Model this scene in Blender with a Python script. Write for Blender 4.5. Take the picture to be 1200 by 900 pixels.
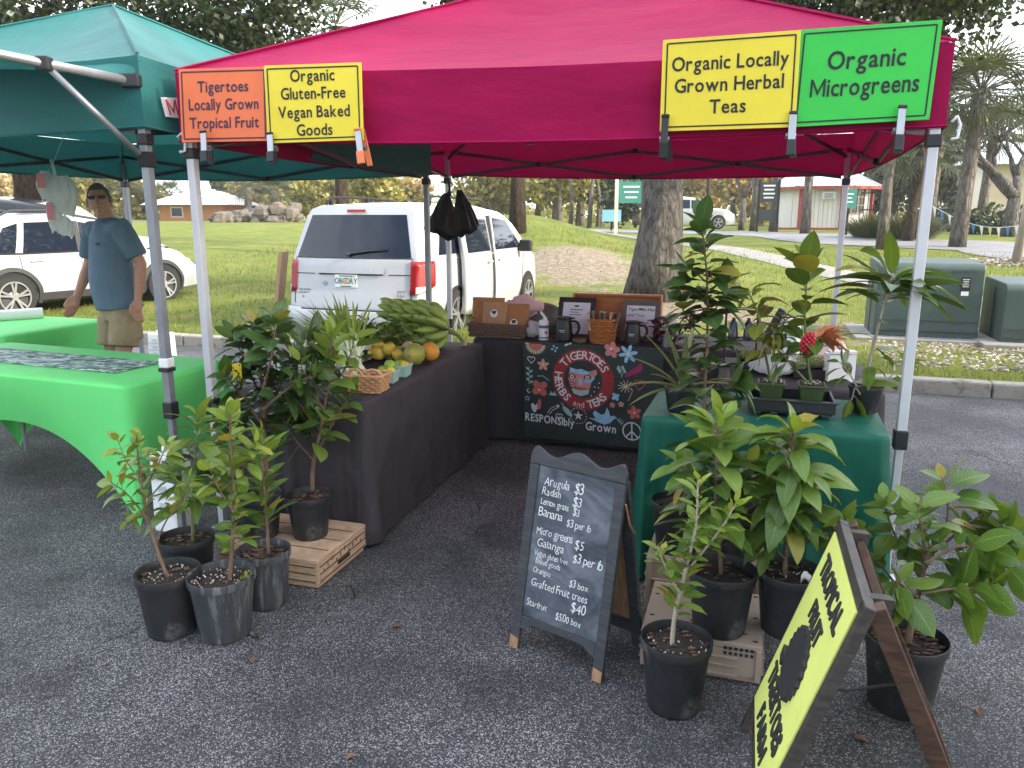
import bpy, math, random
from mathutils import Vector as V, Matrix, noise as MN
PI = math.pi
R = math.radians
rnd = random.Random(11)
S = bpy.context.scene
for o in list(bpy.data.objects):
    bpy.data.objects.remove(o)
COL = S.collection

# ------------------------------------------------------------ camera, sky, sun, exposure
CAM_H, PITCH, FPX = 1.6, R(12.2), 906.0
cd = bpy.data.cameras.new('camera')
cd.sensor_width = 36.0
cd.lens = 36.0 * FPX / 1200
cd.clip_start = 0.05
cd.clip_end = 3000
cam = bpy.data.objects.new('camera', cd)
COL.objects.link(cam)
cam.location = (0, 0, CAM_H)
cam.rotation_euler = (PI / 2 - PITCH, 0, 0)
S.camera = cam

SUN_EL, SUN_AZ = R(27), R(112)        # azimuth clockwise from +Y
w = bpy.data.worlds.new('World')
S.world = w
w.use_nodes = True
nt = w.node_tree
bg = nt.nodes['Background']
sky = nt.nodes.new('ShaderNodeTexSky')
sky.sky_type = 'NISHITA'
sky.sun_disc = False
sky.sun_elevation = SUN_EL
sky.sun_rotation = SUN_AZ
sky.air_density = 1.0
sky.dust_density = 3.0
sky.ozone_density = 1.0
tc = nt.nodes.new('ShaderNodeTexCoord')
mp = nt.nodes.new('ShaderNodeMapping')
mp.inputs['Scale'].default_value = (1, 1, 2.6)
cn = nt.nodes.new('ShaderNodeTexNoise')
cn.inputs['Scale'].default_value = 2.2
cn.inputs['Detail'].default_value = 6
cr = nt.nodes.new('ShaderNodeValToRGB')
cr.color_ramp.elements[0].position = .30
cr.color_ramp.elements[0].color = (.10, .10, .10, 1)
cr.color_ramp.elements[1].position = .62
cr.color_ramp.elements[1].color = (.85, .85, .85, 1)
mx = nt.nodes.new('ShaderNodeMixRGB')
mx.inputs['Color2'].default_value = (8.8, 9.3, 10.1, 1)
L = nt.links.new
L(tc.outputs['Generated'], mp.inputs['Vector'])
L(mp.outputs['Vector'], cn.inputs['Vector'])
L(cn.outputs['Fac'], cr.inputs['Fac'])
sep = nt.nodes.new('ShaderNodeSeparateXYZ')
L(tc.outputs['Generated'], sep.inputs['Vector'])
cov = nt.nodes.new('ShaderNodeMath')          # thicker cloud ahead, clearer sky behind
cov.operation = 'MULTIPLY_ADD'
cov.use_clamp = True
L(sep.outputs['Y'], cov.inputs[0])
cov.inputs[1].default_value = .45
L(cr.outputs['Color'], cov.inputs[2])
L(cov.outputs[0], mx.inputs['Fac'])
L(sky.outputs['Color'], mx.inputs['Color1'])
L(mx.outputs['Color'], bg.inputs['Color'])
bg.inputs['Strength'].default_value = 0.135

sl = bpy.data.lights.new('sun', 'SUN')
sl.energy = 2.6
sl.angle = R(1.2)
sl.color = (1.0, .90, .74)
sun = bpy.data.objects.new('sun', sl)
COL.objects.link(sun)
sdir = V((math.sin(SUN_AZ) * math.cos(SUN_EL), math.cos(SUN_AZ) * math.cos(SUN_EL), math.sin(SUN_EL)))
sun.rotation_euler = (-sdir).to_track_quat('-Z', 'Y').to_euler()
sun.location = sdir * 60

S.view_settings.view_transform = 'Standard'
S.view_settings.look = 'None'
S.view_settings.gamma = 1.0
S.view_settings.exposure = 1.60
S.view_settings.use_curve_mapping = False

# ------------------------------------------------------------ lines of sight -> points of the place
cP, sP = math.cos(PITCH), math.sin(PITCH)
def ray(u, v):
    x = (u - 600) / FPX
    y = -(v - 450) / FPX
    return V((x, cP + y * sP, -sP + y * cP))
def Gz(u, v, z=0.0):
    d = ray(u, v)
    t = (z - CAM_H) / d.z
    return V((d.x * t, d.y * t, z))
def Wy(u, v, y):
    d = ray(u, v)
    t = y / d.y
    return V((d.x * t, y, CAM_H + d.z * t))
def onplane(u, v, p, n):
    d = ray(u, v)
    o = V((0, 0, CAM_H))
    t = (p - o).dot(n) / d.dot(n)
    return o + d * t
def ss(a, b, x):
    t = max(0.0, min(1.0, (x - a) / (b - a)))
    return t * t * (3 - 2 * t)
KN = V((.323, .946, 0))               # across the kerb, away from the camera
KA = V((.946, -.323, 0))              # along the kerb, to the right
K0 = V((-4.18, 9.71, 0))
def terrain(x, y):
    s = (x - K0.x) * KN.x + (y - K0.y) * KN.y
    if s < 0:
        return 0.0
    z = .12 + .78 * ss(1, 30, s)
    z += 1.05 * math.exp(-((x - .2) / 2.9) ** 2 - ((y - 28) / 5) ** 2)
    z += .42 * math.exp(-((x - 1.5) / 2.0) ** 2 - ((y - 19.5) / 3.0) ** 2)
    z += .42 * ss(-2, -12, x) * ss(14, 44, y)
    z += .03 * MN.noise(V((x * .35, y * .35, 0))) * ss(0, 2, s)
    return z
def Tr(u, v):
    d = ray(u, v)
    t = 3.0
    for _ in range(4000):
        p = V((d.x * t, d.y * t, CAM_H + d.z * t))
        if p.z <= terrain(p.x, p.y):
            return V((p.x, p.y, terrain(p.x, p.y)))
        t += .04
    return p
def at_y(u, y):                        # point of the ground in column u at depth y
    x = (u - 600) / FPX * (y * cP + .25)
    return V((x, y, terrain(x, y)))

EX = V((.955, -.297, 0))               # the stall's own axes
EY = V((.297, .955, 0))
UP = V((0, 0, 1))

# ------------------------------------------------------------ materials
MATS = {}
def nodes(name):
    m = bpy.data.materials.new(name)
    m.use_nodes = True
    t = m.node_tree
    return m, t, t.nodes['Principled BSDF'], t.links.new
def pm(name, col, rough=.6, ns=8.0, na=.15, bump=0.0, bs=40.0, metal=0.0, spec=.5, trans=0.0, coat=0.0, tint=None, stretch=None, dirt=None):
    """plain surface: colour varied by noise, bump, optional light let through (trans), optional per-face tint"""
    if name in MATS:
        return MATS[name]
    m, t, b, k = nodes(name)
    co = t.nodes.new('ShaderNodeTexCoord')
    src = co.outputs['Object']
    if stretch:
        mpn = t.nodes.new('ShaderNodeMapping')
        mpn.inputs['Scale'].default_value = stretch
        k(src, mpn.inputs['Vector'])
        src = mpn.outputs['Vector']
    n = t.nodes.new('ShaderNodeTexNoise')
    n.inputs['Scale'].default_value = ns
    n.inputs['Detail'].default_value = 6
    n.inputs['Roughness'].default_value = .65
    k(src, n.inputs['Vector'])
    r = t.nodes.new('ShaderNodeValToRGB')
    c = V(col)
    lo, hi = c * (1 - na), c * (1 + na)
    r.color_ramp.elements[0].position = .3
    r.color_ramp.elements[1].position = .7
    r.color_ramp.elements[0].color = (*lo, 1)
    r.color_ramp.elements[1].color = (*[min(1, x) for x in hi], 1)
    k(n.outputs['Fac'], r.inputs['Fac'])
    out = r.outputs['Color']
    if tint:
        a = t.nodes.new('ShaderNodeAttribute')
        a.attribute_name = 'tint'
        tr = t.nodes.new('ShaderNodeValToRGB')
        els = tr.color_ramp.elements
        while len(els) < len(tint):
            els.new(.5)
        for i, cc in enumerate(tint):
            els[i].position = i / (len(tint) - 1)
            els[i].color = (*cc, 1)
        k(a.outputs['Fac'], tr.inputs['Fac'])
        mm = t.nodes.new('ShaderNodeMixRGB')
        mm.blend_type = 'MULTIPLY'
        mm.inputs['Fac'].default_value = 1
        k(tr.outputs['Color'], mm.inputs['Color1'])
        k(out, mm.inputs['Color2'])
        out = mm.outputs['Color']
    if dirt:
        n2 = t.nodes.new('ShaderNodeTexNoise')
        n2.inputs['Scale'].default_value = dirt[1]
        n2.inputs['Detail'].default_value = 8
        n2.inputs['Roughness'].default_value = .7
        k(src, n2.inputs['Vector'])
        r2 = t.nodes.new('ShaderNodeValToRGB')
        r2.color_ramp.elements[0].position = dirt[2]
        r2.color_ramp.elements[1].position = dirt[2] + .12
        k(n2.outputs['Fac'], r2.inputs['Fac'])
        mm = t.nodes.new('ShaderNodeMixRGB')
        k(r2.outputs['Color'], mm.inputs['Fac'])
        k(out, mm.inputs['Color1'])
        mm.inputs['Color2'].default_value = (*dirt[0], 1)
        out = mm.outputs['Color']
    k(out, b.inputs['Base Color'])
    b.inputs['Roughness'].default_value = rough
    b.inputs['Metallic'].default_value = metal
    b.inputs['Specular IOR Level'].default_value = spec
    b.inputs['Coat Weight'].default_value = coat
    b.inputs['Coat Roughness'].default_value = .04
    if bump:
        n3 = t.nodes.new('ShaderNodeTexNoise')
        n3.inputs['Scale'].default_value = bs
        n3.inputs['Detail'].default_value = 5
        k(src, n3.inputs['Vector'])
        bp = t.nodes.new('ShaderNodeBump')
        bp.inputs['Strength'].default_value = bump
        bp.inputs['Distance'].default_value = .02
        k(n3.outputs['Fac'], bp.inputs['Height'])
        k(bp.outputs['Normal'], b.inputs['Normal'])
    if trans:
        tb = t.nodes.new('ShaderNodeBsdfTranslucent')
        k(out, tb.inputs['Color'])
        mxs = t.nodes.new('ShaderNodeMixShader')
        mxs.inputs['Fac'].default_value = trans
        k(b.outputs['BSDF'], mxs.inputs[1])
        k(tb.outputs['BSDF'], mxs.inputs[2])
        k(mxs.outputs['Shader'], t.nodes['Material Output'].inputs['Surface'])
    MATS[name] = m
    return m

def leafm(name, cols, rough=.38, trans=.28, vein=1.0, old=False):
    """leaf blade: tint picks the colour, UV draws the midrib and side veins"""
    m, t, b, k = nodes(name)
    a = t.nodes.new('ShaderNodeAttribute')
    a.attribute_name = 'tint'
    tr = t.nodes.new('ShaderNodeValToRGB')
    els = tr.color_ramp.elements
    cl_ = list(cols) + ([(.42, .30, .05)] if old else [])
    while len(els) < len(cl_):
        els.new(.5)
    for i, cc in enumerate(cl_):
        els[i].position = (1.0 if i == len(cols) else .82 * i / (len(cols) - 1)) if old else i / (len(cols) - 1)
        els[i].color = (*cc, 1)
    k(a.outputs['Fac'], tr.inputs['Fac'])
    uv = t.nodes.new('ShaderNodeUVMap')
    sx = t.nodes.new('ShaderNodeSeparateXYZ')
    k(uv.outputs['UV'], sx.inputs['Vector'])
    def mth(op, *ins):
        q = t.nodes.new('ShaderNodeMath')
        q.operation = op
        for i, x in enumerate(ins):
            if isinstance(x, (int, float)):
                q.inputs[i].default_value = x
            else:
                k(x, q.inputs[i])
        return q.outputs[0]
    av = mth('ABSOLUTE', mth('SUBTRACT', sx.outputs['Y'], .5))
    rib = mth('LESS_THAN', av, .035)
    side = mth('SINE', mth('MULTIPLY', mth('SUBTRACT', sx.outputs['X'], mth('MULTIPLY', av, .55)), 58.0))
    side = mth('MULTIPLY', mth('GREATER_THAN', side, .86), .28 * vein)
    fac = mth('MAXIMUM', mth('MULTIPLY', rib, .55 * vein), side)
    mm = t.nodes.new('ShaderNodeMixRGB')
    k(fac, mm.inputs['Fac'])
    k(tr.outputs['Color'], mm.inputs['Color1'])
    c = V(cols[len(cols) // 2])
    mm.inputs['Color2'].default_value = (min(1, c.x * 2.2 + .03), min(1, c.y * 1.7 + .04), c.z * 1.7 + .02, 1)
    nz = t.nodes.new('ShaderNodeTexNoise')
    nz.inputs['Scale'].default_value = 30
    m2 = t.nodes.new('ShaderNodeMixRGB')
    m2.blend_type = 'MULTIPLY'
    m2.inputs['Fac'].default_value = .35
    k(mm.outputs['Color'], m2.inputs['Color1'])
    k(nz.outputs['Color'], m2.inputs['Color2'])
    k(m2.outputs['Color'], b.inputs['Base Color'])
    b.inputs['Roughness'].default_value = rough
    b.inputs['Specular IOR Level'].default_value = .45
    wv = t.nodes.new('ShaderNodeBump')
    wv.inputs['Strength'].default_value = .35
    wv.inputs['Distance'].default_value = .004
    k(mth('ADD', mth('MULTIPLY', side, -3.0), mth('MULTIPLY', rib, -1.0)), wv.inputs['Height'])
    k(wv.outputs['Normal'], b.inputs['Normal'])
    tb = t.nodes.new('ShaderNodeBsdfTranslucent')
    hs = t.nodes.new('ShaderNodeMixRGB')
    hs.blend_type = 'MULTIPLY'
    hs.inputs['Fac'].default_value = 1
    hs.inputs['Color2'].default_value = (1.5, 1.35, .5, 1)
    k(m2.outputs['Color'], hs.inputs['Color1'])
    k(hs.outputs['Color'], tb.inputs['Color'])
    ms = t.nodes.new('ShaderNodeMixShader')
    ms.inputs['Fac'].default_value = trans
    k(b.outputs['BSDF'], ms.inputs[1])
    k(tb.outputs['BSDF'], ms.inputs[2])
    k(ms.outputs['Shader'], t.nodes['Material Output'].inputs['Surface'])
    MATS[name] = m
    return m

def glassm(name, col, rough=.03):
    m, t, b, k = nodes(name)
    b.inputs['Base Color'].default_value = (*col, 1)
    b.inputs['Roughness'].default_value = rough
    b.inputs['Specular IOR Level'].default_value = .5
    MATS[name] = m
    return m

# ------------------------------------------------------------ mesh building
class MB:
    def __init__(self):
        self.v, self.f, self.t, self.u = [], [], [], {}
    def vert(self, p):
        self.v.append((p[0], p[1], p[2]))
        return len(self.v) - 1
    def face(self, idx, tint=.5, uv=None):
        if uv:
            self.u[len(self.f)] = uv
        self.f.append(idx)
        self.t.append(tint)
    def poly(self, pts, tint=.5, uv=None):
        self.face([self.vert(p) for p in pts], tint, uv)
    def box(self, c, sz, rz=0.0, M=None, tint=.5, top=1.0):
        """box by centre and size; top scales the upper face"""
        hx, hy, hz = sz[0] / 2, sz[1] / 2, sz[2] / 2
        ca, sa = math.cos(rz), math.sin(rz)
        ids = []
        for z, k in ((-hz, 1), (hz, top)):
            for x, y in ((-hx, -hy), (hx, -hy), (hx, hy), (-hx, hy)):
                x *= k; y *= k
                p = V((x, y, z))
                if M is not None:
                    p = M @ p
                else:
                    p = V((x * ca - y * sa, x * sa + y * ca, z))
                ids.append(self.vert(p + V(c)))
        for q in ((3, 2, 1, 0), (4, 5, 6, 7), (0, 1, 5, 4), (1, 2, 6, 5), (2, 3, 7, 6), (3, 0, 4, 7)):
            self.face([ids[i] for i in q], tint)
        return self
    def bar(self, a, b, w, h, up=UP, tint=.5):
        a, b = V(a), V(b)
        d = (b - a).normalized()
        x = d.cross(V(up))
        if x.length < 1e-4:
            x = d.cross(V((1, 0, 0)))
        x.normalize()
        y = x.cross(d)
        ids = []
        for p in (a, b):
            for i, j in ((-1, -1), (1, -1), (1, 1), (-1, 1)):
                ids.append(self.vert(p + x * i * w / 2 + y * j * h / 2))
        for q in ((3, 2, 1, 0), (4, 5, 6, 7), (0, 1, 5, 4), (1, 2, 6, 5), (2, 3, 7, 6), (3, 0, 4, 7)):
            self.face([ids[i] for i in q], tint)
        return self
    def tube(self, pts, rad, seg=8, tint=.5, cap=True, jit=0.0):
        pts = [V(p) for p in pts]
        if not isinstance(rad, (list, tuple)):
            rad = [rad] * len(pts)
        rings = []
        d0 = (pts[1] - pts[0]).normalized()
        ref = V((1, 0, 0)) if abs(d0.x) < .8 else V((0, 1, 0))
        for i, p in enumerate(pts):
            d = (pts[min(i + 1, len(pts) - 1)] - pts[max(i - 1, 0)])
            if d.length < 1e-9:
                d = d0
            d.normalize()
            x = ref - d * ref.dot(d)
            x.normalize()
            ref = x
            y = d.cross(x)
            rg = []
            for k in range(seg):
                a = 2 * PI * k / seg
                r = rad[i] * (1 + (rnd.uniform(-jit, jit) if jit else 0))
                rg.append(self.vert(p + (x * math.cos(a) + y * math.sin(a)) * r))
            rings.append(rg)
        for i in range(len(rings) - 1):
            for k in range(seg):
                self.face([rings[i][k], rings[i][(k + 1) % seg], rings[i + 1][(k + 1) % seg], rings[i + 1][k]], tint)
        if cap:
            self.face(rings[0][::-1], tint)
            self.face(rings[-1], tint)
        return self
    def lathe(self, prof, c=(0, 0, 0), seg=24, tint=.5, cap=True, sx=1, sy=1):
        rings = []
        for r, z in prof:
            rings.append([self.vert((c[0] + r * sx * math.cos(2 * PI * k / seg), c[1] + r * sy * math.sin(2 * PI * k / seg), c[2] + z)) for k in range(seg)])
        for i in range(len(rings) - 1):
            for k in range(seg):
                self.face([rings[i][k], rings[i][(k + 1) % seg], rings[i + 1][(k + 1) % seg], rings[i + 1][k]], tint)
        if cap:
            self.face(rings[0][::-1], tint)
            self.face(rings[-1], tint)
        return self
    def grid(self, fn, nu, nv, tint=.5, closed=False, uv=False):
        """fn(s, t) with s, t in 0..1"""
        ids = [[self.vert(fn(i / nu, j / nv)) for j in range(nv + 1)] for i in range(nu + (0 if closed else 1))]
        n = len(ids)
        for i in range(nu):
            a, b = ids[i], ids[(i + 1) % n]
            for j in range(nv):
                self.face([a[j], b[j], b[j + 1], a[j + 1]], tint(i / nu, j / nv) if callable(tint) else tint,
                          [(i / nu, j / nv), ((i + 1) / nu, j / nv), ((i + 1) / nu, (j + 1) / nv), (i / nu, (j + 1) / nv)] if uv else None)
        return self
    def blob(self, c, r, seg=10, rings=7, jit=0.0, tint=.5, sq=(1, 1, 1)):
        c = V(c)
        sd = rnd.random() * 50
        def fn(s, t):
            a, b = 2 * PI * s, PI * (t - .5)
            d = V((math.cos(a) * math.cos(b), math.sin(a) * math.cos(b), math.sin(b)))
            k = r * (1 + jit * MN.noise(d * 1.7 + V((sd, sd, 0))))
            return c + V((d.x * sq[0], d.y * sq[1], d.z * sq[2])) * k
        return self.grid(fn, seg, rings, tint, closed=True)
    def prism(self, pts, off):
        """closed outline pushed along off"""
        n = len(pts)
        a = [self.vert(V(p)) for p in pts]
        b = [self.vert(V(p) + V(off)) for p in pts]
        self.face(a[::-1])
        self.face(b)
        for i in range(n):
            j = (i + 1) % n
            self.face([a[i], a[j], b[j], b[i]])
        return self
    def leaf(self, p, d, up, ln, wd, droop=.3, fold=.25, tint=.5, seg=5, tip=1.0, wave=.0):
        p, d, up = V(p), V(d).normalized(), V(up)
        sd = d.cross(up)
        if sd.length < 1e-3:
            sd = d.cross(V((1, .3, 0)))
        sd.normalize()
        n = sd.cross(d)
        c = p.copy()
        prev = None
        cur = d.copy()
        for i in range(seg + 1):
            s = i / seg
            wh = wd * .5 * (math.sin(PI * min(1, s ** .8 * .97 + .03)) ** .8 if s < 1 else 0) * (1 if s < .6 else 1 + (tip - 1) * (s - .6) / .4)
            if i == 0:
                wh = wd * .04
            nn = sd.cross(cur).normalized()
            wz = wave * wd * math.sin(s * 14 + p.x * 90)
            l = c - sd * wh + nn * (wh * fold + wz)
            r = c + sd * wh + nn * (wh * fold - wz)
            row = (self.vert(l), self.vert(c), self.vert(r))
            if prev:
                s0 = (i - 1) / seg
                self.face([prev[0], prev[1], row[1], row[0]], tint, [(s0, 0), (s0, .5), (s, .5), (s, 0)])
                self.face([prev[1], prev[2], row[2], row[1]], tint, [(s0, .5), (s0, 1), (s, 1), (s, .5)])
            prev = row
            cur = (cur - UP * droop / seg).normalized()
            c = c + cur * ln / seg
        return self
    def build(self, name, mat, parent=None, smooth=False, bevel=0.0, world=False, solid=0.0, sub=0, ang=None):
        off = V((0, 0, 0))
        if world and parent is not None:
            q = parent
            while q is not None:
                off = off + q.location
                q = q.parent
        me = bpy.data.meshes.new(name)
        me.from_pydata([(a - off.x, b - off.y, c - off.z) for a, b, c in self.v] if world else self.v, [], self.f)
        at = me.attributes.new('tint', 'FLOAT', 'FACE')
        at.data.foreach_set('value', self.t)
        if self.u:
            ul = me.uv_layers.new(name='UVMap')
            for fi, uvs in self.u.items():
                pl = me.polygons[fi]
                for k, li in enumerate(pl.loop_indices):
                    ul.data[li].uv = uvs[k]
        if smooth:
            me.polygons.foreach_set('use_smooth', [True] * len(me.polygons))
            if ang:
                me.set_sharp_from_angle(angle=R(ang))
        me.materials.append(mat)
        me.update()
        ob = bpy.data.objects.new(name, me)
        COL.objects.link(ob)
        if parent is not None:
            ob.parent = parent
        if bevel:
            bv = ob.modifiers.new('bevel', 'BEVEL')
            bv.width = bevel
            bv.segments = 2
            bv.limit_method = 'ANGLE'
            bv.angle_limit = R(40)
        if solid:
            sm = ob.modifiers.new('solid', 'SOLIDIFY')
            sm.thickness = solid
            sm.offset = 0
        if sub:
            sb = ob.modifiers.new('sub', 'SUBSURF')
            sb.levels = sb.render_levels = sub
        return ob

def thing(name, label, cat, loc=(0, 0, 0), rz=0.0, group=None):
    o = bpy.data.objects.new(name, None)
    COL.objects.link(o)
    o.location = loc
    o.rotation_euler = (0, 0, rz)
    o.empty_display_size = .1
    return tag(o, label, cat, group)
def tag(o, label, cat, group=None):
    o['label'] = label
    o['category'] = cat
    if group:
        o['group'] = group
    return o
def struct(o):
    o['kind'] = 'structure'
    return o
def stuff(o, label=None, cat=None):
    o['kind'] = 'stuff'
    if label:
        o['label'] = label
        o['category'] = cat
    return o
def kids(o):
    return [c for c in COL.objects if c.parent == o]
def dup(o, parent=None):
    c = o.copy()
    COL.objects.link(c)
    c.parent = parent
    for ch in kids(o):
        dup(ch, c)
    return c

# ------------------------------------------------------------ lettering
GL = {}
def glyph(ch, bold=0.0):
    key = (ch, bold)
    if ch == 'M' and bold > 0 and key not in GL:
        a, h, w_ = .115, .69, .76
        GL[key] = ([(0, 0), (a, 0), (a, h), (0, h), (w_ - a, 0), (w_, 0), (w_, h), (w_ - a, h), (a, h - .19), (w_ / 2, .04), (w_ / 2, .24), (w_ - a, h - .19)],
                   [[0, 1, 2, 3], [4, 5, 6, 7], [8, 9, 10, 2], [9, 11, 7, 10]], w_)
    if key not in GL:
        cu = bpy.data.curves.new('glyph', 'FONT')
        cu.body = ch
        cu.resolution_u = 3
        cu.offset = bold
        ob = bpy.data.objects.new('glyph', cu)
        COL.objects.link(ob)
        me = bpy.data.meshes.new_from_object(ob.evaluated_get(bpy.context.evaluated_depsgraph_get()))
        vs = [(a.co.x, a.co.y) for a in me.vertices]
        fs = [list(p.vertices) for p in me.polygons]
        x0 = min((a for a, _ in vs), default=0)
        x1 = max((a for a, _ in vs), default=.25)
        bpy.data.objects.remove(ob)
        bpy.data.meshes.remove(me)
        bpy.data.curves.remove(cu)
        GL[key] = ([(a - x0, b) for a, b in vs], fs, x1 - x0)
    return GL[key]
def layout(txt, bold=0.0, gap=.075, jit=0.0, shear=0.0):
    """glyph polygons of a line of writing, cap height about .7, starting at x = 0; returns (verts, faces, width)"""
    vs, fs, x = [], [], 0.0
    for ch in txt:
        if ch == ' ':
            x += .30
            continue
        gv, gf, gw = glyph(ch, bold)
        dy, k, ro = (rnd.uniform(-jit, jit) * .25, 1 + rnd.uniform(-jit, jit), rnd.uniform(-jit, jit) * .6) if jit else (0, 1, 0)
        b = len(vs)
        for a, c in gv:
            a2 = (a - gw / 2) * math.cos(ro) - c * math.sin(ro)
            c2 = (a - gw / 2) * math.sin(ro) + c * math.cos(ro)
            vs.append((x + gw / 2 + a2 * k + shear * c2, c2 * k + dy))
        fs += [[i + b for i in f] for f in gf]
        x += gw + gap
    return vs, fs, x - gap
class Quad:
    """a flat panel given by its corners bottom-left, bottom-right, top-right, top-left"""
    def __init__(self, bl, br, tr, tl):
        self.c = [V(bl), V(br), V(tr), V(tl)]
        self.n = (self.c[1] - self.c[0]).cross(self.c[3] - self.c[0]).normalized()
        self.w = ((self.c[1] - self.c[0]).length + (self.c[2] - self.c[3]).length) / 2
        self.h = ((self.c[3] - self.c[0]).length + (self.c[2] - self.c[1]).length) / 2
    def pt(self, s, t, off=0.0):
        a = self.c[0].lerp(self.c[1], s)
        b = self.c[3].lerp(self.c[2], s)
        return a.lerp(b, t) + self.n * off
    def slab(self, mb, th, s0=0, s1=1, t0=0, t1=1):
        mb.prism([self.pt(s0, t0, -th), self.pt(s1, t0, -th), self.pt(s1, t1, -th), self.pt(s0, t1, -th)], self.n * th)
        return mb
    def write(self, mb, txt, s, t, h, off=.002, align='c', bold=0.0, jit=0.0, shear=0.0, ang=0.0, squeeze=1.0, gap=.075):
        """h = letter size as a share of the panel's height"""
        vs, fs, wd = layout(txt, bold, gap, jit, shear)
        x0 = {'c': -wd / 2, 'l': 0, 'r': -wd}[align]
        k = h * self.h / .7
        b = len(mb.v)
        ca, sa = math.cos(ang), math.sin(ang)
        for a, c in vs:
            a = (a + x0) * k * squeeze
            c = c * k
            a, c = a * ca - c * sa, a * sa + c * ca
            mb.vert(self.pt(s + a / self.w, t + c / self.h, off))
        for f in fs:
            mb.face([i + b for i in f])
        return mb
    def arc(self, mb, txt, s, t, rad, a0, a1, h, off=.002, bold=0.0, inward=False, jit=0.0):
        """letters along a circle of radius rad (metres) from angle a0 to a1"""
        n = len(txt)
        k = h / .7
        for i, ch in enumerate(txt):
            if ch == ' ':
                continue
            a = a0 + (a1 - a0) * (i + .5) / n
            gv, gf, gw = glyph(ch, bold)
            ro = a - PI / 2 if not inward else a + PI / 2
            ro += rnd.uniform(-jit, jit)
            b = len(mb.v)
            for x, y in gv:
                x = (x - gw / 2) * k
                y = (y - .35) * k
                X = rad * math.cos(a) + x * math.cos(ro) - y * math.sin(ro)
                Y = rad * math.sin(a) + x * math.sin(ro) + y * math.cos(ro)
                mb.vert(self.pt(s + X / self.w, t + Y / self.h, off))
            for f in gf:
                mb.face([q + b for q in f])
    def disc(self, mb, s, t, rx, ry=None, off=.0015, seg=20, rot=0.0, r0=0.0):
        """ellipse (or ring when r0 > 0), radii in metres"""
        ry = ry or rx
        def q(k, a):
            x, y = rx * k * math.cos(a), ry * k * math.sin(a)
            return self.pt(s + (x * math.cos(rot) - y * math.sin(rot)) / self.w, t + (x * math.sin(rot) + y * math.cos(rot)) / self.h, off)
        if r0 <= 0:
            mb.poly([q(1, 2 * PI * i / seg) for i in range(seg)])
        else:
            for i in range(seg):
                a, b = 2 * PI * i / seg, 2 * PI * (i + 1) / seg
                mb.poly([q(r0, a), q(1, a), q(1, b), q(r0, b)])
    def shape(self, mb, s, t, pts, k, off=.0015, rot=0.0):
        mb.poly([self.pt(s + k * (x * math.cos(rot) - y * math.sin(rot)) / self.w, t + k * (x * math.sin(rot) + y * math.cos(rot)) / self.h, off) for x, y in pts])
    def line(self, mb, pts, wd, off=.0015):
        """stroke through (s, t) points, width in metres"""
        for (a, b), (c, d) in zip(pts[:-1], pts[1:]):
            x, y = (c - a) * self.w, (d - b) * self.h
            l = math.hypot(x, y) or 1
            nx, ny = -y / l * wd / 2 / self.w, x / l * wd / 2 / self.h
            mb.poly([self.pt(a - nx, b - ny, off), self.pt(c - nx, d - ny, off), self.pt(c + nx, d + ny, off), self.pt(a + nx, b + ny, off)])
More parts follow.
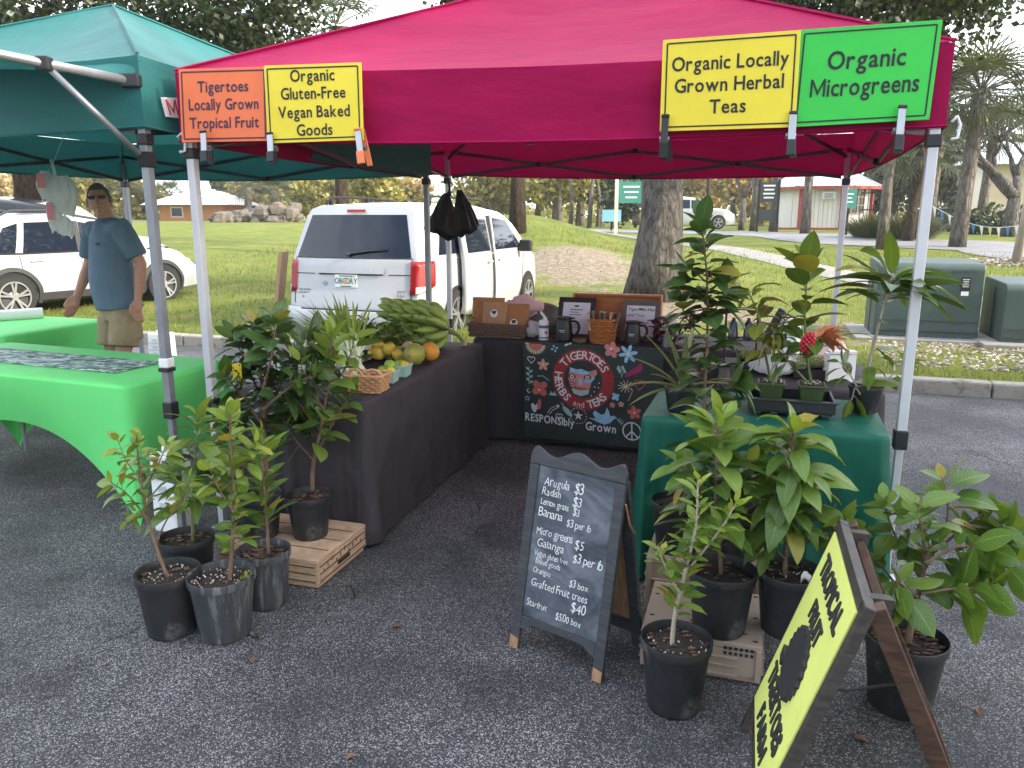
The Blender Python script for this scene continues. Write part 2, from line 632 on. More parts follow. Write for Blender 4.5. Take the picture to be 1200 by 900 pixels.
# ------------------------------------------------------------ surface kinds
def asphalt():
    m, t, b, k = nodes('asphalt')
    co = t.nodes.new('ShaderNodeTexCoord')
    vo = t.nodes.new('ShaderNodeTexVoronoi')
    vo.inputs['Scale'].default_value = 265
    k(co.outputs['Object'], vo.inputs['Vector'])
    sx = t.nodes.new('ShaderNodeSeparateColor')
    k(vo.outputs['Color'], sx.inputs['Color'])
    r = t.nodes.new('ShaderNodeValToRGB')
    e = r.color_ramp.elements
    e[0].position, e[0].color = 0, (.020, .021, .025, 1)
    e[1].position, e[1].color = 1, (.33, .33, .335, 1)
    for p, c in ((.5, (.038, .040, .046, 1)), (.72, (.075, .077, .084, 1)), (.86, (.150, .152, .158, 1)), (.94, (.30, .285, .27, 1))):
        q = e.new(p)
        q.color = c
    # worn zones show more stone
    n = t.nodes.new('ShaderNodeTexNoise')
    n.inputs['Scale'].default_value = .9
    n.inputs['Detail'].default_value = 7
    n.inputs['Roughness'].default_value = .62
    k(co.outputs['Object'], n.inputs['Vector'])
    mr = t.nodes.new('ShaderNodeMapRange')
    mr.inputs[1].default_value = .38
    mr.inputs[2].default_value = .66
    mr.inputs[3].default_value = -.10
    mr.inputs[4].default_value = .15
    k(n.outputs['Fac'], mr.inputs[0])
    ad = t.nodes.new('ShaderNodeMath')
    ad.operation = 'ADD'
    ad.use_clamp = True
    k(sx.outputs['Red'], ad.inputs[0])
    k(mr.outputs[0], ad.inputs[1])
    k(ad.outputs[0], r.inputs['Fac'])
    # finer grit
    n2 = t.nodes.new('ShaderNodeTexNoise')
    n2.inputs['Scale'].default_value = 420
    n2.inputs['Detail'].default_value = 3
    k(co.outputs['Object'], n2.inputs['Vector'])
    mm = t.nodes.new('ShaderNodeMixRGB')
    mm.blend_type = 'OVERLAY'
    mm.inputs['Fac'].default_value = .3
    k(r.outputs['Color'], mm.inputs['Color1'])
    k(n2.outputs['Fac'], mm.inputs['Color2'])
    # long wandering cracks and darker stains
    nw = t.nodes.new('ShaderNodeTexNoise')
    nw.inputs['Scale'].default_value = 3
    nw.inputs['Detail'].default_value = 6
    k(co.outputs['Object'], nw.inputs['Vector'])
    wm = t.nodes.new('ShaderNodeMixRGB')
    wm.inputs['Fac'].default_value = .22
    k(co.outputs['Object'], wm.inputs['Color1'])
    k(nw.outputs['Color'], wm.inputs['Color2'])
    ce = t.nodes.new('ShaderNodeTexVoronoi')
    ce.feature = 'DISTANCE_TO_EDGE'
    ce.inputs['Scale'].default_value = .62
    k(wm.outputs['Color'], ce.inputs['Vector'])
    lt = t.nodes.new('ShaderNodeMath')
    lt.operation = 'LESS_THAN'
    k(ce.outputs['Distance'], lt.inputs[0])
    lt.inputs[1].default_value = .0022
    gt = t.nodes.new('ShaderNodeMath')
    gt.operation = 'GREATER_THAN'
    k(n.outputs['Fac'], gt.inputs[0])
    gt.inputs[1].default_value = .56
    mu = t.nodes.new('ShaderNodeMath')
    mu.operation = 'MULTIPLY'
    k(lt.outputs[0], mu.inputs[0])
    k(gt.outputs[0], mu.inputs[1])
    ns = t.nodes.new('ShaderNodeTexNoise')
    ns.inputs['Scale'].default_value = 2.3
    ns.inputs['Detail'].default_value = 4
    k(co.outputs['Object'], ns.inputs['Vector'])
    rs_ = t.nodes.new('ShaderNodeValToRGB')
    rs_.color_ramp.elements[0].position = .30
    rs_.color_ramp.elements[0].color = (.62, .62, .62, 1)
    rs_.color_ramp.elements[1].position = .44
    k(ns.outputs['Fac'], rs_.inputs['Fac'])
    st_ = t.nodes.new('ShaderNodeMixRGB')
    st_.blend_type = 'MULTIPLY'
    st_.inputs['Fac'].default_value = 1
    k(mm.outputs['Color'], st_.inputs['Color1'])
    k(rs_.outputs['Color'], st_.inputs['Color2'])
    ck = t.nodes.new('ShaderNodeMixRGB')
    k(mu.outputs[0], ck.inputs['Fac'])
    k(st_.outputs['Color'], ck.inputs['Color1'])
    ck.inputs['Color2'].default_value = (.012, .012, .012, 1)
    k(ck.outputs['Color'], b.inputs['Base Color'])
    b.inputs['Roughness'].default_value = .72
    b.inputs['Specular IOR Level'].default_value = .35
    bp = t.nodes.new('ShaderNodeBump')
    bp.inputs['Strength'].default_value = .8
    bp.inputs['Distance'].default_value = .004
    bp.invert = True
    k(vo.outputs['Distance'], bp.inputs['Height'])
    k(bp.outputs['Normal'], b.inputs['Normal'])
    MATS['asphalt'] = m
    return m
def lawnm():
    m, t, b, k = nodes('lawn')
    co = t.nodes.new('ShaderNodeTexCoord')
    def nz(sc, det=6):
        n = t.nodes.new('ShaderNodeTexNoise')
        n.inputs['Scale'].default_value = sc
        n.inputs['Detail'].default_value = det
        n.inputs['Roughness'].default_value = .7
        k(co.outputs['Object'], n.inputs['Vector'])
        return n.outputs['Fac']
    def ramp(src, stops):
        r = t.nodes.new('ShaderNodeValToRGB')
        e = r.color_ramp.elements
        while len(e) < len(stops):
            e.new(.5)
        for i, (p, c) in enumerate(stops):
            e[i].position = p
            e[i].color = (*c, 1)
        k(src, r.inputs['Fac'])
        return r.outputs['Color']
    g = ramp(nz(1.1, 9), [(.3, (.105, .150, .024)), (.5, (.160, .195, .034)), (.72, (.27, .25, .075))])
    fine = ramp(nz(26, 5), [(.25, (.45, .45, .4)), (.75, (1.35, 1.35, 1.2))])
    mm = t.nodes.new('ShaderNodeMixRGB')
    mm.blend_type = 'MULTIPLY'
    mm.inputs['Fac'].default_value = .9
    k(g, mm.inputs['Color1'])
    k(fine, mm.inputs['Color2'])
    at = t.nodes.new('ShaderNodeAttribute')
    at.attribute_name = 'dirt'
    ad = t.nodes.new('ShaderNodeMath')
    ad.operation = 'ADD'
    k(at.outputs['Fac'], ad.inputs[0])
    k(nz(2.4, 9), ad.inputs[1])
    fac = ramp(ad.outputs[0], [(.78, (0, 0, 0)), (.95, (1, 1, 1))])
    dirt = ramp(nz(9, 8), [(.28, (.10, .075, .05)), (.5, (.25, .20, .145)), (.72, (.42, .36, .28))])
    m2 = t.nodes.new('ShaderNodeMixRGB')
    k(fac, m2.inputs['Fac'])
    k(mm.outputs['Color'], m2.inputs['Color1'])
    k(dirt, m2.inputs['Color2'])
    k(m2.outputs['Color'], b.inputs['Base Color'])
    b.inputs['Roughness'].default_value = .9
    b.inputs['Specular IOR Level'].default_value = .15
    bp = t.nodes.new('ShaderNodeBump')
    bp.inputs['Strength'].default_value = .8
    bp.inputs['Distance'].default_value = .08
    k(nz(18, 6), bp.inputs['Height'])
    k(bp.outputs['Normal'], b.inputs['Normal'])
    MATS['lawn'] = m
    return m
def barkm(name, lo, hi, sc=9):
    m, t, b, k = nodes(name)
    co = t.nodes.new('ShaderNodeTexCoord')
    mp_ = t.nodes.new('ShaderNodeMapping')
    mp_.inputs['Scale'].default_value = (1, 1, .28)
    k(co.outputs['Object'], mp_.inputs['Vector'])
    vo = t.nodes.new('ShaderNodeTexVoronoi')
    vo.feature = 'DISTANCE_TO_EDGE'
    vo.inputs['Scale'].default_value = sc * 1.6
    n = t.nodes.new('ShaderNodeTexNoise')
    n.inputs['Scale'].default_value = sc * 1.5
    n.inputs['Detail'].default_value = 9
    n.inputs['Roughness'].default_value = .72
    k(mp_.outputs['Vector'], n.inputs['Vector'])
    dm = t.nodes.new('ShaderNodeMixRGB')
    dm.inputs['Fac'].default_value = .16
    k(mp_.outputs['Vector'], dm.inputs['Color1'])
    k(n.outputs['Color'], dm.inputs['Color2'])
    k(dm.outputs['Color'], vo.inputs['Vector'])
    r = t.nodes.new('ShaderNodeValToRGB')
    r.color_ramp.elements[0].position = .3
    r.color_ramp.elements[0].color = (*lo, 1)
    r.color_ramp.elements[1].position = .68
    r.color_ramp.elements[1].color = (*hi, 1)
    k(n.outputs['Fac'], r.inputs['Fac'])
    cr2 = t.nodes.new('ShaderNodeValToRGB')
    cr2.color_ramp.elements[0].color = (.50, .49, .48, 1)
    cr2.color_ramp.elements[1].position = .16
    k(vo.outputs['Distance'], cr2.inputs['Fac'])
    ml = t.nodes.new('ShaderNodeMixRGB')
    ml.blend_type = 'MULTIPLY'
    ml.inputs['Fac'].default_value = 1
    k(r.outputs['Color'], ml.inputs['Color1'])
    k(cr2.outputs['Color'], ml.inputs['Color2'])
    k(ml.outputs['Color'], b.inputs['Base Color'])
    b.inputs['Roughness'].default_value = .92
    b.inputs['Specular IOR Level'].default_value = .2
    h = t.nodes.new('ShaderNodeMath')
    h.operation = 'MULTIPLY_ADD'
    k(vo.outputs['Distance'], h.inputs[0])
    h.inputs[1].default_value = 1.2
    k(n.outputs['Fac'], h.inputs[2])
    bp = t.nodes.new('ShaderNodeBump')
    bp.inputs['Strength'].default_value = 1
    bp.inputs['Distance'].default_value = .11
    k(h.outputs[0], bp.inputs['Height'])
    k(bp.outputs['Normal'], b.inputs['Normal'])
    MATS[name] = m
    return m
def woodm(name, lo, hi, sc=(1, 1, 12), rough=.6, worn=None):
    """grain runs along the axis with the smallest scale"""
    m, t, b, k = nodes(name)
    co = t.nodes.new('ShaderNodeTexCoord')
    mp_ = t.nodes.new('ShaderNodeMapping')
    mp_.inputs['Scale'].default_value = sc
    k(co.outputs['Object'], mp_.inputs['Vector'])
    n = t.nodes.new('ShaderNodeTexNoise')
    n.inputs['Scale'].default_value = 5
    n.inputs['Detail'].default_value = 8
    n.inputs['Distortion'].default_value = .6
    k(mp_.outputs['Vector'], n.inputs['Vector'])
    r = t.nodes.new('ShaderNodeValToRGB')
    r.color_ramp.elements[0].position = .32
    r.color_ramp.elements[0].color = (*lo, 1)
    r.color_ramp.elements[1].position = .66
    r.color_ramp.elements[1].color = (*hi, 1)
    k(n.outputs['Fac'], r.inputs['Fac'])
    out = r.outputs['Color']
    if worn:
        n2 = t.nodes.new('ShaderNodeTexNoise')
        n2.inputs['Scale'].default_value = 16
        n2.inputs['Detail'].default_value = 9
        n2.inputs['Roughness'].default_value = .75
        k(co.outputs['Object'], n2.inputs['Vector'])
        r2 = t.nodes.new('ShaderNodeValToRGB')
        r2.color_ramp.elements[0].position = worn[1]
        r2.color_ramp.elements[1].position = worn[1] + .05
        k(n2.outputs['Fac'], r2.inputs['Fac'])
        mm = t.nodes.new('ShaderNodeMixRGB')
        k(r2.outputs['Color'], mm.inputs['Fac'])
        k(out, mm.inputs['Color1'])
        mm.inputs['Color2'].default_value = (*worn[0], 1)
        out = mm.outputs['Color']
    k(out, b.inputs['Base Color'])
    b.inputs['Roughness'].default_value = rough
    bp = t.nodes.new('ShaderNodeBump')
    bp.inputs['Strength'].default_value = .4
    bp.inputs['Distance'].default_value = .004
    k(n.outputs['Fac'], bp.inputs['Height'])
    k(bp.outputs['Normal'], b.inputs['Normal'])
    MATS[name] = m
    return m

asphalt(); lawnm()
barkm('bark_grey', (.05, .045, .04), (.30, .28, .255), 7)
barkm('bark_brown', (.045, .032, .024), (.16, .115, .085), 9)
barkm('bark_palm', (.10, .085, .07), (.30, .27, .235), 5)
barkm('bark_pale', (.14, .12, .10), (.34, .31, .27), 9)
M = MATS
pm('concrete', (.24, .23, .21), .88, 3, .22, .25, 60, dirt=((.22, .20, .17), 5, .56))
pm('kerb', (.29, .27, .235), .9, 6, .25, .4, 70, dirt=((.14, .125, .10), 6, .52))
pm('road', (.20, .20, .21), .9, 2, .2, .2, 60)
pm('gravel', (.34, .315, .29), .9, 60, .35, 0, tint=((.3, .22, .18), (.8, .74, .7), (1.7, 1.65, 1.6)))
pm('mulch', (.13, .075, .05), .95, 20, .45, .6, 50)
pm('far_wall', (.62, .58, .53), .85, 2, .1)
pm('cream', (.66, .56, .40), .85, 2, .08)
pm('white_wall', (.74, .70, .66), .8, 2, .08, stretch=(1, 1, .2))
pm('red_trim', (.36, .06, .045), .6, 6, .15)
pm('orange_brick', (.50, .22, .10), .85, 10, .2)
pm('metal_roof', (.55, .57, .60), .38, 3, .12, metal=.5)
pm('cabinet_green', (.050, .078, .070), .55, 3, .16, .06, 90, dirt=((.09, .135, .12), 7, .60))
pm('dark_glass', (.03, .035, .04), .1, 2, .1)
pm('white_plastic', (.78, .78, .78), .4, 4, .05)
pm('black_plastic', (.018, .019, .021), .42, 10, .3)
pm('matt_black', (.012, .012, .014), .8, 10, .2)
pm('steel', (.42, .43, .45), .36, 5, .12, metal=.9)
pm('alu_white', (.60, .61, .64), .35, 5, .08, metal=.25)
pm('alu_grey', (.25, .265, .29), .4, 6, .2, metal=.45, dirt=((.42, .43, .44), 14, .62))
pm('truss_dark', (.05, .052, .058), .4, 6, .2, metal=.5)
pm('truss_red', (.11, .085, .09), .4, 6, .2, metal=.5)
pm('teal_sign', (.05, .25, .20), .5, 6, .1)
pm('post_wood', (.30, .26, .22), .85, 8, .25, .3, 40, stretch=(1, 1, .2))
pm('rock', (.13, .11, .09), .95, 6, .4, .7, 12)
pm('paper', (.82, .82, .80), .7, 20, .04)
pm('ink', (.014, .014, .018), .6, 10, .1)
pm('navy_ink', (.035, .02, .06), .6, 10, .1)

def leafs(name, cols, **k):
    return leafm(name, cols, **k)
leafs('leaf_oak', [(.018, .032, .008), (.035, .062, .014), (.075, .11, .024)], trans=.3, vein=0)
leafs('leaf_far', [(.16, .17, .035), (.32, .30, .07), (.46, .40, .13)], trans=.35, vein=0)
leafs('leaf_autumn', [(.30, .25, .12), (.44, .36, .17), (.48, .31, .14)], trans=.35, vein=0)
leafs('leaf_dark', [(.02, .036, .014), (.045, .07, .026), (.09, .12, .05)], trans=.2, vein=0)
leafs('leaf_palm', [(.045, .06, .03), (.085, .105, .05), (.15, .165, .085)], trans=.25, vein=0)
leafs('leaf_straw', [(.10, .10, .035), (.20, .18, .07), (.30, .25, .12)], trans=.2, vein=0)
leafs('blade', [(.11, .145, .025), (.18, .21, .042), (.30, .27, .10)], trans=.3, vein=0)

# ------------------------------------------------------------ ground
mb = MB()
A0, A1 = -75, 75
def kp(a, s, z=0.0):
    p = K0 + KA * (a - 0) + KN * s
    return (p.x, p.y, z)
NXA = 60
mb.poly([kp(-400, -400), kp(400, -400), kp(400, .1), kp(-400, .1)])
struct(mb.build('asphalt_ground', M['asphalt']))

def axis(cuts):
    out = [cuts[0][0]]
    for a, b, st in cuts:
        n = max(1, round((b - a) / st))
        out += [a + (b - a) * i / n for i in range(1, n + 1)]
    return out
aa = axis([(-400, -60, 30), (-60, -14, 2), (-14, 24, .35), (24, 60, 2), (60, 500, 40)])
sv = axis([(.13, 30, .3), (30, 70, 2), (70, 900, 60)])
mb = MB()
def tz(a, s):
    p = K0 + KA * a + KN * s
    z = terrain(p.x, p.y)
    return (p.x, p.y, max(z, .12))
rows = [[mb.vert(tz(a, s)) for s in sv] for a in aa]
for i in range(len(aa) - 1):
    for j in range(len(sv) - 1):
        mb.face([rows[i][j], rows[i + 1][j], rows[i + 1][j + 1], rows[i][j + 1]])
ter = struct(mb.build('lawn', M['lawn'], smooth=True))
at = ter.data.attributes.new('dirt', 'FLOAT', 'POINT')
def dirtv(x, y):
    g = lambda cx, cy, sx, sy: math.exp(-((x - cx) / sx) ** 2 - ((y - cy) / sy) ** 2)
    v = .62 * g(1.5, 18, 1.9, 3.8) + .55 * g(2.3, 12.4, 1.9, 1.3) + .36 * g(4.0, 10.5, 1.8, 1.4) + .30 * g(5.5, 9.0, 2.2, .8)
    v += .25 * g(-3, 9.6, 3, .5) + .2 * g(6.5, 16, 1.3, 1.3)
    return v
vals = [dirtv(v.co.x, v.co.y) for v in ter.data.vertices]
at.data.foreach_set('value', vals)

mb = MB()
a = -60.0
while a < 60:
    b = a + 3.0
    q = [kp(a + .006, 0), kp(b - .006, 0), kp(b - .006, .16), kp(a + .006, .16)]
    mb.prism([V(p) + V((0, 0, -.1)) for p in q], (0, 0, .235))
    a = b
struct(mb.build('kerb', M['kerb'], bevel=.02))

def ribbon(name, pts, wd, mat, lift=.012):
    """strip of paving following the terrain through ground points"""
    pts = [V((p[0], p[1], 0)) for p in pts]
    fine = []
    for i in range(len(pts) - 1):
        p0, p1, p2, p3 = pts[max(i - 1, 0)], pts[i], pts[i + 1], pts[min(i + 2, len(pts) - 1)]
        for k in range(14):
            t = k / 14
            fine.append(.5 * ((2 * p1) + (p2 - p0) * t + (2 * p0 - 5 * p1 + 4 * p2 - p3) * t * t + (3 * p1 - p0 - 3 * p2 + p3) * t ** 3))
    fine.append(pts[-1])
    m_ = MB()
    rows_ = []
    for i, p in enumerate(fine):
        d = (fine[min(i + 1, len(fine) - 1)] - fine[max(i - 1, 0)]).normalized()
        n = V((-d.y, d.x, 0))
        row = []
        for k in range(7):
            q = p + n * wd * (k / 6 - .5)
            row.append(m_.vert((q.x, q.y, terrain(q.x, q.y) + lift + (0.03 if .1 < k / 6 < .9 else 0))))
        rows_.append(row)
    for i in range(len(rows_) - 1):
        for k in range(6):
            m_.face([rows_[i][k], rows_[i + 1][k], rows_[i + 1][k + 1], rows_[i][k + 1]])
    return struct(m_.build(name, mat, smooth=True))
r1 = [Tr(1330, 305), Tr(1200, 292), Tr(1000, 282), Tr(880, 274)]
ribbon('road', [r1[0] + V((12, -6, 0))] + r1 + [r1[3] + V((-14, 12, 0)), r1[3] + V((-50, 34, 0))], 4.6, M['road'], .02)
p1 = [Tr(1200, 372), Tr(1120, 350), Tr(1000, 325), Tr(900, 302), Tr(820, 288)]
ribbon('footpath', [p1[0] + V((5, -2.6, 0))] + p1 + [p1[-1] + V((-3, 4.5, 0))], 1.15, M['concrete'], .012)

# grass blades near the kerb and around the middle distance
mb = MB()
def blade(x, y, h, tint):
    z = terrain(x, y)
    a = rnd.uniform(0, 2 * PI)
    wv = h * .10
    lx, ly = math.cos(a) * h * rnd.uniform(.2, .7), math.sin(a) * h * rnd.uniform(.2, .7)
    px, py = -math.sin(a) * wv, math.cos(a) * wv
    mb.face([mb.vert((x - px, y - py, z - .01)), mb.vert((x + px, y + py, z - .01)), mb.vert((x + lx, y + ly, z + h))], tint,
            [(0, .2), (0, .8), (1, .5)])
cnt = 0
while cnt < 52000:
    s = .25 + 17 * rnd.random() ** 1.6
    a_ = rnd.uniform(-9, 16)
    p = K0 + KA * a_ + KN * s
    dv = dirtv(p.x, p.y) + MN.noise(V((p.x * 2, p.y * 2, 3))) * .25
    cnt += 1
    if dv > .24 and rnd.random() < .9:
        continue
    if 5.0 < p.x < 9.5 and s < 2.6 and s > .8 and rnd.random() < .8:
        continue
    blade(p.x, p.y, rnd.uniform(.03, .075) * (1 + s * .03), min(1, max(0, .45 + .5 * MN.noise(V((p.x, p.y, 0))) + rnd.uniform(-.25, .25))))
stuff(mb.build('grass', M['blade']), 'short yellowish green lawn grass behind the kerb', 'grass')

# stones and mulch round the utility cabinets
mb = MB()
for _ in range(5200):
    s = rnd.uniform(.7, 3.2)
    a_ = rnd.uniform(8.2, 15)
    p = K0 + KA * a_ + KN * s
    z = terrain(p.x, p.y)
    r_ = rnd.uniform(.007, .026)
    mb.blob((p.x, p.y, z + r_ * .4), r_, 5, 3, .35, rnd.random(), (1, rnd.uniform(.6, 1), .6))
stuff(mb.build('gravel', M['gravel']), 'pale broken stones and shells round the green utility cabinets', 'gravel')

# dead leaves and bits blown on the asphalt
pm('dead_leaf', (.17, .085, .045), .8, 30, .4, tint=((.5, .4, .35), (1, 1, 1), (2.2, 1.9, 1.5)))
proto = None
spots = [Gz(410, 888), Gz(572, 660), Gz(298, 775), Gz(1145, 835), Gz(1100, 585), Gz(465, 735), Gz(690, 690), Gz(880, 860), Gz(1010, 870),
         Gz(1160, 540)]
for i, p in enumerate(spots):
    if i % 5 == 0:
        mb = MB()
        mb.leaf((-.03, 0, .004), (1, .2, .25), UP, .06, .03, .7, .4, rnd.random(), 4)
        proto = mb.build('dead_leaf', M['dead_leaf'], solid=.0008)
        o = proto
    else:
        o = proto.copy()
        COL.objects.link(o)
    o.location = (p.x, p.y, .006)
    k_ = rnd.uniform(.4, .8)
    o.scale = (k_, k_, k_)
    o.rotation_euler = (0, 0, rnd.uniform(0, 6))
    tag(o, 'small curled dead leaf lying loose on the asphalt', 'dead leaf', 'dead leaves on the asphalt')
# ------------------------------------------------------------ trees
def leafcard(mb, p, sz, tint, flat=.0):
    d = V((rnd.gauss(0, 1), rnd.gauss(0, 1), rnd.gauss(-.2, .8))).normalized()
    q = d.cross(V((rnd.gauss(0, 1), rnd.gauss(0, 1), rnd.gauss(0, 1)))).normalized()
    a, b = d * sz, q * sz * .36
    mb.face([mb.vert(p - a * .5), mb.vert(p + b), mb.vert(p + a * .5), mb.vert(p - b)], tint, [(0, .5), (.5, 1), (1, .5), (.5, 0)])
def crown(mb, clumps, n, sz, spread=.55):
    for (c, r) in clumps:
        base = rnd.uniform(.15, .75)
        c = V(c)
        for _ in range(int(n * rnd.uniform(.7, 1.3))):
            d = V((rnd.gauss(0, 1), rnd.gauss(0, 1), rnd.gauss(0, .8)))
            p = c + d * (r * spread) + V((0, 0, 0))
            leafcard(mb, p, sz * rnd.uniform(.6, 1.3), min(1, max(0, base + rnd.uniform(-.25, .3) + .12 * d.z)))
def tree(name, label, base, h, r0, clumps, n, sz, leafmat, bark, group=None, lean=(0, 0), flare=1.5, split=.55, limbs=True, spread=.55):
    base = V(base)
    t = thing(name, label, 'tree', base, 0, group)
    top = base + V((lean[0], lean[1], h * split))
    m_ = MB()
    pts, rad = [], []
    for i in range(9):
        s = i / 8
        pts.append(base.lerp(top, s) + V((MN.noise(V((s * 3, base.x, 0))) * r0 * .6, MN.noise(V((s * 3, base.y, 5))) * r0 * .6, -.05 if i == 0 else 0)))
        rad.append(r0 * ((flare - 1) * math.exp(-s * h * split / (r0 * 2.2)) + 1 - .3 * s))
    m_.tube(pts, rad, 18, jit=.07)
    m_.build('trunk', M[bark], t, smooth=True, world=True)
    if limbs:
        m_ = MB()
        for (c, r) in clumps:
            c = V(c)
            s0 = rnd.uniform(.65, 1)
            a = base.lerp(top, s0)
            mid = a.lerp(c, .5) + V((rnd.uniform(-.3, .3) * r, rnd.uniform(-.3, .3) * r, -.12 * (c - a).length))
            rr = r0 * .34
            m_.tube([a, a.lerp(mid, .5), mid, mid.lerp(c, .6), c], [rr, rr * .8, rr * .6, rr * .4, rr * .15], 6)
            for _ in range(3):
                e = c + V((rnd.gauss(0, .6), rnd.gauss(0, .6), rnd.gauss(.1, .5))) * r
                m_.tube([mid.lerp(c, .5), mid.lerp(e, .6) + V((0, 0, .1 * r)), e], [rr * .3, rr * .2, rr * .05], 4)
        m_.build('limbs', M[bark], t, smooth=True, world=True)
    m_ = MB()
    crown(m_, clumps, n, sz, spread)
    m_.build('crown', M[leafmat], t, world=True)
    return t

# the two big trees close to the stall
b = Tr(765, 350)
cl = []
for (u, v, y, r) in ((560, -14, 13, .55), (548, -40, 13, .9), (860, 0, 12.5, .9), (905, 3, 12.5, .75), (950, 0, 12, .8), (1000, 2, 12, .75), (1050, 4, 12.2, .75), (1100, 2, 12.4, .75), (1140, 6, 12.6, .6),
                     (880, -60, 12.5, 1.3), (960, -60, 12.5, 1.3), (1050, -60, 12.5, 1.3), (1120, -50, 12.5, 1.1), (740, -80, 12.5, 1.5), (650, -80, 13, 1.4), (800, -130, 13, 1.7), (950, -150, 13, 1.7)):
    cl.append((Wy(u, v - 4, y), r))
tree('oak_tree', 'large grey trunked tree behind the tea table, crown reaching over the pink canopy', b, 7.5, .36, cl, 1000, .11, 'leaf_oak', 'bark_grey', lean=(.1, .2), flare=1.55, split=.72)
b = at_y(45, 17)
cl = []
for (u, v, y, r) in ((10, 10, 15, .8), (60, 8, 15, 1.0), (110, 6, 15, .9), (160, 10, 15, .9), (205, 12, 15, .9), (245, 22, 15, 1.0), (285, 30, 15, .95), (320, 30, 15, .8), (335, 10, 15, .7),
                     (300, 58, 15, .55), (270, 52, 15, .6), (30, -50, 15, 1.6), (110, -50, 15, 1.6), (190, -50, 15, 1.6), (270, -50, 15, 1.5), (340, -30, 15, .8), (100, -130, 16, 2), (220, -130, 16, 2)):
    cl.append((Wy(u, v, y), r))
tree('oak_tree', 'big dark crowned tree with rough brown trunk behind the white crossover car', b, 8.0, .33, cl, 640, .12, 'leaf_oak', 'bark_brown', flare=1.3, split=.7)

# two unseen trees added on the right to keep the low sun off the stall
for (x, y, lb) in ((13.5, .4, 'dense oak added to shade the stall, outside the picture on the right'), (11.6, -4.2, 'dense oak added for shade behind the camera on the right, outside the picture')):
    b = V((x, y, 0))
    cl = [(b + V((rnd.uniform(-2, 2), rnd.uniform(-2.6, 2.6), rnd.uniform(4.6, 9.2))), 1.5) for _ in range(22)]
    tree('oak_tree', lb, b, 9, .3, cl, 230, .40, 'leaf_oak', 'bark_brown', split=.5)

# slim trunks of palms that vanish behind the canopies
def pole_trunk(u, v, top, r, label, mat='bark_brown'):
    b_ = Tr(u, v)
    t = thing('palm_tree', label, 'palm', b_, 0)
    m_ = MB()
    m_.tube([b_ + V((0, 0, -.05)), b_ + V((.02, 0, top * .3)), b_ + V((0, 0, top * .7)), b_ + V((.03, 0, top))], [r * 1.35, r, r * .95, r * .9], 14, jit=.08)
    m_.build('trunk', M[mat], t, smooth=True, world=True)
    fronds(t, b_ + V((.03, 0, top)), 1.9, 24)
    return t
def fronds(t, c, ln, n, dead=6):
    m_ = MB()
    for i in range(n):
        a = i * 2.39996
        el = 1.25 - 1.75 * (i / n) + rnd.uniform(-.15, .15)
        d = V((math.cos(a) * math.cos(el), math.sin(a) * math.cos(el), math.sin(el)))
        base = c + d * .12
        k = ln * rnd.uniform(.8, 1.1)
        hub = base + d * k * .5 + V((0, 0, -.08 * k))
        m_.tube([base, base.lerp(hub, .5) + V((0, 0, .03)), hub], [.025, .02, .014], 4, .6)
        side = d.cross(UP).normalized()
        nrm = side.cross(d).normalized()
        ti = max(0, min(1, .62 - .5 * i / n + rnd.uniform(-.15, .15)))
        for j in range(17):
            q = (j / 16 - .5) * 3.5
            dd = (d * math.cos(q) + side * math.sin(q) + nrm * .12 * abs(math.sin(q))).normalized()
            l = k * .62 * (1 - .28 * abs(q) / 1.75)
            m_.leaf(hub, dd, nrm, l, .05, .75, .3, max(0, min(1, ti + rnd.uniform(-.1, .1))), 4)
    m_.build('crown', M['leaf_palm'], t, world=True)
    if dead:
        m_ = MB()
        for i in range(dead * 6):
            a = rnd.uniform(0, 6.28)
            d = V((math.cos(a) * .5, math.sin(a) * .5, -1))
            m_.leaf(c + V((0, 0, -.1)), d, V((math.cos(a), math.sin(a), 0)), ln * rnd.uniform(.35, .6), .05, .4, .3, rnd.random(), 3)
        m_.build('dead_fronds', M['leaf_straw'], t, world=True)
pole_trunk(606, 272, 6.2, .21, 'slim dark brown palm trunk on the grassy mound right of the minivan')
def pole_at(u, y, top, r, label, mat):
    b_ = at_y(u, y)
    t = thing('palm_tree', label, 'palm', b_, 0)
    m_ = MB()
    m_.tube([b_ + V((0, 0, -.05)), b_ + V((0, 0, top * .3)), b_ + V((0, 0, top * .7)), b_ + V((.03, 0, top))], [r * 1.35, r, r * .95, r * .9], 14, jit=.08)
    m_.build('trunk', M[mat], t, smooth=True, world=True)
    fronds(t, b_ + V((.03, 0, top)), 1.8, 20)
    return t
pole_at(404, 24, 6.5, .2, 'slim brown palm trunk rising behind the left of the minivan roof', 'bark_brown')
pole_at(1032, 24, 5.6, .14, 'straight pale grey palm trunk beside the ornamental grass right of the kiosk', 'bark_palm')
pole_at(942, 33, 5.0, .17, 'brown palm trunk standing in front of the white kiosk wall', 'bark_palm')
pole_at(905, 36, 6.0, .16, 'grey palm trunk just left of the kiosk beside the notice board', 'bark_palm')
pole_at(882, 38, 6.0, .16, 'grey palm trunk left of the dark notice board post', 'bark_palm')
def cabbage(u, y, top, r, ln, n, label, mat='bark_palm'):
    b_ = at_y(u, y)
    t = thing('palm_tree', label, 'palm', b_, 0)
    m_ = MB()
    m_.tube([b_ + V((0, 0, -.05)), b_ + V((.05, 0, top * .35)), b_ + V((.12, 0, top * .7)), b_ + V((.16, 0, top))], [r * 1.25, r, r * .95, r], 14, jit=.08)
    m_.build('trunk', M[mat], t, smooth=True, world=True)
    fronds(t, b_ + V((.16, 0, top)), ln, n, 14)
    return t
cabbage(1120, 24, 4.5, .21, 1.9, 48, 'full cabbage palm with shaggy green crown behind the right front tent leg')
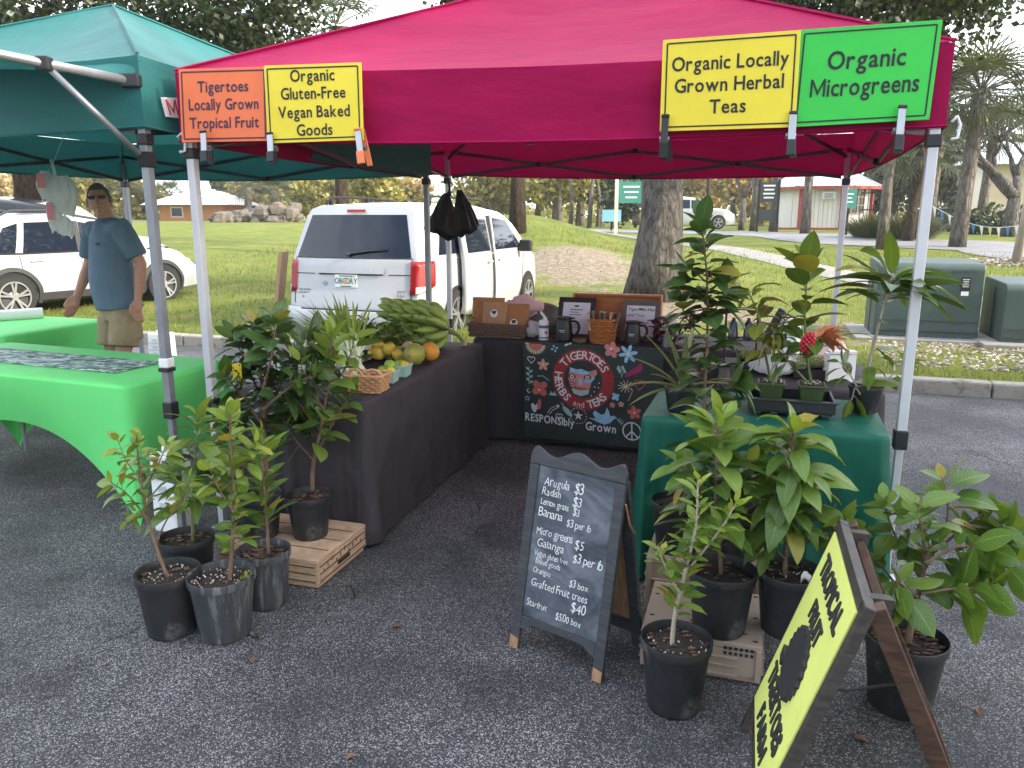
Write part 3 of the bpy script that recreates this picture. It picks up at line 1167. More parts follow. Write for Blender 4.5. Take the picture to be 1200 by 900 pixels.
cabbage(1085, 34, 5.4, .2, 2.0, 40, 'darker palm behind and left of the full cabbage palm')
cabbage(1145, 36, 4.6, .2, 1.9, 40, 'palm half hidden right behind the full cabbage palm, by the cream house')
cabbage(1062, 27, 3.2, .17, 1.7, 34, 'short dark palm left of the full cabbage palm behind the ornamental grass', 'bark_brown')
cabbage(118, 48, 3.4, .2, 1.9, 30, 'far palm seen just right of the man\'s head')
cabbage(150, 60, 3.0, .2, 2.2, 30, 'far palm on the lawn edge between the man and the grey tent leg')
cabbage(292, 55, 2.3, .25, 1.7, 30, 'far round palm standing right of the orange pavilion')
cabbage(322, 57, 2.1, .25, 1.6, 28, 'far short palm behind the rock pile left of the minivan')
cabbage(200, 60, 2.0, .25, 1.6, 26, 'far low palm left of the orange pavilion roof')

# bare spreading tree on the right and one left of the kiosk
def bare(label, b_, h, r0, spread, leaves, seed, depth=6):
    rr = random.Random(seed)
    t = thing('bare_tree', label, 'tree', b_, 0)
    m_, lf = MB(), MB()
    def grow(p, d, l, r, k):
        e = p + d * l
        mid = p.lerp(e, .5) + V((rr.uniform(-1, 1), rr.uniform(-1, 1), rr.uniform(-.3, .6))) * l * .09
        m_.tube([p, mid, e], [r, r * .85, r * .7], 8 if k > 3 else 4)
        if k <= 1:
            for _ in range(leaves):
                leafcard(lf, e + V((rr.gauss(0, .3), rr.gauss(0, .3), rr.gauss(0, .25))), .1, rr.random())
        if k == 0:
            return
        for q in range(2 if rr.random() < .6 else 3):
            nd = (d + V((rr.uniform(-1, 1), rr.uniform(-1, 1), rr.uniform(-.35, .7))) * spread).normalized()
            grow(e, nd, l * rr.uniform(.68, .88), r * .64, k - 1)
    grow(V(b_) + V((0, 0, -.05)), V((.02, 0, 1)), h, r0, depth)
    m_.build('trunk', M['bark_grey'], t, smooth=True, world=True)
    lf.build('crown', M['leaf_palm'], t, world=True)
    return t
bare('wide bare branched tree in front of the cream house at the right edge', at_y(1180, 30), 1.5, .3, .85, 4, 5, 6)
bare('thin leafless tree left of the white kiosk', at_y(868, 42), 1.7, .2, .6, 1, 9, 5)
bare('tall grey bare tree above the cream house at the far right', at_y(1215, 40), 2.2, .28, .65, 3, 21, 6)

# the far tree line: one thing per tree
def fartree(u, y, h, wd, leafmat, label, group, n=240, bark='bark_pale'):
    b_ = at_y(u, y)
    if u < 520:
        h *= .82
    cl_ = []
    for i in range(9):
        a = rnd.uniform(0, 6.28)
        k = rnd.random() ** .6
        cl_.append((b_ + V((math.cos(a) * wd * .42 * k, math.sin(a) * wd * .42 * k, h * rnd.uniform(.22, .92))), wd * .26))
    tree('far_tree', label, b_, h, .03 * h + .05, cl_, n, .016 * y * .42 + .05, leafmat, bark, group, split=.5, flare=1.2, spread=.5)
FG = 'trees along the far edge of the lawn'
for (u, y, h, wd, lm, lb) in (
    (265, 85, 5.5, 3, 'leaf_dark', 'small dark round tree directly above the orange pavilion roof'),
    (345, 62, 4.6, 5, 'leaf_far', 'yellowish tree above the rocks just left of the minivan'),
    (372, 66, 5.2, 5, 'leaf_far', 'tall yellow green tree behind the left half of the minivan roof'),
    (398, 60, 4.2, 4, 'leaf_far', 'low pale tree behind the centre of the minivan roof'),
    (440, 46, 5.2, 3.2, 'leaf_far', 'bright yellow green tree before the far apartment towers'),
    (300, 72, 5.0, 4, 'leaf_autumn', 'brownish thin tree behind the far round palm'),
    (480, 70, 5.0, 4, 'leaf_autumn', 'russet tree behind the right of the minivan roof rack'),
    (170, 62, 3.6, 3, 'leaf_far', 'bushy bright green tree left of the grey tent leg'),
    (140, 66, 4.4, 3, 'leaf_far', 'yellow green tree behind the man\'s shoulder'),
    (95, 60, 5.0, 4, 'leaf_far', 'yellow tree behind the hanging white bags'),
    (12, 70, 5.0, 5, 'leaf_autumn', 'far tree at the left picture edge above the dark vehicle'),
    (560, 60, 5.4, 5, 'leaf_far', 'pale olive tree behind the hanging black bags'),
    (585, 66, 6.2, 5, 'leaf_far', 'olive tree left of the slim dark palm trunk'),
    (630, 62, 6.4, 5, 'leaf_far', 'bright tree right of the slim dark palm trunk'),
    (655, 55, 6.8, 5, 'leaf_far', 'tall yellow green tree above the grassy mound'),
    (680, 64, 7.5, 5, 'leaf_far', 'tall tree left of the green two post sign'),
    (705, 58, 7.5, 5, 'leaf_dark', 'darker tree behind the green two post sign'),
    (722, 50, 4.2, 3.4, 'leaf_dark', 'dark green bush tree at the foot of the green two post sign'),
    (745, 70, 8, 6, 'leaf_far', 'tall yellow tree left of the big grey trunk'),
    (810, 75, 7.5, 6, 'leaf_far', 'yellow tree above the far white car'),
    (835, 70, 7, 5, 'leaf_autumn', 'orange brown tree above the far white car bonnet'),
    (858, 66, 6.5, 5, 'leaf_autumn', 'rust coloured tree left of the thin leafless tree'),
    (890, 62, 6.5, 5, 'leaf_autumn', 'pale rust tree behind the dark notice board'),
    (925, 70, 8, 6, 'leaf_far', 'tall pale tree behind the kiosk roof'),
    (1000, 60, 7, 5, 'leaf_far', 'olive tree right behind the kiosk'),
    (1045, 50, 6.5, 5, 'leaf_dark', 'dark tree behind the straight pale palm trunk'),
    (1085, 52, 6, 5, 'leaf_dark', 'dense dark tree behind the right front tent leg'),
    (1110, 46, 5.0, 5, 'leaf_dark', 'dense dark tree behind the bunting'),
    (1200, 58, 8, 6, 'leaf_palm', 'grey green tree behind the cream house')):
    fartree(u, y, h, wd, M and lm, lb, FG)
# slender pale trunks in the woodland
for i, (u, y) in enumerate(((668, 52), (690, 50), (700, 56), (648, 58), (676, 60))):
    b_ = at_y(u, y)
    t = thing('slender_tree', 'slender pale trunk among the yellow trees left of the green sign', 'tree', b_, 0, 'slender pale trunks in the wood')
    m_ = MB()
    m_.tube([b_, b_ + V((.1, 0, 2)), b_ + V((.35 * (1 if i % 2 else -1), 0, 5)), b_ + V((.8 * (1 if i % 2 else -1), 0, 7.5))], [.16, .13, .10, .05], 7)
    m_.build('trunk', M['bark_pale'], t, smooth=True, world=True)
    m_ = MB()
    crown(m_, [(b_ + V((.6 * (1 if i % 2 else -1), 0, 7)), 1.2), (b_ + V((0, 0, 6)), 1.0)], 120, .4)
    m_.build('crown', M['leaf_far'], t, world=True)

m_ = MB()
for _ in range(11000):
    x = rnd.uniform(-75, 75)
    y = rnd.uniform(84, 96)
    hh = 1.7 + 1.2 * MN.noise(V((x * .16, 0, 7))) + 1.2 * MN.noise(V((x * .6, 0, 3))) + .07 * max(0, x + 6)
    z = terrain(x, y) + rnd.random() * max(.8, hh)
    leafcard(m_, V((x, y, z)), rnd.uniform(.4, .9), min(1, max(0, .45 + .5 * MN.noise(V((x * .3, z * .4, 1))) + rnd.uniform(-.2, .2))))
stuff(m_.build('far_wood', M['leaf_far']), 'continuous yellowish wood along the far edge of the park', 'wood')
# shrubs
def shrub(u, y, wd, h, leafmat, label, n=900, sz=.12, name='shrub'):
    b_ = at_y(u, y)
    t = thing(name, label, 'shrub', b_, 0)
    m_ = MB()
    for _ in range(n):
        a, k = rnd.uniform(0, 6.28), rnd.random() ** .5
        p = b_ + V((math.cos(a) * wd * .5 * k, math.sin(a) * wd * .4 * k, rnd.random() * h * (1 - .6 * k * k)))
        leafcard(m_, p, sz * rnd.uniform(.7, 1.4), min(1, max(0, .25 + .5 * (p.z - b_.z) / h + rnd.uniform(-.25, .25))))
    m_.build('foliage', M[leafmat], t, world=True)
    m_ = MB()
    for _ in range(6):
        m_.tube([b_, b_ + V((rnd.uniform(-.3, .3) * wd, rnd.uniform(-.2, .2) * wd, h * .7))], [.03, .01], 5)
    m_.build('stems', M['bark_brown'], t, world=True)
for (u, y, wd, h, lb) in ((1090, 38, 3, 1.4, 'low dark shrub under the palms beside the tent leg'), (1155, 33, 2.6, 1.3, 'dark palmetto shrub below the bare tree'), (1195, 33, 2.4, 1.2, 'dark shrub at the right edge below the cream house'),
                      (185, 62, 5, .8, 'long low hedge on the far lawn left of the orange pavilion'), (222, 60, 4, .8, 'low hedge directly before the orange pavilion')):
    shrub(u, y, wd, h, 'leaf_dark' if u > 600 else 'leaf_far', lb, 700, .22)
def tussock(u, y, wd, h, label):
    b_ = at_y(u, y)
    m_ = MB()
    for _ in range(900):
        a, k = rnd.uniform(0, 6.28), rnd.random() ** .5
        p = b_ + V((math.cos(a) * wd * .4 * k, math.sin(a) * wd * .3 * k, 0))
        d = V((math.cos(a) * .5 * k + rnd.gauss(0, .15), math.sin(a) * .5 * k, 1))
        m_.leaf(p, d, V((math.cos(a), math.sin(a), 0)), h * rnd.uniform(.7, 1.15), .03, .8, .2, rnd.random() * .8, 4)
    tag(m_.build('ornamental_grass', M['leaf_palm']), label, 'grass clump')
tussock(1020, 29, 1.7, .95, 'ornamental grass clump at the kiosk end, left of the pale palm trunk')
tussock(1062, 28, 2.2, 1.0, 'ornamental grass clump between the pale palm trunk and the tent leg')

# rock pile on the far lawn
m_ = MB()
for i in range(420):
    u = rnd.uniform(255, 350)
    p = at_y(u, rnd.uniform(43, 50))
    r_ = rnd.uniform(.12, .5)
    hmax = .2 + .6 * ss(255, 335, u)
    m_.blob((p.x, p.y, p.z + rnd.random() ** 1.5 * hmax), r_, 6, 4, .5, rnd.random(), (1, 1, .75))
stuff(m_.build('rock_pile', M['rock']), 'heap of grey brown rubble rocks on the far lawn left of the minivan', 'rocks')

# ------------------------------------------------------------ buildings
def kiosk():
    c = at_y(960, 46)
    t = thing('kiosk', 'small white octagonal kiosk with red corner posts and ribbed metal roof', 'kiosk', c, 0)
    R0, hw = 2.75, 2.35
    ang = [R(22.5 + 45 * i - 22) for i in range(8)]
    P8 = [V((R0 * math.cos(a), R0 * math.sin(a), 0)) for a in ang]
    m_ = MB()
    for i in range(8):
        a, b_ = P8[i], P8[(i + 1) % 8]
        for k in range(9):     # vertical boards
            p, q = a.lerp(b_, k / 9 + .004), a.lerp(b_, (k + 1) / 9 - .004)
            n = (p + q).normalized()
            m_.prism([p - n * .05, q - n * .05, q + n * .0, p + n * .0], (0, 0, hw))
    m_.build('wall', M['white_wall'], t)
    for p in P8:
        m_ = MB()
        m_.box(p + V((0, 0, hw / 2)), (.2, .2, hw), math.atan2(p.y, p.x))
        m_.build('corner_post', M['red_trim'], t)
    m_ = MB()
    ap = V((0, 0, hw + 1.6))
    RO = R0 * 1.2
    E8 = [V((RO * math.cos(a), RO * math.sin(a), hw - .02)) for a in ang]
    for i in range(8):
        a, b_ = E8[i], E8[(i + 1) % 8]
        m_.poly([a, b_, ap])
        n = (b_ - a).cross(ap - a).normalized()
        for k in range(7):
            s = (k + .5) / 7
            p = a.lerp(b_, s)
            q = ap.lerp(p, max(.02, abs(s - .5) * 2 * .98))
            m_.bar(p + n * .02, q + n * .02, .05, .05, n)
        m_.bar(a + V((0, 0, .03)), ap + V((0, 0, .03)), .1, .06)
    m_.build('roof', M['metal_roof'], t)
    m_ = MB()
    for i in range(8):
        m_.bar(E8[i] + V((0, 0, -.06)), E8[(i + 1) % 8] + V((0, 0, -.06)), .06, .16)
    m_.build('fascia', M['red_trim'], t)
    # faces towards the lawn: find the two facing the camera best
    for idx, kind in ((4, 'ac'), (5, 'ac2'), (6, 'win')):
        a, b_ = P8[idx], P8[(idx + 1) % 8]
        mid = (a + b_) / 2
        n = mid.normalized()
        rz = math.atan2((b_ - a).y, (b_ - a).x)
        if kind == 'ac2':
            q = MB().box(mid + V((0, 0, 1.85)) + n * .14 + (b_ - a).normalized() * .35, (.62, .34, .38), rz)
            ac = q.build('air_conditioner', M['white_plastic'], t)
            q = MB()
            for k in range(5):
                q.box(mid + V((0, 0, 1.72 + k * .055)) + n * .315 + (b_ - a).normalized() * .35, (.46, .012, .022), rz)
            q.build('grille', M['black_plastic'], ac)
        if kind == 'win':
            q = MB().box(mid + V((0, 0, 1.55)) + n * .02, (.95, .06, 1.3), rz)
            wn = q.build('window', M['dark_glass'], t)
            q = MB()
            d = (b_ - a).normalized()
            for k in (-1, 0, 1):
                q.box(mid + V((0, 0, 1.55)) + n * .06 + d * k * .45, (.05, .05, 1.36), rz)
            for z in (.9, 1.33, 1.77, 2.2):
                q.box(mid + V((0, 0, z)) + n * .062, (.95, .05, .05), rz)
            q.build('frame', M['post_wood'], wn)
        if kind == 'ac':
            q = MB().box(mid + V((0, 0, 1.0)) + n * .02, (.8, .05, 2.0), rz)
            q.build('door', M['white_wall'], t)
    q = MB().lathe([(R0 + .12, -.3), (R0 + .12, .1), (R0, .12)], seg=8)
    q.build('plinth', M['red_trim'], t)
kiosk()

def house(name, label, c, wd, dp, h, rz, wallm, roofm, rh=1.0, over=.5, wins=()):
    t = thing(name, label, 'building', c, rz)
    MB().box((0, 0, h / 2 - .2), (wd, dp, h + .4)).build('wall', M[wallm], t)
    m_ = MB()
    W2, D2 = wd / 2 + over, dp / 2 + over
    e = [V((-W2, -D2, h)), V((W2, -D2, h)), V((W2, D2, h)), V((-W2, D2, h))]
    r1, r2 = V((-wd * .3, 0, h + rh)), V((wd * .3, 0, h + rh))
    for q in ([e[0], e[1], r2, r1], [e[1], e[2], r2], [e[2], e[3], r1, r2], [e[3], e[0], r1]):
        m_.poly(q)
    m_.poly([e[3], e[2], e[1], e[0]])
    k = -W2 + .2
    while k < W2:
        s = min(1, max(0, (W2 - abs(k)) / (W2 - wd * .3)))
        m_.bar((k, -D2, h + .02), (k * (1 if s >= 1 else 1), -D2 * (1 - s) , h + rh * s + .02), .05, .05)
        k += .45
    m_.build('roof', M[roofm], t)
    for (x, z, a, b_) in wins:
        f = MB().box((x, -dp / 2 - .02, z), (a, .06, b_)).build('window', M['white_plastic'], t)
        MB().box((x, -dp / 2 - .055, z), (a - .14, .03, b_ - .14)).build('pane', M['dark_glass'], f)
    return t
house('pavilion', 'low orange brick pavilion with pale metal roof on the far lawn', at_y(243, 57), 4.6, 4, 1.1, R(-8), 'orange_brick', 'metal_roof', .95, .9, ((-1.0, .6, .9, .7),))
house('shed', 'low white roofed shed right of the orange pavilion', at_y(292, 66), 4.2, 3, .5, R(-4), 'far_wall', 'metal_roof', .4, .3, ((.8, .2, .6, .4),))
hs = house('house', 'cream house with a pale column behind the bare tree at the right edge', at_y(1195, 44), 7, 5, 3.4, R(-16), 'cream', 'metal_roof', 1.3, .6, ((1.0, 1.8, 1.0, 1.3),))
MB().box((-3.3, -2.75, 1.7), (.55, .45, 3.6)).build('column', M['far_wall'], hs)
for i, (u, lb) in enumerate(((408, 'far pale apartment tower left of the brown palm trunk'), (440, 'far pale apartment tower right of the brown palm trunk'))):
    c = V(((u - 600) / FPX * 400, 395 + 8 * i, .9))
    t = thing('apartment_tower', lb, 'building', c, R(12 if i else -6))
    MB().box((0, 0, 21), (17, 16, 46)).build('wall', M['far_wall'], t)
    for k in range(14):
        MB().box((0, -8.4, 2 + k * 3.1), (15.5, 1.2, .9)).build('balcony', M['white_plastic'], t)
        MB().box((0, -8.06, 3.6 + k * 3.1), (14.5, .2, 1.7)).build('window', M['dark_glass'], t)

# signs, stakes and bunting in the park
def two_post(u, y, label):
    b_ = at_y(u, y)
    t = thing('park_sign', label, 'sign', b_, R(-8))
    for k in (-1, 1):
        MB().box((k * .62, 0, 1.2), (.16, .16, 2.5)).build('post', M['far_wall'], t)
    MB().box((0, 0, 1.75), (1.06, .1, .9)).build('panel', M['teal_sign'], t)
    m_ = MB()
    for k in range(3):
        m_.box((0, -.055, 1.98 - k * .22), (.7 - .1 * k, .012, .07))
    m_.build('lettering', M['white_plastic'], t)
two_post(738, 34, 'green park sign between two pale posts left of the big grey trunk')
def small_sign(u, y, z, sz, label, mat, mark=True, posth=None):
    b_ = at_y(u, y)
    t = thing('sign', label, 'sign', b_, R(-10))
    MB().box((0, .03, z / 2), (.09, .05, z)).build('post', M['matt_black'], t)
    MB().box((0, 0, z), (sz[0], .04, sz[1])).build('panel', M[mat], t)
    if mark:
        m_ = MB()
        for k in range(3):
            m_.box((0, -.024, z + sz[1] * (.22 - .2 * k)), (sz[0] * (.55 - .2 * (k % 2)), .01, sz[1] * .07))
        m_.build('lettering', M['white_plastic'], t)
pm('sign_blue', (.25, .55, .62), .5, 5, .1)
pm('sign_dark', (.03, .045, .04), .5, 5, .1)
small_sign(716, 38, .75, (.9, .55), 'small pale blue board sign low on the lawn left of the green sign', 'sign_blue', False)
small_sign(990, 31, 1.45, (.55, .75), 'green and white square sign on a post before the kiosk window', 'teal_sign')
b_ = at_y(897, 35)
t = thing('notice_board', 'tall dark notice board between two black posts left of the kiosk', 'sign', b_, R(-10))
for k in (-1, 1):
    MB().box((k * .42, 0, 1.15), (.1, .1, 2.3)).build('post', M['matt_black'], t)
MB().box((0, 0, 1.75), (.74, .08, .85)).build('panel', M['sign_dark'], t)
m_ = MB()
for k in range(4):
    m_.box((0, -.045, 2.03 - k * .17), (.5 - .08 * (k % 2), .012, .07))
m_.build('lettering', M['white_plastic'], t)
MB().box((0, 0, .75), (.74, .05, .5)).build('lower_panel', M['sign_dark'], t)
# fence behind the palms
b_ = at_y(1062, 36)
t = thing('fence', 'black metal picket fence under the palms right of the kiosk', 'fence', b_, R(-16))
m_ = MB()
for z in (.25, 1.0, 1.75):
    m_.box((0, 0, z), (4.2, .04, .05))
m_.build('rails', M['matt_black'], t)
m_ = MB()
for k in range(27):
    m_.box((-2.1 + k * .16, 0, 1.0), (.025, .025, 1.8))
m_.build('pickets', M['matt_black'], t)
# stake of a young tree
b_ = Tr(1190, 308)
t = thing('wooden_post', 'weathered wooden post in a pale gravel ring at the right edge', 'post', b_)
MB().tube([b_ + V((0, 0, -.1)), b_ + V((.12, 0, 1.5)), b_ + V((.2, 0, 2.5))], [.11, .10, .09], 10).build('post', M['post_wood'], t, smooth=True, world=True)
m_ = MB()
for _ in range(260):
    a, k = rnd.uniform(0, 6.28), rnd.random() ** .5 * 1.1
    x, y = b_.x + math.cos(a) * k, b_.y + math.sin(a) * k
    m_.blob((x, y, terrain(x, y) + .015), rnd.uniform(.03, .07), 5, 3, .3, rnd.random(), (1, 1, .6))
stuff(m_.build('stone_ring', M['gravel']), 'ring of pale stones round the weathered post', 'stones')
# bunting
pa, pb = at_y(1085, 30) + V((0, 0, 1.2)), at_y(1225, 27) + V((0, 0, .75))
t = thing('bunting', 'string of blue and white pennants sagging across the lawn at the right', 'bunting', pa)
sag = lambda s: pa.lerp(pb, s) + V((0, 0, -.55 * math.sin(PI * s)))
MB().tube([sag(i / 16) for i in range(17)], .012, 4).build('cord', M['white_plastic'], t, world=True)
pm('pennant_blue', (.05, .2, .5), .6, 5, .1)
pm('pennant_yellow', (.7, .6, .2), .6, 5, .1)
for i in range(14):
    p = sag((i + .3) / 14)
    q = sag((i + .75) / 14)
    m_ = MB()
    m_.prism([p, q, (p + q) / 2 + V((.03, -.05, -.38))], (0, .006, 0))
    m_.build('pennant', M[('white_plastic', 'pennant_blue', 'white_plastic', 'pennant_yellow')[i % 4]], t, world=True)
# lamp posts far off
for (u, y, h, lb) in ((827, 48, 8, 'dark slim lamp post behind the far white car'),):
    b_ = at_y(u, y)
    t = thing('street_lamp', lb, 'street lamp', b_)
    MB().tube([(0, 0, 0), (0, 0, h)], [.11, .07], 8).build('pole', M['matt_black'], t)
    MB().bar((0, 0, h), (.9, 0, h + .1), .08, .08).build('arm', M['matt_black'], t)
    MB().box((1.1, 0, h + .08), (.6, .25, .12)).build('lamp_head', M['matt_black'], t)

# utility cabinets
def cabinet(label, corner, wd, dp, h, plate):
    """corner = left front foot; front faces the stall"""
    t = thing('utility_cabinet', label, 'utility cabinet', corner, math.atan2(EX.y, EX.x))
    m_ = MB()
    n = 6
    prof = [(0, 0), (0, h - .09)] + [(.09 * (1 - math.cos(PI / 2 * i / n)), h - .09 + .09 * math.sin(PI / 2 * i / n)) for i in range(1, n + 1)] + [(dp - .05, h + .03), (dp, h), (dp, 0)]
    m_.prism([(0, y, z) for y, z in prof], (wd, 0, 0))
    m_.build('housing', M['cabinet_green'], t, bevel=.012)
    m_ = MB()
    m_.box((wd / 2, -.008, h * .10), (wd - .01, .012, .012))
    m_.box((wd / 2, -.008, h * .24), (wd * .96, .008, .008))
    m_.box((-.006, dp * .45, h * .46), (.008, .012, h * .86))
    m_.build('seam', M['sign_dark'], t)
    q = Quad((wd * .05, -.004, h * .05), (wd * .95, -.004, h * .05), (wd * .95, -.004, h * .95), (wd * .05, -.004, h * .95))
    if plate:
        f = MB().box((wd * .83, -.012, h * .74), (.10, .008, .16)).build('warning_label', M['ink'], t)
        m_ = MB()
        for k in range(5):
            m_.box((wd * .83, -.018, h * .74 + .055 - k * .022), (.075 - .01 * (k % 3), .003, .007))
        m_.build('print', M['white_plastic'], f)
        MB().box((wd * .83, -.012, h * .74 - .115), (.08, .006, .05)).build('sticker', M['white_plastic'], t)
        m_ = MB()
        q.write(m_, '61268 816 757', .84, .915, .045, .006)
        m_.build('numbers', M['sign_dark'], t)
    m_ = MB().box((wd * .5 + .03, dp * .5, -.03), (wd + .5, dp + .45, .1))
    m_.build('pad', M['concrete'], t, bevel=.01)
    return t
c1 = Tr(1022, 397)
cabinet('taller green utility cabinet with black label behind the plumeria and front tent leg', c1 + V((0, 0, .02)), 1.16, .85, .92, True)
c2 = Tr(1171, 405)
cabinet('lower green utility cabinet cut by the right picture edge', c2 + V((0, 0, .02)), 1.1, .95, .70, False)
# ------------------------------------------------------------ vehicles
pm('paint_white', (.43, .44, .46), .28, 3, .03, coat=.6)
pm('paint_dark', (.02, .022, .026), .25, 3, .1, coat=.6)
glassm('car_glass', (.010, .015, .026))
glassm('red_lens', (.27, .006, .009), .12)
glassm('clear_lens', (.6, .6, .6), .1)
pm('rubber', (.018, .018, .018), .85, 20, .2, .2, 60)
pm('alloy', (.55, .56, .58), .3, 6, .1, metal=.8)
pm('cladding', (.035, .036, .038), .7, 10, .15)
pm('interior', (.05, .05, .052), .8, 6, .3)
pm('plate', (.70, .75, .72), .5, 20, .05)
pm('plate_ink', (.03, .12, .09), .5, 20, .05)
pm('plate_orange', (.75, .28, .06), .5, 20, .05)
pm('cloud_grey', (.32, .33, .34), .5, 10, .1)

class Car:
    def __init__(s, name, label, loc, rz, L, W, top, belt, tum, zb, lean, nose, mat, cat):
        s.L, s.W, s.top, s.belt, s.tum, s.zb, s.lean, s.nose = L, W, top, belt, tum, zb, lean, nose
        s.t = thing(name, label, cat, loc, rz)
        s.mat = mat
    def interp(s, tab, x):
        for (a, b), (c, d) in zip(tab[:-1], tab[1:]):
            if x <= c:
                k = (x - a) / (c - a)
                return b + (d - b) * max(0, k)
        return tab[-1][1]
    def ztop(s, x):
        return sum(s.interp(s.top, x + d) for d in (-.06, 0, .06)) / 3
    def hw(s, x, z):
        w_ = s.W / 2
        w_ -= .11 * (1 - ss(0, .32, x)) ** 2
        w_ -= .26 * ss(s.L - .85, s.L, x) ** 2
        w_ += .012 * math.sin(PI * min(1, max(0, (z - s.zb) / (s.belt - s.zb))))
        if z > s.belt:
            w_ -= (z - s.belt) * s.tum + .05 * (z - s.belt) ** 2
        if z < .45:
            w_ -= (.45 - z) * .22
        return w_
    def xl(s, x, z):
        r = s.interp(s.lean, z)
        f = s.interp(s.nose, z)
        return x + r * (1 - ss(0, 1.3, x)) - f * ss(s.L - .9, s.L, x)
    def side(s, x, z, sgn, off=0.0):
        return V((s.xl(x, z), sgn * (s.hw(x, z) + off), z))
    def rear(s, y, z, off=0.0):
        w_ = s.hw(0, z)
        return V((s.xl(0, z) - .07 * (1 - (y / w_) ** 2) - off, y, z))
    def body(s):
        m_ = MB()
        xs = [0, .04, .1, .18, .28, .4] + [.4 + (s.L - .9 - .4) * i / 40 for i in range(1, 41)] + [s.L - .7, s.L - .5, s.L - .32, s.L - .18, s.L - .08, s.L - .02, s.L]
        rings = []
        for x in xs:
            zt = s.ztop(x)
            rg = []
            zs = zt - .09
            half = []
            for k in range(13):
                z = s.zb + (zs - s.zb) * k / 12
                half.append((s.hw(x, z), z))
            w_ = half[-1][0]
            half += [(w_ - .02, zt - .05), (w_ - .06, zt - .02), (w_ - .14, zt + .002), (w_ * .5, zt + .02), (0, zt + .03)]
            pts = [V((s.xl(x, z), y, z)) for y, z in half] + [V((s.xl(x, z), -y, z)) for y, z in half[-2::-1]]
            rings.append([m_.vert(p) for p in pts])
        n = len(rings[0])
        for a, b in zip(rings[:-1], rings[1:]):
            for k in range(n - 1):
                m_.face([a[k], a[k + 1], b[k + 1], b[k]])
            m_.face([a[n - 1], a[0], b[0], b[n - 1]])
        # rear face bulges
        zt = s.ztop(0)
        cols = 10
        def fn(i, j):
            z = s.zb + (zt - .012 - s.zb) * j
            w_ = s.hw(0, min(z, zt - .09)) - (.06 * max(0, (z - (zt - .09)) / .09) ** 2)
            y = w_ * (1 - 2 * i)
            u_ = 1 - (1 - 2 * i) ** 2
            return V((s.xl(0, z) - .07 * u_ * (1 - max(0, j - .86) / .14 * .6), y, z + (.045 * min(1, u_ * 1.6) * max(0, j - .9) / .1)))
        m_.grid(fn, cols, 16)
        zt2 = s.ztop(s.L)
        def fn2(i, j):
            z = s.zb + (zt2 - .01 - s.zb) * j
            w_ = s.hw(s.L, min(z, zt2 - .09))
            return V((s.xl(s.L, z) + .10 * (1 - (1 - 2 * i) ** 2), w_ * (2 * i - 1), z))
        m_.grid(fn2, cols, 8)
        return m_.build('body', s.mat, s.t, smooth=True, ang=38)
    def patch(s, name, corners, mat, sgn=1, off=.006, nx=8, nz=4, parent=None, smooth=True):
        """four (x, z) corners on the flank: low rear, low front, high front, high rear"""
        m_ = MB()
        a, b, c, d = [V((q[0], q[1], 0)) for q in corners]
        def fn(i, j):
            p = a.lerp(b, i).lerp(d.lerp(c, i), j)
            return s.side(p.x, p.y, sgn, off)
        m_.grid(fn, nx, nz)
        return m_.build(name, mat, parent or s.t, smooth=smooth)
    def line(s, pts, sgn, mat, name, wd=.012, parent=None, off=.002):
        m_ = MB()
        pts2 = []
        for (a, b) in zip(pts[:-1], pts[1:]):
            for k in range(6):
                pts2.append((a[0] + (b[0] - a[0]) * k / 6, a[1] + (b[1] - a[1]) * k / 6))
        pts2.append(pts[-1])
        m_.tube([s.side(x, z, sgn, off) for x, z in pts2], wd / 2, 5)
        return m_.build(name, mat, parent or s.t)
    def rpatch(s, name, corners, mat, off=.006, ny=10, nz=5, parent=None):
        m_ = MB()
        a, b, c, d = [V((q[0], q[1], 0)) for q in corners]
        def fn(i, j):
            p = a.lerp(b, i).lerp(d.lerp(c, i), j)
            return s.rear(p.x, p.y, off)
        m_.grid(fn, ny, nz)
        return m_.build(name, mat, parent or s.t, smooth=True)
    def wheel(s, x, sgn, r, spokes=5, lip=None, well=1.16):
        w_ = s.hw(x, r + .2)
        m_ = MB()
        pts = []
        R_ = r * well
        for i in range(29):
            a = -.62 + (PI + 1.24) * i / 28
            px, pz = x + R_ * math.cos(a), r + R_ * math.sin(a)
            if pz < s.zb - .01:
                pz = s.zb - .01
            pts.append((px, pz))
        cvert = m_.vert(s.side(x, r + .1, sgn, .004))
        ids = [m_.vert(s.side(px, pz, sgn, .004)) for px, pz in pts]
        for i in range(28):
            m_.face([cvert, ids[i], ids[i + 1]])
        m_.build('wheel_well_shade', M['matt_black'], s.t)  # flat black disc on the flank, painting the dark of the wheel well
        if lip:
            m_ = MB()
            inner = [(x + R_ * math.cos(-.3 + (PI + .6) * i / 24), r + R_ * math.sin(-.3 + (PI + .6) * i / 24)) for i in range(25)]
            outer = [(x + (R_ + lip[0]) * math.cos(-.3 + (PI + .6) * i / 24), r + (R_ + lip[0]) * math.sin(-.3 + (PI + .6) * i / 24)) for i in range(25)]
            for i in range(24):
                q = [s.side(inner[i][0], inner[i][1], sgn, .03), s.side(outer[i][0], outer[i][1], sgn, .02), s.side(outer[i + 1][0], outer[i + 1][1], sgn, .02), s.side(inner[i + 1][0], inner[i + 1][1], sgn, .03)]
                m_.prism(q, (0, -sgn * .03, 0))
            m_.build('arch_trim', lip[1], s.t)
        c = V((x, sgn * (w_ - .085), r))
        tw = .11
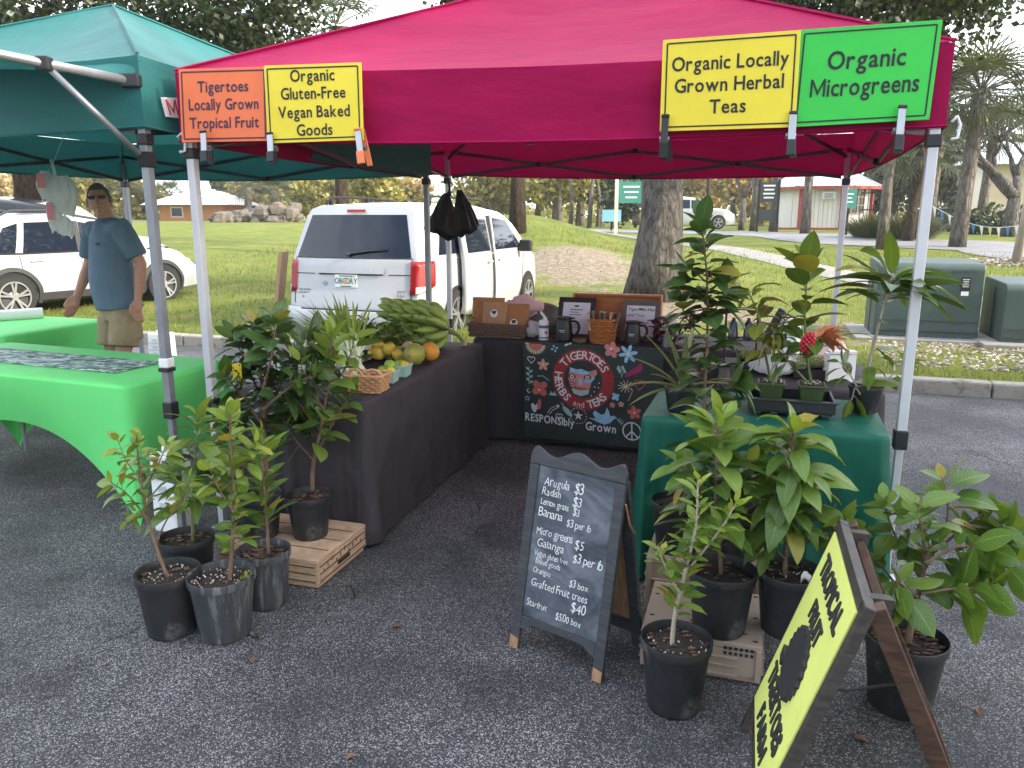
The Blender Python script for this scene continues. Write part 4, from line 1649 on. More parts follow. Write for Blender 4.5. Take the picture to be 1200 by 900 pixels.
        def ringlathe(prof, mat, nm, par):
            q = MB()
            rings = []
            for rr, yy in prof:
                rings.append([q.vert((c.x + rr * math.cos(2 * PI * k / 36), c.y + sgn * yy, c.z + rr * math.sin(2 * PI * k / 36))) for k in range(36)])
            for a, b in zip(rings[:-1], rings[1:]):
                for k in range(36):
                    q.face([a[k], a[(k + 1) % 36], b[(k + 1) % 36], b[k]])
            q.face(rings[0])
            q.face(rings[-1])
            return q.build(nm, mat, par, smooth=True, ang=40)
        wt = ringlathe([(r * .96, -tw), (r, -tw + .02), (r, tw - .03), (r * .965, tw), (r * .72, tw + .005), (r * .70, tw - .02), (r * .68, tw - .07)], M['rubber'], 'wheel', s.t)
        ringlathe([(r * .705, tw - .05), (r * .705, tw - .005), (r * .665, tw - .008), (r * .64, tw - .075), (.01, tw - .08)], M['interior'], 'rim_well', wt)
        q = MB()
        for k in range(spokes):
            a = 2 * PI * k / spokes + .3
            for da in ((-.16, .16) if spokes == 5 else (0,)):
                p0 = c + V((math.cos(a) * r * .1, sgn * (tw - .02), math.sin(a) * r * .1))
                p1 = c + V((math.cos(a + da) * r * .68, sgn * (tw - .012), math.sin(a + da) * r * .68))
                q.bar(p0, p1, r * .09 if spokes == 5 else r * .13, .03, V((0, sgn, 0)))
        for k in range(36):
            a, b_ = 2 * PI * k / 36, 2 * PI * (k + 1) / 36
            q.bar(c + V((math.cos(a) * r * .68, sgn * (tw - .008), math.sin(a) * r * .68)), c + V((math.cos(b_) * r * .68, sgn * (tw - .008), math.sin(b_) * r * .68)), .022, .022, V((0, sgn, 0)))
        q.build('rim', M['alloy'], wt)
        q = MB()
        q.tube([c + V((0, sgn * (tw - .05), 0)), c + V((0, sgn * (tw + .0), 0))], r * .14, 14)
        q.build('hub_cap', M['alloy'], wt)
        return wt

YAW = math.atan2(.946, .323)          # cars here face away from the camera, square to the kerb
# --- white minivan
RR = V((-1.06, 9.35, 0))
VW = 1.97
dirx = V((math.cos(YAW), math.sin(YAW), 0))
vl = RR + V((-dirx.y, dirx.x, 0)) * VW / 2
vz = -.01
van = Car('minivan', 'white minivan parked with its back to the stall and its side door open', (vl.x, vl.y, vz), YAW, 5.15, VW,
          [(0, 1.72), (.3, 1.755), (1.2, 1.775), (2.4, 1.765), (3.2, 1.70), (3.6, 1.55), (4.2, 1.13), (4.35, 1.08), (4.9, .98), (5.15, .80)],
          1.06, .20, .27, [(0, 0), (.5, -.03), (.75, .02), (1.08, .06), (1.75, .30)], [(0, 0), (.6, .0), (1.0, .15), (1.8, .2)], M['paint_white'], 'minivan')
van.body()
# tailgate glass and trim
g = van.rpatch('rear_window', [(.80, 1.12), (-.80, 1.12), (-.665, 1.635), (.665, 1.635)], M['car_glass'], .008)
m_ = MB()
m_.tube([van.rear(.0, 1.165, .03), van.rear(-.25, 1.20, .035), van.rear(-.5, 1.215, .03)], [.016, .012, .008], 6)
m_.tube([van.rear(.02, 1.15, .02), van.rear(.02, 1.17, .04)], .028, 8)
m_.tube([van.rear(.02, 1.18, .026), van.rear(-.5, 1.235, .026)], .007, 5)
m_.build('rear_wiper', M['black_plastic'], van.t)
van.rpatch('brake_light', [(.14, 1.665), (-.12, 1.665), (-.12, 1.70), (.14, 1.70)], M['red_lens'], .012)
van.rpatch('tailgate_panel', [(.79, .50), (-.79, .50), (-.80, .70), (.80, .70)], M['paint_white'], .012)
m_ = MB()
for pts in ([(.82, 1.10), (.82, .56), (.70, .47), (-.70, .47), (-.82, .56), (-.82, 1.10)], [(.82, .915), (.52, .915)], [(-.52, .915), (-.82, .915)], [(.82, 1.11), (-.82, 1.11)]):
    for a, b in zip(pts[:-1], pts[1:]):
        m_.tube([van.rear(a[0] + (b[0] - a[0]) * k / 8, a[1] + (b[1] - a[1]) * k / 8, .001) for k in range(9)], .006, 5)
m_.build('tailgate_seam', M['interior'], van.t)
van.rpatch('plate_recess_lip', [(.45, .905), (-.45, .905), (-.45, .925), (.45, .925)], M['interior'], .012)
f = van.rpatch('tailgate_trim', [(.47, .925), (-.47, .925), (-.47, 1.0), (.47, 1.0)], M['paint_white'], .022)
pc = van.rear(.05, .83, .02)
zz = V((.06, 0, .9)).normalized()
pq = Quad(pc + V((0, .155, -.075)), pc + V((0, -.155, -.075)), pc + V((.01, -.155, .08)), pc + V((.01, .155, .08)))
m_ = MB(); pq.slab(m_, .008)
pl = m_.build('licence_plate', M['plate'], van.t)
m_ = MB()
pq.write(m_, 'OBC', .25, .30, .44, .003, bold=.012, squeeze=.8)
pq.write(m_, 'DRY', .76, .30, .44, .003, bold=.012, squeeze=.8)
pq.line(m_, [(.2, .9), (.8, .9)], .012, .003)
pq.line(m_, [(.25, .08), (.75, .08)], .012, .003)
m_.build('lettering', M['plate_ink'], pl)
m_ = MB(); pq.disc(m_, .49, .46, .024, .03, .004); pq.disc(m_, .86, .88, .014, .01, .004)
m_.build('emblem', M['plate_orange'], pl)
# writing and badges on the tailgate
q = Quad(van.rear(.80, .6, .026), van.rear(-.80, .6, .026), van.rear(-.80, 1.1, .026), van.rear(.80, 1.1, .026))
m_ = MB()
for i, ch in enumerate('DODGE'):
    y = .30 - .15 * i
    p = van.rear(y, .95, .026)
    qq = Quad(p + V((0, .03, 0)), p + V((0, -.03, 0)), p + V((.003, -.03, .04)), p + V((.003, .03, .04)))
    qq.write(m_, ch, .5, .05, .85, .003, squeeze=1.5, bold=.01)
m_.build('lettering', M['alloy'], van.t)
m_ = MB()
for (y, z, txt, h) in ((.66, .70, 'GRAND', .026), (.655, .665, 'CARAVAN', .026), (.68, .615, 'SE', .022), (-.69, .70, 'SXT', .03), (-.69, .655, 'FLEX', .024)):
    p = van.rear(y, z, .014)
    qq = Quad(p + V((0, .1, 0)), p + V((0, -.1, 0)), p + V((.002, -.1, .05)), p + V((.002, .1, .05)))
    qq.write(m_, txt, .5, .0, h / .05, .003, squeeze=1.3, bold=.01)
m_.build('badge', M['cladding'], van.t)
MB().tube([van.rear(.36, .80, .004), van.rear(.36, .80, .012)], .03, 14).build('tailgate_emblem', M['cloud_grey'], van.t)
# bumper
m_ = MB()
def bump(i, j):
    y = (1 - 2 * i)
    w_ = VW / 2 * .935
    z = .24 + (.50 - .24) * j
    ex = .09 * math.sin(PI * (.18 + .75 * j)) ** .6
    yy = w_ * math.copysign(abs(y) ** .9, y)
    return V((van.xl(0, z) - .09 * (1 - y * y * .9) - ex * (1 - .6 * y ** 6) + .10 * max(0, abs(y) - .8), yy * .995, z))
m_.grid(bump, 26, 8)
m_.build('rear_bumper', M['paint_white'], van.t, smooth=True)
van.rpatch('bumper_step', [(.62, .485), (-.62, .485), (-.62, .505), (.62, .505)], M['cladding'], .135)
for sgn in (1, -1):
    m_ = MB()
    def lens(i, j):
        a = i * 2
        z = .68 + .40 * j + (.10 * (1 - j) * max(0, a - 1))
        if a <= 1:
            y = .80 + (van.hw(0, z) - .80) * a
            p = van.rear(sgn * y, z, .014)
        else:
            p = van.side((a - 1) * .26, z, sgn, .014)
        return p
    m_.grid(lens, 12, 6)
    tl_ = m_.build('tail_light', M['red_lens'], van.t, smooth=True, solid=.012)
    m_ = MB()
    def lens2(i, j):
        a = .9 + i * .75
        z = .69 + .085 * j + .10 * max(0, a - 1) * (1 - j)
        if a <= 1:
            return van.rear(sgn * (.80 + (van.hw(0, z) - .80) * a), z, .024)
        return van.side((a - 1) * .26, z, sgn, .024)
    m_.grid(lens2, 8, 3)
    m_.build('reversing_lamp', M['clear_lens'], tl_, smooth=True)
# windows of both flanks
for sgn in (1, -1):
    van.patch('quarter_window', [(.42, 1.14), (1.15, 1.14), (1.22, 1.60), (.60, 1.60)], M['car_glass'], sgn)
    fw = van.patch('front_window', [(2.55, 1.13), (3.78, 1.13), (3.25, 1.56), (2.66, 1.60)], M['car_glass'], sgn)
    van.line([(2.48, .30), (2.46, 1.1), (2.60, 1.64)], sgn, M['interior'], 'door_seam')
    van.line([(3.72, .35), (3.85, 1.08)], sgn, M['interior'], 'door_seam')
    m_ = MB()
    m_.bar(van.side(2.62, .98, sgn, .02), van.side(2.82, .985, sgn, .02), .03, .025)
    m_.build('door_handle', M['paint_white'], van.t, bevel=.006)
    m_ = MB()
    c = van.side(3.62, 1.16, sgn, .14)
    m_.box(c, (.12, .22, .19), 0, top=.9)
    m_.box(c + V((0, -sgn * .13, -.06)), (.07, .12, .06))
    m_.build('mirror', M['black_plastic'], van.t, bevel=.03)
    m_ = MB()
    pr = [van.side(x, van.ztop(x) - .06, sgn, 0) + V((0, -sgn * .12, .09 + (.07 if .6 < x < 2.9 else -.01))) for x in (.45, .62, 1.0, 1.8, 2.6, 2.9, 3.05)]
    m_.tube(pr, .016, 8)
    for x in (.62, 1.75, 2.9):
        p = van.side(x, van.ztop(x) - .06, sgn, 0) + V((0, -sgn * .12, .1))
        m_.bar(p + V((0, 0, -.06)), p + V((0, 0, .06)), .05, .04)
    m_.build('roof_rail', M['matt_black'], van.t, smooth=True)
van.patch('side_window', [(1.27, 1.13), (2.42, 1.13), (2.52, 1.60), (1.33, 1.61)], M['car_glass'], 1)
# open sliding door on the right flank (-y): black patch painted for the dark inside, then the door slid back and standing off the body
van.patch('door_opening_shade', [(1.52, .34), (2.46, .34), (2.58, 1.63), (1.62, 1.63)], M['matt_black'], -1, .005, 8, 8)
van.line([(2.47, .34), (2.45, 1.1), (2.58, 1.63)], -1, M['paint_white'], 'door_frame', .05, off=.008)
m_ = MB()
def sdoor(i, j, off=.10):
    x, z = 1.02 + 1.00 * i, .34 + 1.29 * j
    return van.side(x + .08 * max(0, z - 1.05) - .0, z, -1, off)
m_.grid(sdoor, 10, 14)
sd_ = m_.build('sliding_door', M['paint_white'], van.t, smooth=True, solid=.07)
m_ = MB()
def sglass(i, j):
    x, z = 1.12 + .84 * i, 1.14 + .44 * j
    return van.side(x + .08 * max(0, z - 1.05), z, -1, .142)
m_.grid(sglass, 6, 4)
m_.build('glass', M['car_glass'], sd_, smooth=True)
m_ = MB()
m_.bar(van.side(1.80, .99, -1, .16), van.side(1.96, .99, -1, .16), .03, .025)
m_.build('door_handle', M['paint_white'], sd_, bevel=.006)
m_ = MB()
m_.tube([van.side(2.025 + .08 * max(0, z - 1.05), z, -1, .09) for z in (.36, .6, .85, 1.1, 1.35, 1.6)], .022, 6)
m_.build('door_seal', M['matt_black'], sd_)
van.line([(.45, 1.075), (1.5, 1.085), (2.45, 1.085)], -1, M['paint_white'], 'door_rail', .02)
for x in (.98, 4.06):
    for sgn in (1, -1):
        van.wheel(x, sgn, .335)

# --- white crossover by the lawn
fw_, rw_ = V((-6.35, 14.0, 0)), V((-7.6, 11.75, 0))
dr = (fw_ - rw_).normalized()
yw = math.atan2(dr.y, dr.x)
CW = 1.78
org = rw_ - dr * .82 + V((-dr.y, dr.x, 0)) * (CW / 2 - .08)
cz = terrain(-6.8, 13) - .05
cross = Car('crossover_car', 'white crossover car with black wheel arch cladding parked behind the man', (org.x, org.y, cz), yw, 4.42, CW,
            [(0, 1.38), (.2, 1.46), (.9, 1.545), (1.9, 1.56), (2.5, 1.47), (2.9, 1.27), (3.3, 1.02), (3.6, .98), (4.1, .90), (4.42, .68)],
            .96, .24, .26, [(0, 0), (.5, -.03), (.9, .05), (1.5, .42)], [(0, 0), (.5, 0), (1.0, .25)], M['paint_white'], 'car')
cross.body()
for sgn in (1, -1):
    cross.patch('front_window', [(1.98, .99), (3.12, 1.0), (2.62, 1.36), (2.02, 1.45)], M['car_glass'], sgn)
    cross.patch('rear_window', [(1.02, .985), (1.90, .99), (1.93, 1.46), (1.15, 1.44)], M['car_glass'], sgn)
    cross.patch('quarter_window', [(.45, 1.0), (.90, .99), (1.02, 1.43), (.68, 1.36)], M['car_glass'], sgn)
    cross.patch('window_pillar', [(1.90, .985), (1.98, .985), (2.01, 1.46), (1.93, 1.465)], M['cladding'], sgn, .009)
    cross.line([(.42, .985), (1.0, .975), (2.0, .98), (3.2, .985)], sgn, M['matt_black'], 'window_trim', .03)
    cross.line([(1.05, .30), (1.02, .6), (.96, .95)], sgn, M['cladding'], 'door_seam')
    cross.line([(1.95, .30), (1.94, .95)], sgn, M['cladding'], 'door_seam')
    cross.line([(2.98, .30), (3.05, .75), (3.12, .97)], sgn, M['cladding'], 'door_seam')
    for x in (1.12, 2.05):
        m_ = MB()
        m_.bar(cross.side(x, .86, sgn, .018), cross.side(x + .2, .865, sgn, .018), .03, .022)
        m_.build('door_handle', M['paint_white'], cross.t, bevel=.006)
    cross.patch('sill_cladding', [(.95, .255), (3.2, .255), (3.2, .37), (.95, .37)], M['cladding'], sgn, .012)
    cross.patch('headlight', [(3.95, .66), (4.32, .60), (4.30, .76), (3.80, .84)], M['clear_lens'], sgn, .008)
    m_ = MB()
    c = cross.side(2.95, 1.05, sgn, .12)
    m_.box(c, (.14, .2, .15), 0, top=.9)
    m_.box(c + V((0, -sgn * .11, -.05)), (.06, .12, .04))
    m_.build('mirror', M['paint_white'], cross.t, bevel=.03)
    m_ = MB()
    pr = [cross.side(x, cross.ztop(x) - .06, sgn, 0) + V((0, -sgn * .10, .07 + (.06 if .6 < x < 2.2 else 0))) for x in (.4, .6, 1.0, 1.6, 2.2, 2.4)]
    m_.tube(pr, .018, 8)
    m_.build('roof_rail', M['cladding'], cross.t, smooth=True)
    for x in (.82, 3.42):
        cross.wheel(x, sgn, .335, 5, (.065, M['cladding']), 1.14)
cross.rpatch('tailgate_window', [(.6, 1.0), (-.6, 1.0), (-.5, 1.33), (.5, 1.33)], M['car_glass'])

# --- dark vehicle behind the tree at the left edge
o2 = V((-11.6, 15.0, terrain(-10, 16) - .02))
dark = Car('suv', 'dark sport utility vehicle behind the brown tree trunk at the left edge', o2, yw - .9, 4.7, 1.9,
           [(0, 1.72), (.3, 1.80), (2.0, 1.82), (2.9, 1.70), (3.6, 1.14), (4.4, 1.04), (4.7, .85)], 1.06, .16, .3, [(0, 0), (1, .03), (1.8, .2)], [(0, 0), (1.2, .15)], M['paint_dark'], 'car')
dark.body()
for sgn in (1, -1):
    dark.patch('side_window', [(.5, 1.12), (1.5, 1.12), (1.5, 1.60), (.6, 1.60)], M['car_glass'], sgn)
    dark.patch('door_window', [(1.6, 1.12), (2.4, 1.12), (2.4, 1.60), (1.6, 1.60)], M['car_glass'], sgn)
    dark.patch('front_window', [(2.5, 1.12), (3.3, 1.12), (2.95, 1.52), (2.5, 1.60)], M['car_glass'], sgn)
    for x in (.85, 3.7):
        dark.wheel(x, sgn, .36)

# --- far white car on the road
b_ = Tr(806, 270)
far = Car('suv', 'far white sport utility vehicle on the park road right of the big grey trunk', b_ + V((-2.0, 1.2, .05)), R(-6), 4.6, 1.85,
          [(0, 1.50), (.25, 1.62), (1.8, 1.66), (2.6, 1.56), (3.3, 1.08), (4.3, .98), (4.6, .75)], 1.0, .2, .24, [(0, 0), (1, .06), (1.6, .28)], [(0, 0), (1, .15)], M['paint_white'], 'car')
far.body()
for sgn in (1, -1):
    far.patch('side_window', [(.45, 1.06), (1.35, 1.06), (1.38, 1.50), (.62, 1.48)], M['car_glass'], sgn)
    far.patch('door_window', [(1.42, 1.06), (2.18, 1.06), (2.18, 1.50), (1.45, 1.50)], M['car_glass'], sgn)
    far.patch('front_window', [(2.25, 1.06), (3.05, 1.06), (2.65, 1.42), (2.25, 1.49)], M['car_glass'], sgn)
    far.patch('tail_light', [(.0, .85), (.25, .85), (.22, 1.05), (.02, 1.05)], M['red_lens'], sgn, .01)
    for x in (.85, 3.65):
        far.wheel(x, sgn, .34)
far.rpatch('rear_window', [(.65, 1.05), (-.65, 1.05), (-.55, 1.45), (.55, 1.45)], M['car_glass'])
# ------------------------------------------------------------ fabrics
def cloth(name, col, trans=0.0, bump=.3, bs=3.0, rough=.85, stretch=None, weave=True, na=.08):
    m = pm(name, col, rough, 5, na, bump, bs, trans=trans, stretch=stretch, spec=.07 if 'pink' in name else .25)
    return m
cloth('pink_canvas', (.37, .008, .078), .20, 1.0, 2.2, .62, (1, 1, 2.5))
cloth('teal_canvas', (.030, .165, .160), .17, .8, 2.2, .62, (1, 1, 2.5))
cloth('black_cloth', (.042, .036, .042), 0, 1.0, 7, .7)
cloth('green_cloth', (.006, .098, .064), .06, .35, 4, .55, (3, 3, .8))
cloth('lime_spandex', (.15, .72, .20), .05, .06, 2, .6, None, True, .03)
cloth('white_bag', (.75, .76, .75), .45, .8, 14, .3)
cloth('black_bag', (.016, .016, .017), .04, .9, 12, .28)
cloth('pink_towel', (.66, .50, .50), .1, .6, 12, .9)

def lerpq(a, b, c, d, s, t):
    return a.lerp(b, s).lerp(d.lerp(c, s), t)

# ------------------------------------------------------------ pop-up canopies
def canopy(name, label, legs, eave, apex, fab, legmat, trussmat, group=None, vz=.0, logo=None):
    """legs: four foot points (front left, front right, back right, back left); eave: four heights of the valance's lower edge"""
    base = (legs[0] + legs[1] + legs[2] + legs[3]) / 4
    base.z = 0
    t = thing(name, label, 'canopy tent', base, 0, group)
    VH = .31
    ctr = base
    def out(i, k=.045):
        d = (legs[i] - ctr)
        d.z = 0
        return legs[i] + d.normalized() * k
    m_ = MB()
    apx = V(apex)
    for i in range(4):
        j = (i + 1) % 4
        a = out(i) + V((0, 0, eave[i] + VH))
        b = out(j) + V((0, 0, eave[j] + VH))
        def roof(s, q):
            e = a.lerp(b, s)
            p = e.lerp(apx, q)
            p.z -= .10 * math.sin(PI * q) * math.sin(PI * s) * (1 - q * .5) + .03 * math.sin(PI * s) * (1 - q)
            p.z += .010 * MN.noise(V((p.x * 2.5, p.y * 2.5, i))) + .005 * MN.noise(V((p.x * 9, p.y * 4, i)))
            return p
        m_.grid(roof, 20, 16)
        nrm = (b - a).cross(UP).normalized()
        sd = i * 7.3
        def val(s, q):
            e = a.lerp(b, s)
            p = e + V((0, 0, -.03 * math.sin(PI * s) * 1 - VH * q))
            wv = (.010 * MN.noise(V((s * 9, q * 2, sd))) + .012 * q * MN.noise(V((s * 16, 0, sd + 3))) + .006 * abs(MN.noise(V((s * 22 + q * 4, q * 3, sd + 9))))) * math.sin(PI * s) ** .5
            return p + nrm * wv
        m_.grid(val, 60, 6)
    m_.build('canopy', M[fab], t, smooth=True, ang=25, world=True)
    # seams along the hips and the valance hem
    m_ = MB()
    for i in range(4):
        a = out(i) + V((0, 0, eave[i] + VH + .004))
        m_.tube([a.lerp(apx, k / 8) + V((0, 0, .004)) for k in range(9)], .008, 4)
        j = (i + 1) % 4
        p, q = out(i, .05) + V((0, 0, eave[i] + .004)), out(j, .05) + V((0, 0, eave[j] + .004))
        m_.tube([p.lerp(q, k / 10) + V((0, 0, -.03 * math.sin(PI * k / 10))) for k in range(11)], .006, 4)
    m_.build('hem', M[fab], t, world=True)
    for i in range(4):
        top = eave[i] + .16
        foot = legs[i].copy()
        foot.z = 0
        m_ = MB()
        rz = math.atan2(EX.y, EX.x)
        m_.box(foot + V((0, 0, (top + .62) / 2)), (.040, .040, top - .62), rz)
        m_.box(foot + V((0, 0, .36)), (.032, .032, .72), rz)
        lg = m_.build('leg', M[legmat], t, bevel=.004, world=True)
        m_ = MB()
        m_.box(foot + V((0, 0, .66)), (.056, .056, .085), rz)
        m_.build('collar', M['black_plastic'], lg, bevel=.006, world=True)
        m_ = MB()
        m_.box(foot + V((0, 0, eave[i] - .05)), (.058, .058, .05), rz)
        m_.build('collar', M['black_plastic'], lg, bevel=.006, world=True)
        m_ = MB()
        m_.box(foot + V((0, 0, .008)), (.085, .085, .014), rz)
        m_.build('foot_plate', M['steel'], lg, bevel=.003, world=True)
    # scissor bars
    for i in range(4):
        j = (i + 1) % 4
        a, b = legs[i].copy(), legs[j].copy()
        za, zb_ = eave[i], eave[j]
        n = (b - a).cross(UP).normalized() * .0
        mid = (a + b) / 2
        def P_(s, hi):
            p = a.lerp(b, s)
            p.z = (za + (zb_ - za) * s) + (.19 if hi else -.015)
            return p
        for (s0, s1, h0, h1) in ((0.012, .5, 1, 0), (0.012, .5, 0, 1), (.5, .988, 0, 1), (.5, .988, 1, 0)):
            m_ = MB()
            off = V((0, 0, 0)) + (b - a).cross(UP).normalized() * (.010 if h0 else -.010)
            m_.bar(P_(s0, h0) + off, P_(s1, h1) + off, .013, .026)
            m_.build('truss_bar', M[trussmat], t, world=True)
        m_ = MB()
        for s, z in ((.5, .19), (.5, -.015), (.25, .087), (.75, .087)):
            p = a.lerp(b, s)
            p.z = za + (zb_ - za) * s + z
            m_.box(p, (.04, .04, .04), math.atan2((b - a).y, (b - a).x))
        m_.build('truss_joint', M['black_plastic'], t, bevel=.004, world=True)
        m_ = MB()
        p0 = legs[i].copy()
        p0.z = eave[i] + .13
        m_.bar(p0, (legs[i] * .45 + base * .55) + V((0, 0, eave[i] + .52)), .016, .024)
        m_.bar((legs[i] * .45 + base * .55) + V((0, 0, eave[i] + .52)), V((apx.x, apx.y, apx.z - .10)), .016, .024)
        m_.build('roof_strut', M[trussmat], t, world=True)
    return t

PL = [V((-1.52, 3.82, 0)), V((1.68, 3.22, 0)), V((2.56, 6.12, 0)), V((-.56, 6.95, 0))]
pink_eave = [1.943, 1.945, 1.912, 1.955]
pink = canopy('canopy_tent', 'bright pink pop-up canopy with white legs over the herb and fruit stall', PL, pink_eave, (.52, 5.08, 3.06), 'pink_canvas', 'alu_white', 'truss_red')
TL = [V((-4.55, 4.60, 0)), V((-1.70, 3.74, 0)), V((-.69, 6.42, 0)), V((-3.55, 7.32, 0))]
teal_eave = [1.998, 2.0, 1.928, 1.94]
teal = canopy('canopy_tent', 'teal green pop-up canopy with grey legs over the lime green tables', TL, teal_eave, (-2.57, 5.38, 2.93), 'teal_canvas', 'alu_grey', 'truss_dark')
# straps on the grey leg, band on the white one
for z in (.90,):
    MB().box(V((-1.70, 3.74, z)), (.052, .052, .045), math.atan2(EX.y, EX.x)).build('strap', M['white_plastic'], teal, world=True, bevel=.004)
    MB().box(V((-1.70, 3.74, z - .035)), (.056, .056, .018), math.atan2(EX.y, EX.x)).build('strap', M['black_plastic'], teal, world=True)
MB().box(V((-1.70, 3.74, 1.86)), (.058, .058, .07), math.atan2(EX.y, EX.x)).build('slider', M['matt_black'], teal, world=True, bevel=.004)
# logo on the teal canopy's right flank
lp = [onplane(u, v, V((-1.66, 3.76, 0)), V((.936, -.353, 0))) for u, v in ((190, 137), (229, 141), (229, 116), (184, 114))]
lq = Quad(*[p + V((.02, -.006, 0)) for p in lp])
m_ = MB()
lq.slab(m_, .003)
lg = m_.build('logo_patch', M['paper'], teal, world=True)
pm('logo_red', (.62, .03, .05), .6, 10, .05)
m_ = MB()
lq.write(m_, 'M', .12, .12, .80, .003, align='l', bold=.04, shear=-.15, squeeze=.75)
lq.write(m_, 'EST', .44, .55, .30, .003, align='l', bold=.03)
lq.write(m_, 'GEA', .40, .12, .30, .003, align='l', bold=.03)
m_.build('lettering', M['logo_red'], lg, world=True)
# awning bar, its prop and cloth on the front of the teal canopy
c0 = V((-1.73, 3.70, 2.20))
c1 = Wy(0, 64, 3.35)
c2 = c0.lerp(c1, 2.6)
m_ = MB()
m_.tube([c0, c1, c2], .020, 10)
aw = m_.build('awning_bar', M['alu_grey'], teal, smooth=True, world=True)
pj = c0.lerp(c1, .68)
m_ = MB()
m_.tube([pj, V((-1.72, 3.715, 1.88))], .014, 8)
m_.build('awning_prop', M['alu_grey'], teal, smooth=True, world=True)
m_ = MB()
m_.box(pj, (.06, .05, .06))
m_.build('clamp', M['black_plastic'], teal, world=True, bevel=.008)
m_ = MB()
m_.box(c0 + V((.01, 0, 0)), (.09, .05, .06))
m_.build('clamp', M['black_plastic'], teal, world=True, bevel=.008)
e0 = TL[1] + V((.03, -.03, teal_eave[1] + .29))
e1 = TL[0] + V((-.03, -.03, teal_eave[0] + .29))
m_ = MB()
m_.grid(lambda s, q: c0.lerp(c2, s).lerp(e0.lerp(e1, s * (c2 - c0).length / (e1 - e0).length * .98), q) + V((0, 0, -.035 * math.sin(PI * q) * math.sin(PI * min(1, s * 1.3 + .1)) + .012 * MN.noise(V((s * 8, q * 3, 2))))), 30, 8)
m_.build('awning', M['teal_canvas'], teal, smooth=True, world=True)

# ------------------------------------------------------------ hanging boards with clamps
FRN = -V(((PL[1] - PL[0]).y, -(PL[1] - PL[0]).x, 0)).normalized()
if FRN.y > 0:
    FRN = -FRN
FRP = PL[0] + FRN * .085
pm('board_orange', (.78, .17, .055), .5, 4, .07, dirt=((.80, .24, .11), 5, .60))
pm('board_yellow', (.78, .64, .035), .5, 4, .07, dirt=((.80, .69, .12), 5, .60))
pm('board_green', (.025, .54, .055), .5, 4, .07, dirt=((.07, .58, .11), 5, .60))
def board(label, px, mat, ink, lines, layer=0.0, txt_off=0.0):
    n = FRN
    q = Quad(*[onplane(u, v, FRP + n * layer, n) for u, v in px])
    if q.n.dot(n) < 0:
        q.n = -q.n
    base = q.pt(.5, 0)
    t = thing('sign_board', label, 'sign', base, 0)
    m_ = MB()
    q.slab(m_, .008)
    m_.build('panel', M[mat], t, world=True, bevel=.001)
    m_ = MB()
    a, b, c, d = .035, .965, .045, .955
    q.line(m_, [(a, c), (b, c)], .006, .0015)
    q.line(m_, [(a, d), (b, d)], .006, .0015)
    q.line(m_, [(a, c), (a, d)], .006, .0018)
    q.line(m_, [(b, c), (b, d)], .006, .0018)
    m_.build('border', M[ink], t, world=True)
    m_ = MB()
    for (txt, s, tt, h, sq) in lines:
        q.write(m_, txt, s, tt, h, .002, bold=.016, squeeze=sq)
    m_.build('lettering', M[ink], t, world=True)
    return q
board('orange board reading Tigertoes Locally Grown Tropical Fruit', [(213, 167), (315, 165), (313, 78), (209, 81)], 'board_orange', 'navy_ink',
      [('Tigertoes', .50, .68, .15, .86), ('Locally Grown', .50, .44, .15, .80), ('Tropical Fruit', .50, .19, .15, .86)], 0)
board('yellow board reading Organic Gluten-Free Vegan Baked Goods', [(314, 168), (426, 164), (423, 73), (309, 77)], 'board_yellow', 'ink',
      [('Organic', .50, .785, .15, .88), ('Gluten-Free', .50, .56, .15, .86), ('Vegan Baked', .50, .32, .15, .86), ('Goods', .50, .085, .15, .88)], .012)
board('yellow board reading Organic Locally Grown Herbal Teas', [(773, 154), (932, 149), (939, 35), (777, 47)], 'board_yellow', 'ink',
      [('Organic Locally', .50, .655, .15, .88), ('Grown Herbal', .50, .42, .15, .90), ('Teas', .50, .18, .15, .92)], .012)
board('green board reading Organic Microgreens', [(927, 149), (1089, 140), (1105, 23), (938, 35)], 'board_green', 'ink',
      [('Organic', .50, .575, .185, .88), ('Microgreens', .505, .30, .185, .78)], 0)
pm('clamp_orange', (.75, .20, .07), .45, 10, .1)
def clamp(label, u0, v0, u1, v1, top, tip, flip=0.0):
    a = onplane(u0, v0, FRP + FRN * .025, FRN)
    b = onplane(u1, v1, FRP + FRN * .05, FRN)
    t = thing('spring_clamp', label, 'clamp', b)
    d = (a - b).normalized()
    side = d.cross(FRN).normalized()
    wd = .029
    m_ = MB()
    m_.bar(b, a, wd, .009, FRN)
    m_.build('front_jaw', M[top], t, world=True, bevel=.003)
    m_ = MB()
    m_.bar(b + FRN * .004, b.lerp(a, .36) + FRN * .004, wd + .006, .016, FRN)
    m_.bar(a + FRN * .002, a + (b - a) * .08 + FRN * .002, wd + .004, .016, FRN)
    m_.build('grip', M[tip], t, world=True, bevel=.004)
    b2 = b - FRN * .09 + side * (.025 + flip) + V((0, 0, -.005))
    m_ = MB()
    m_.bar(b2, a - FRN * .05, wd * .9, .009, FRN)
    m_.build('back_jaw', M[tip], t, world=True, bevel=.003)
    c = b.lerp(a, .45) - FRN * .025
    m_ = MB()
    m_.tube([c - side * .02, c + side * .02], .012, 10)
    m_.build('spring', M['steel'], t, world=True)
clamp('steel clamp with dark tip at the left end of the orange board', 238, 153, 240, 190, 'steel', 'black_plastic', -.05)
clamp('steel clamp with black rear handle between the orange and left yellow boards', 316, 155, 318, 190, 'steel', 'black_plastic', -.06)
clamp('orange handled clamp at the right end of the left yellow board', 419, 150, 424, 192, 'steel', 'clamp_orange', -.02)
clamp('all black clamp at the left end of the herbal teas board', 780, 134, 777, 186, 'black_plastic', 'matt_black')
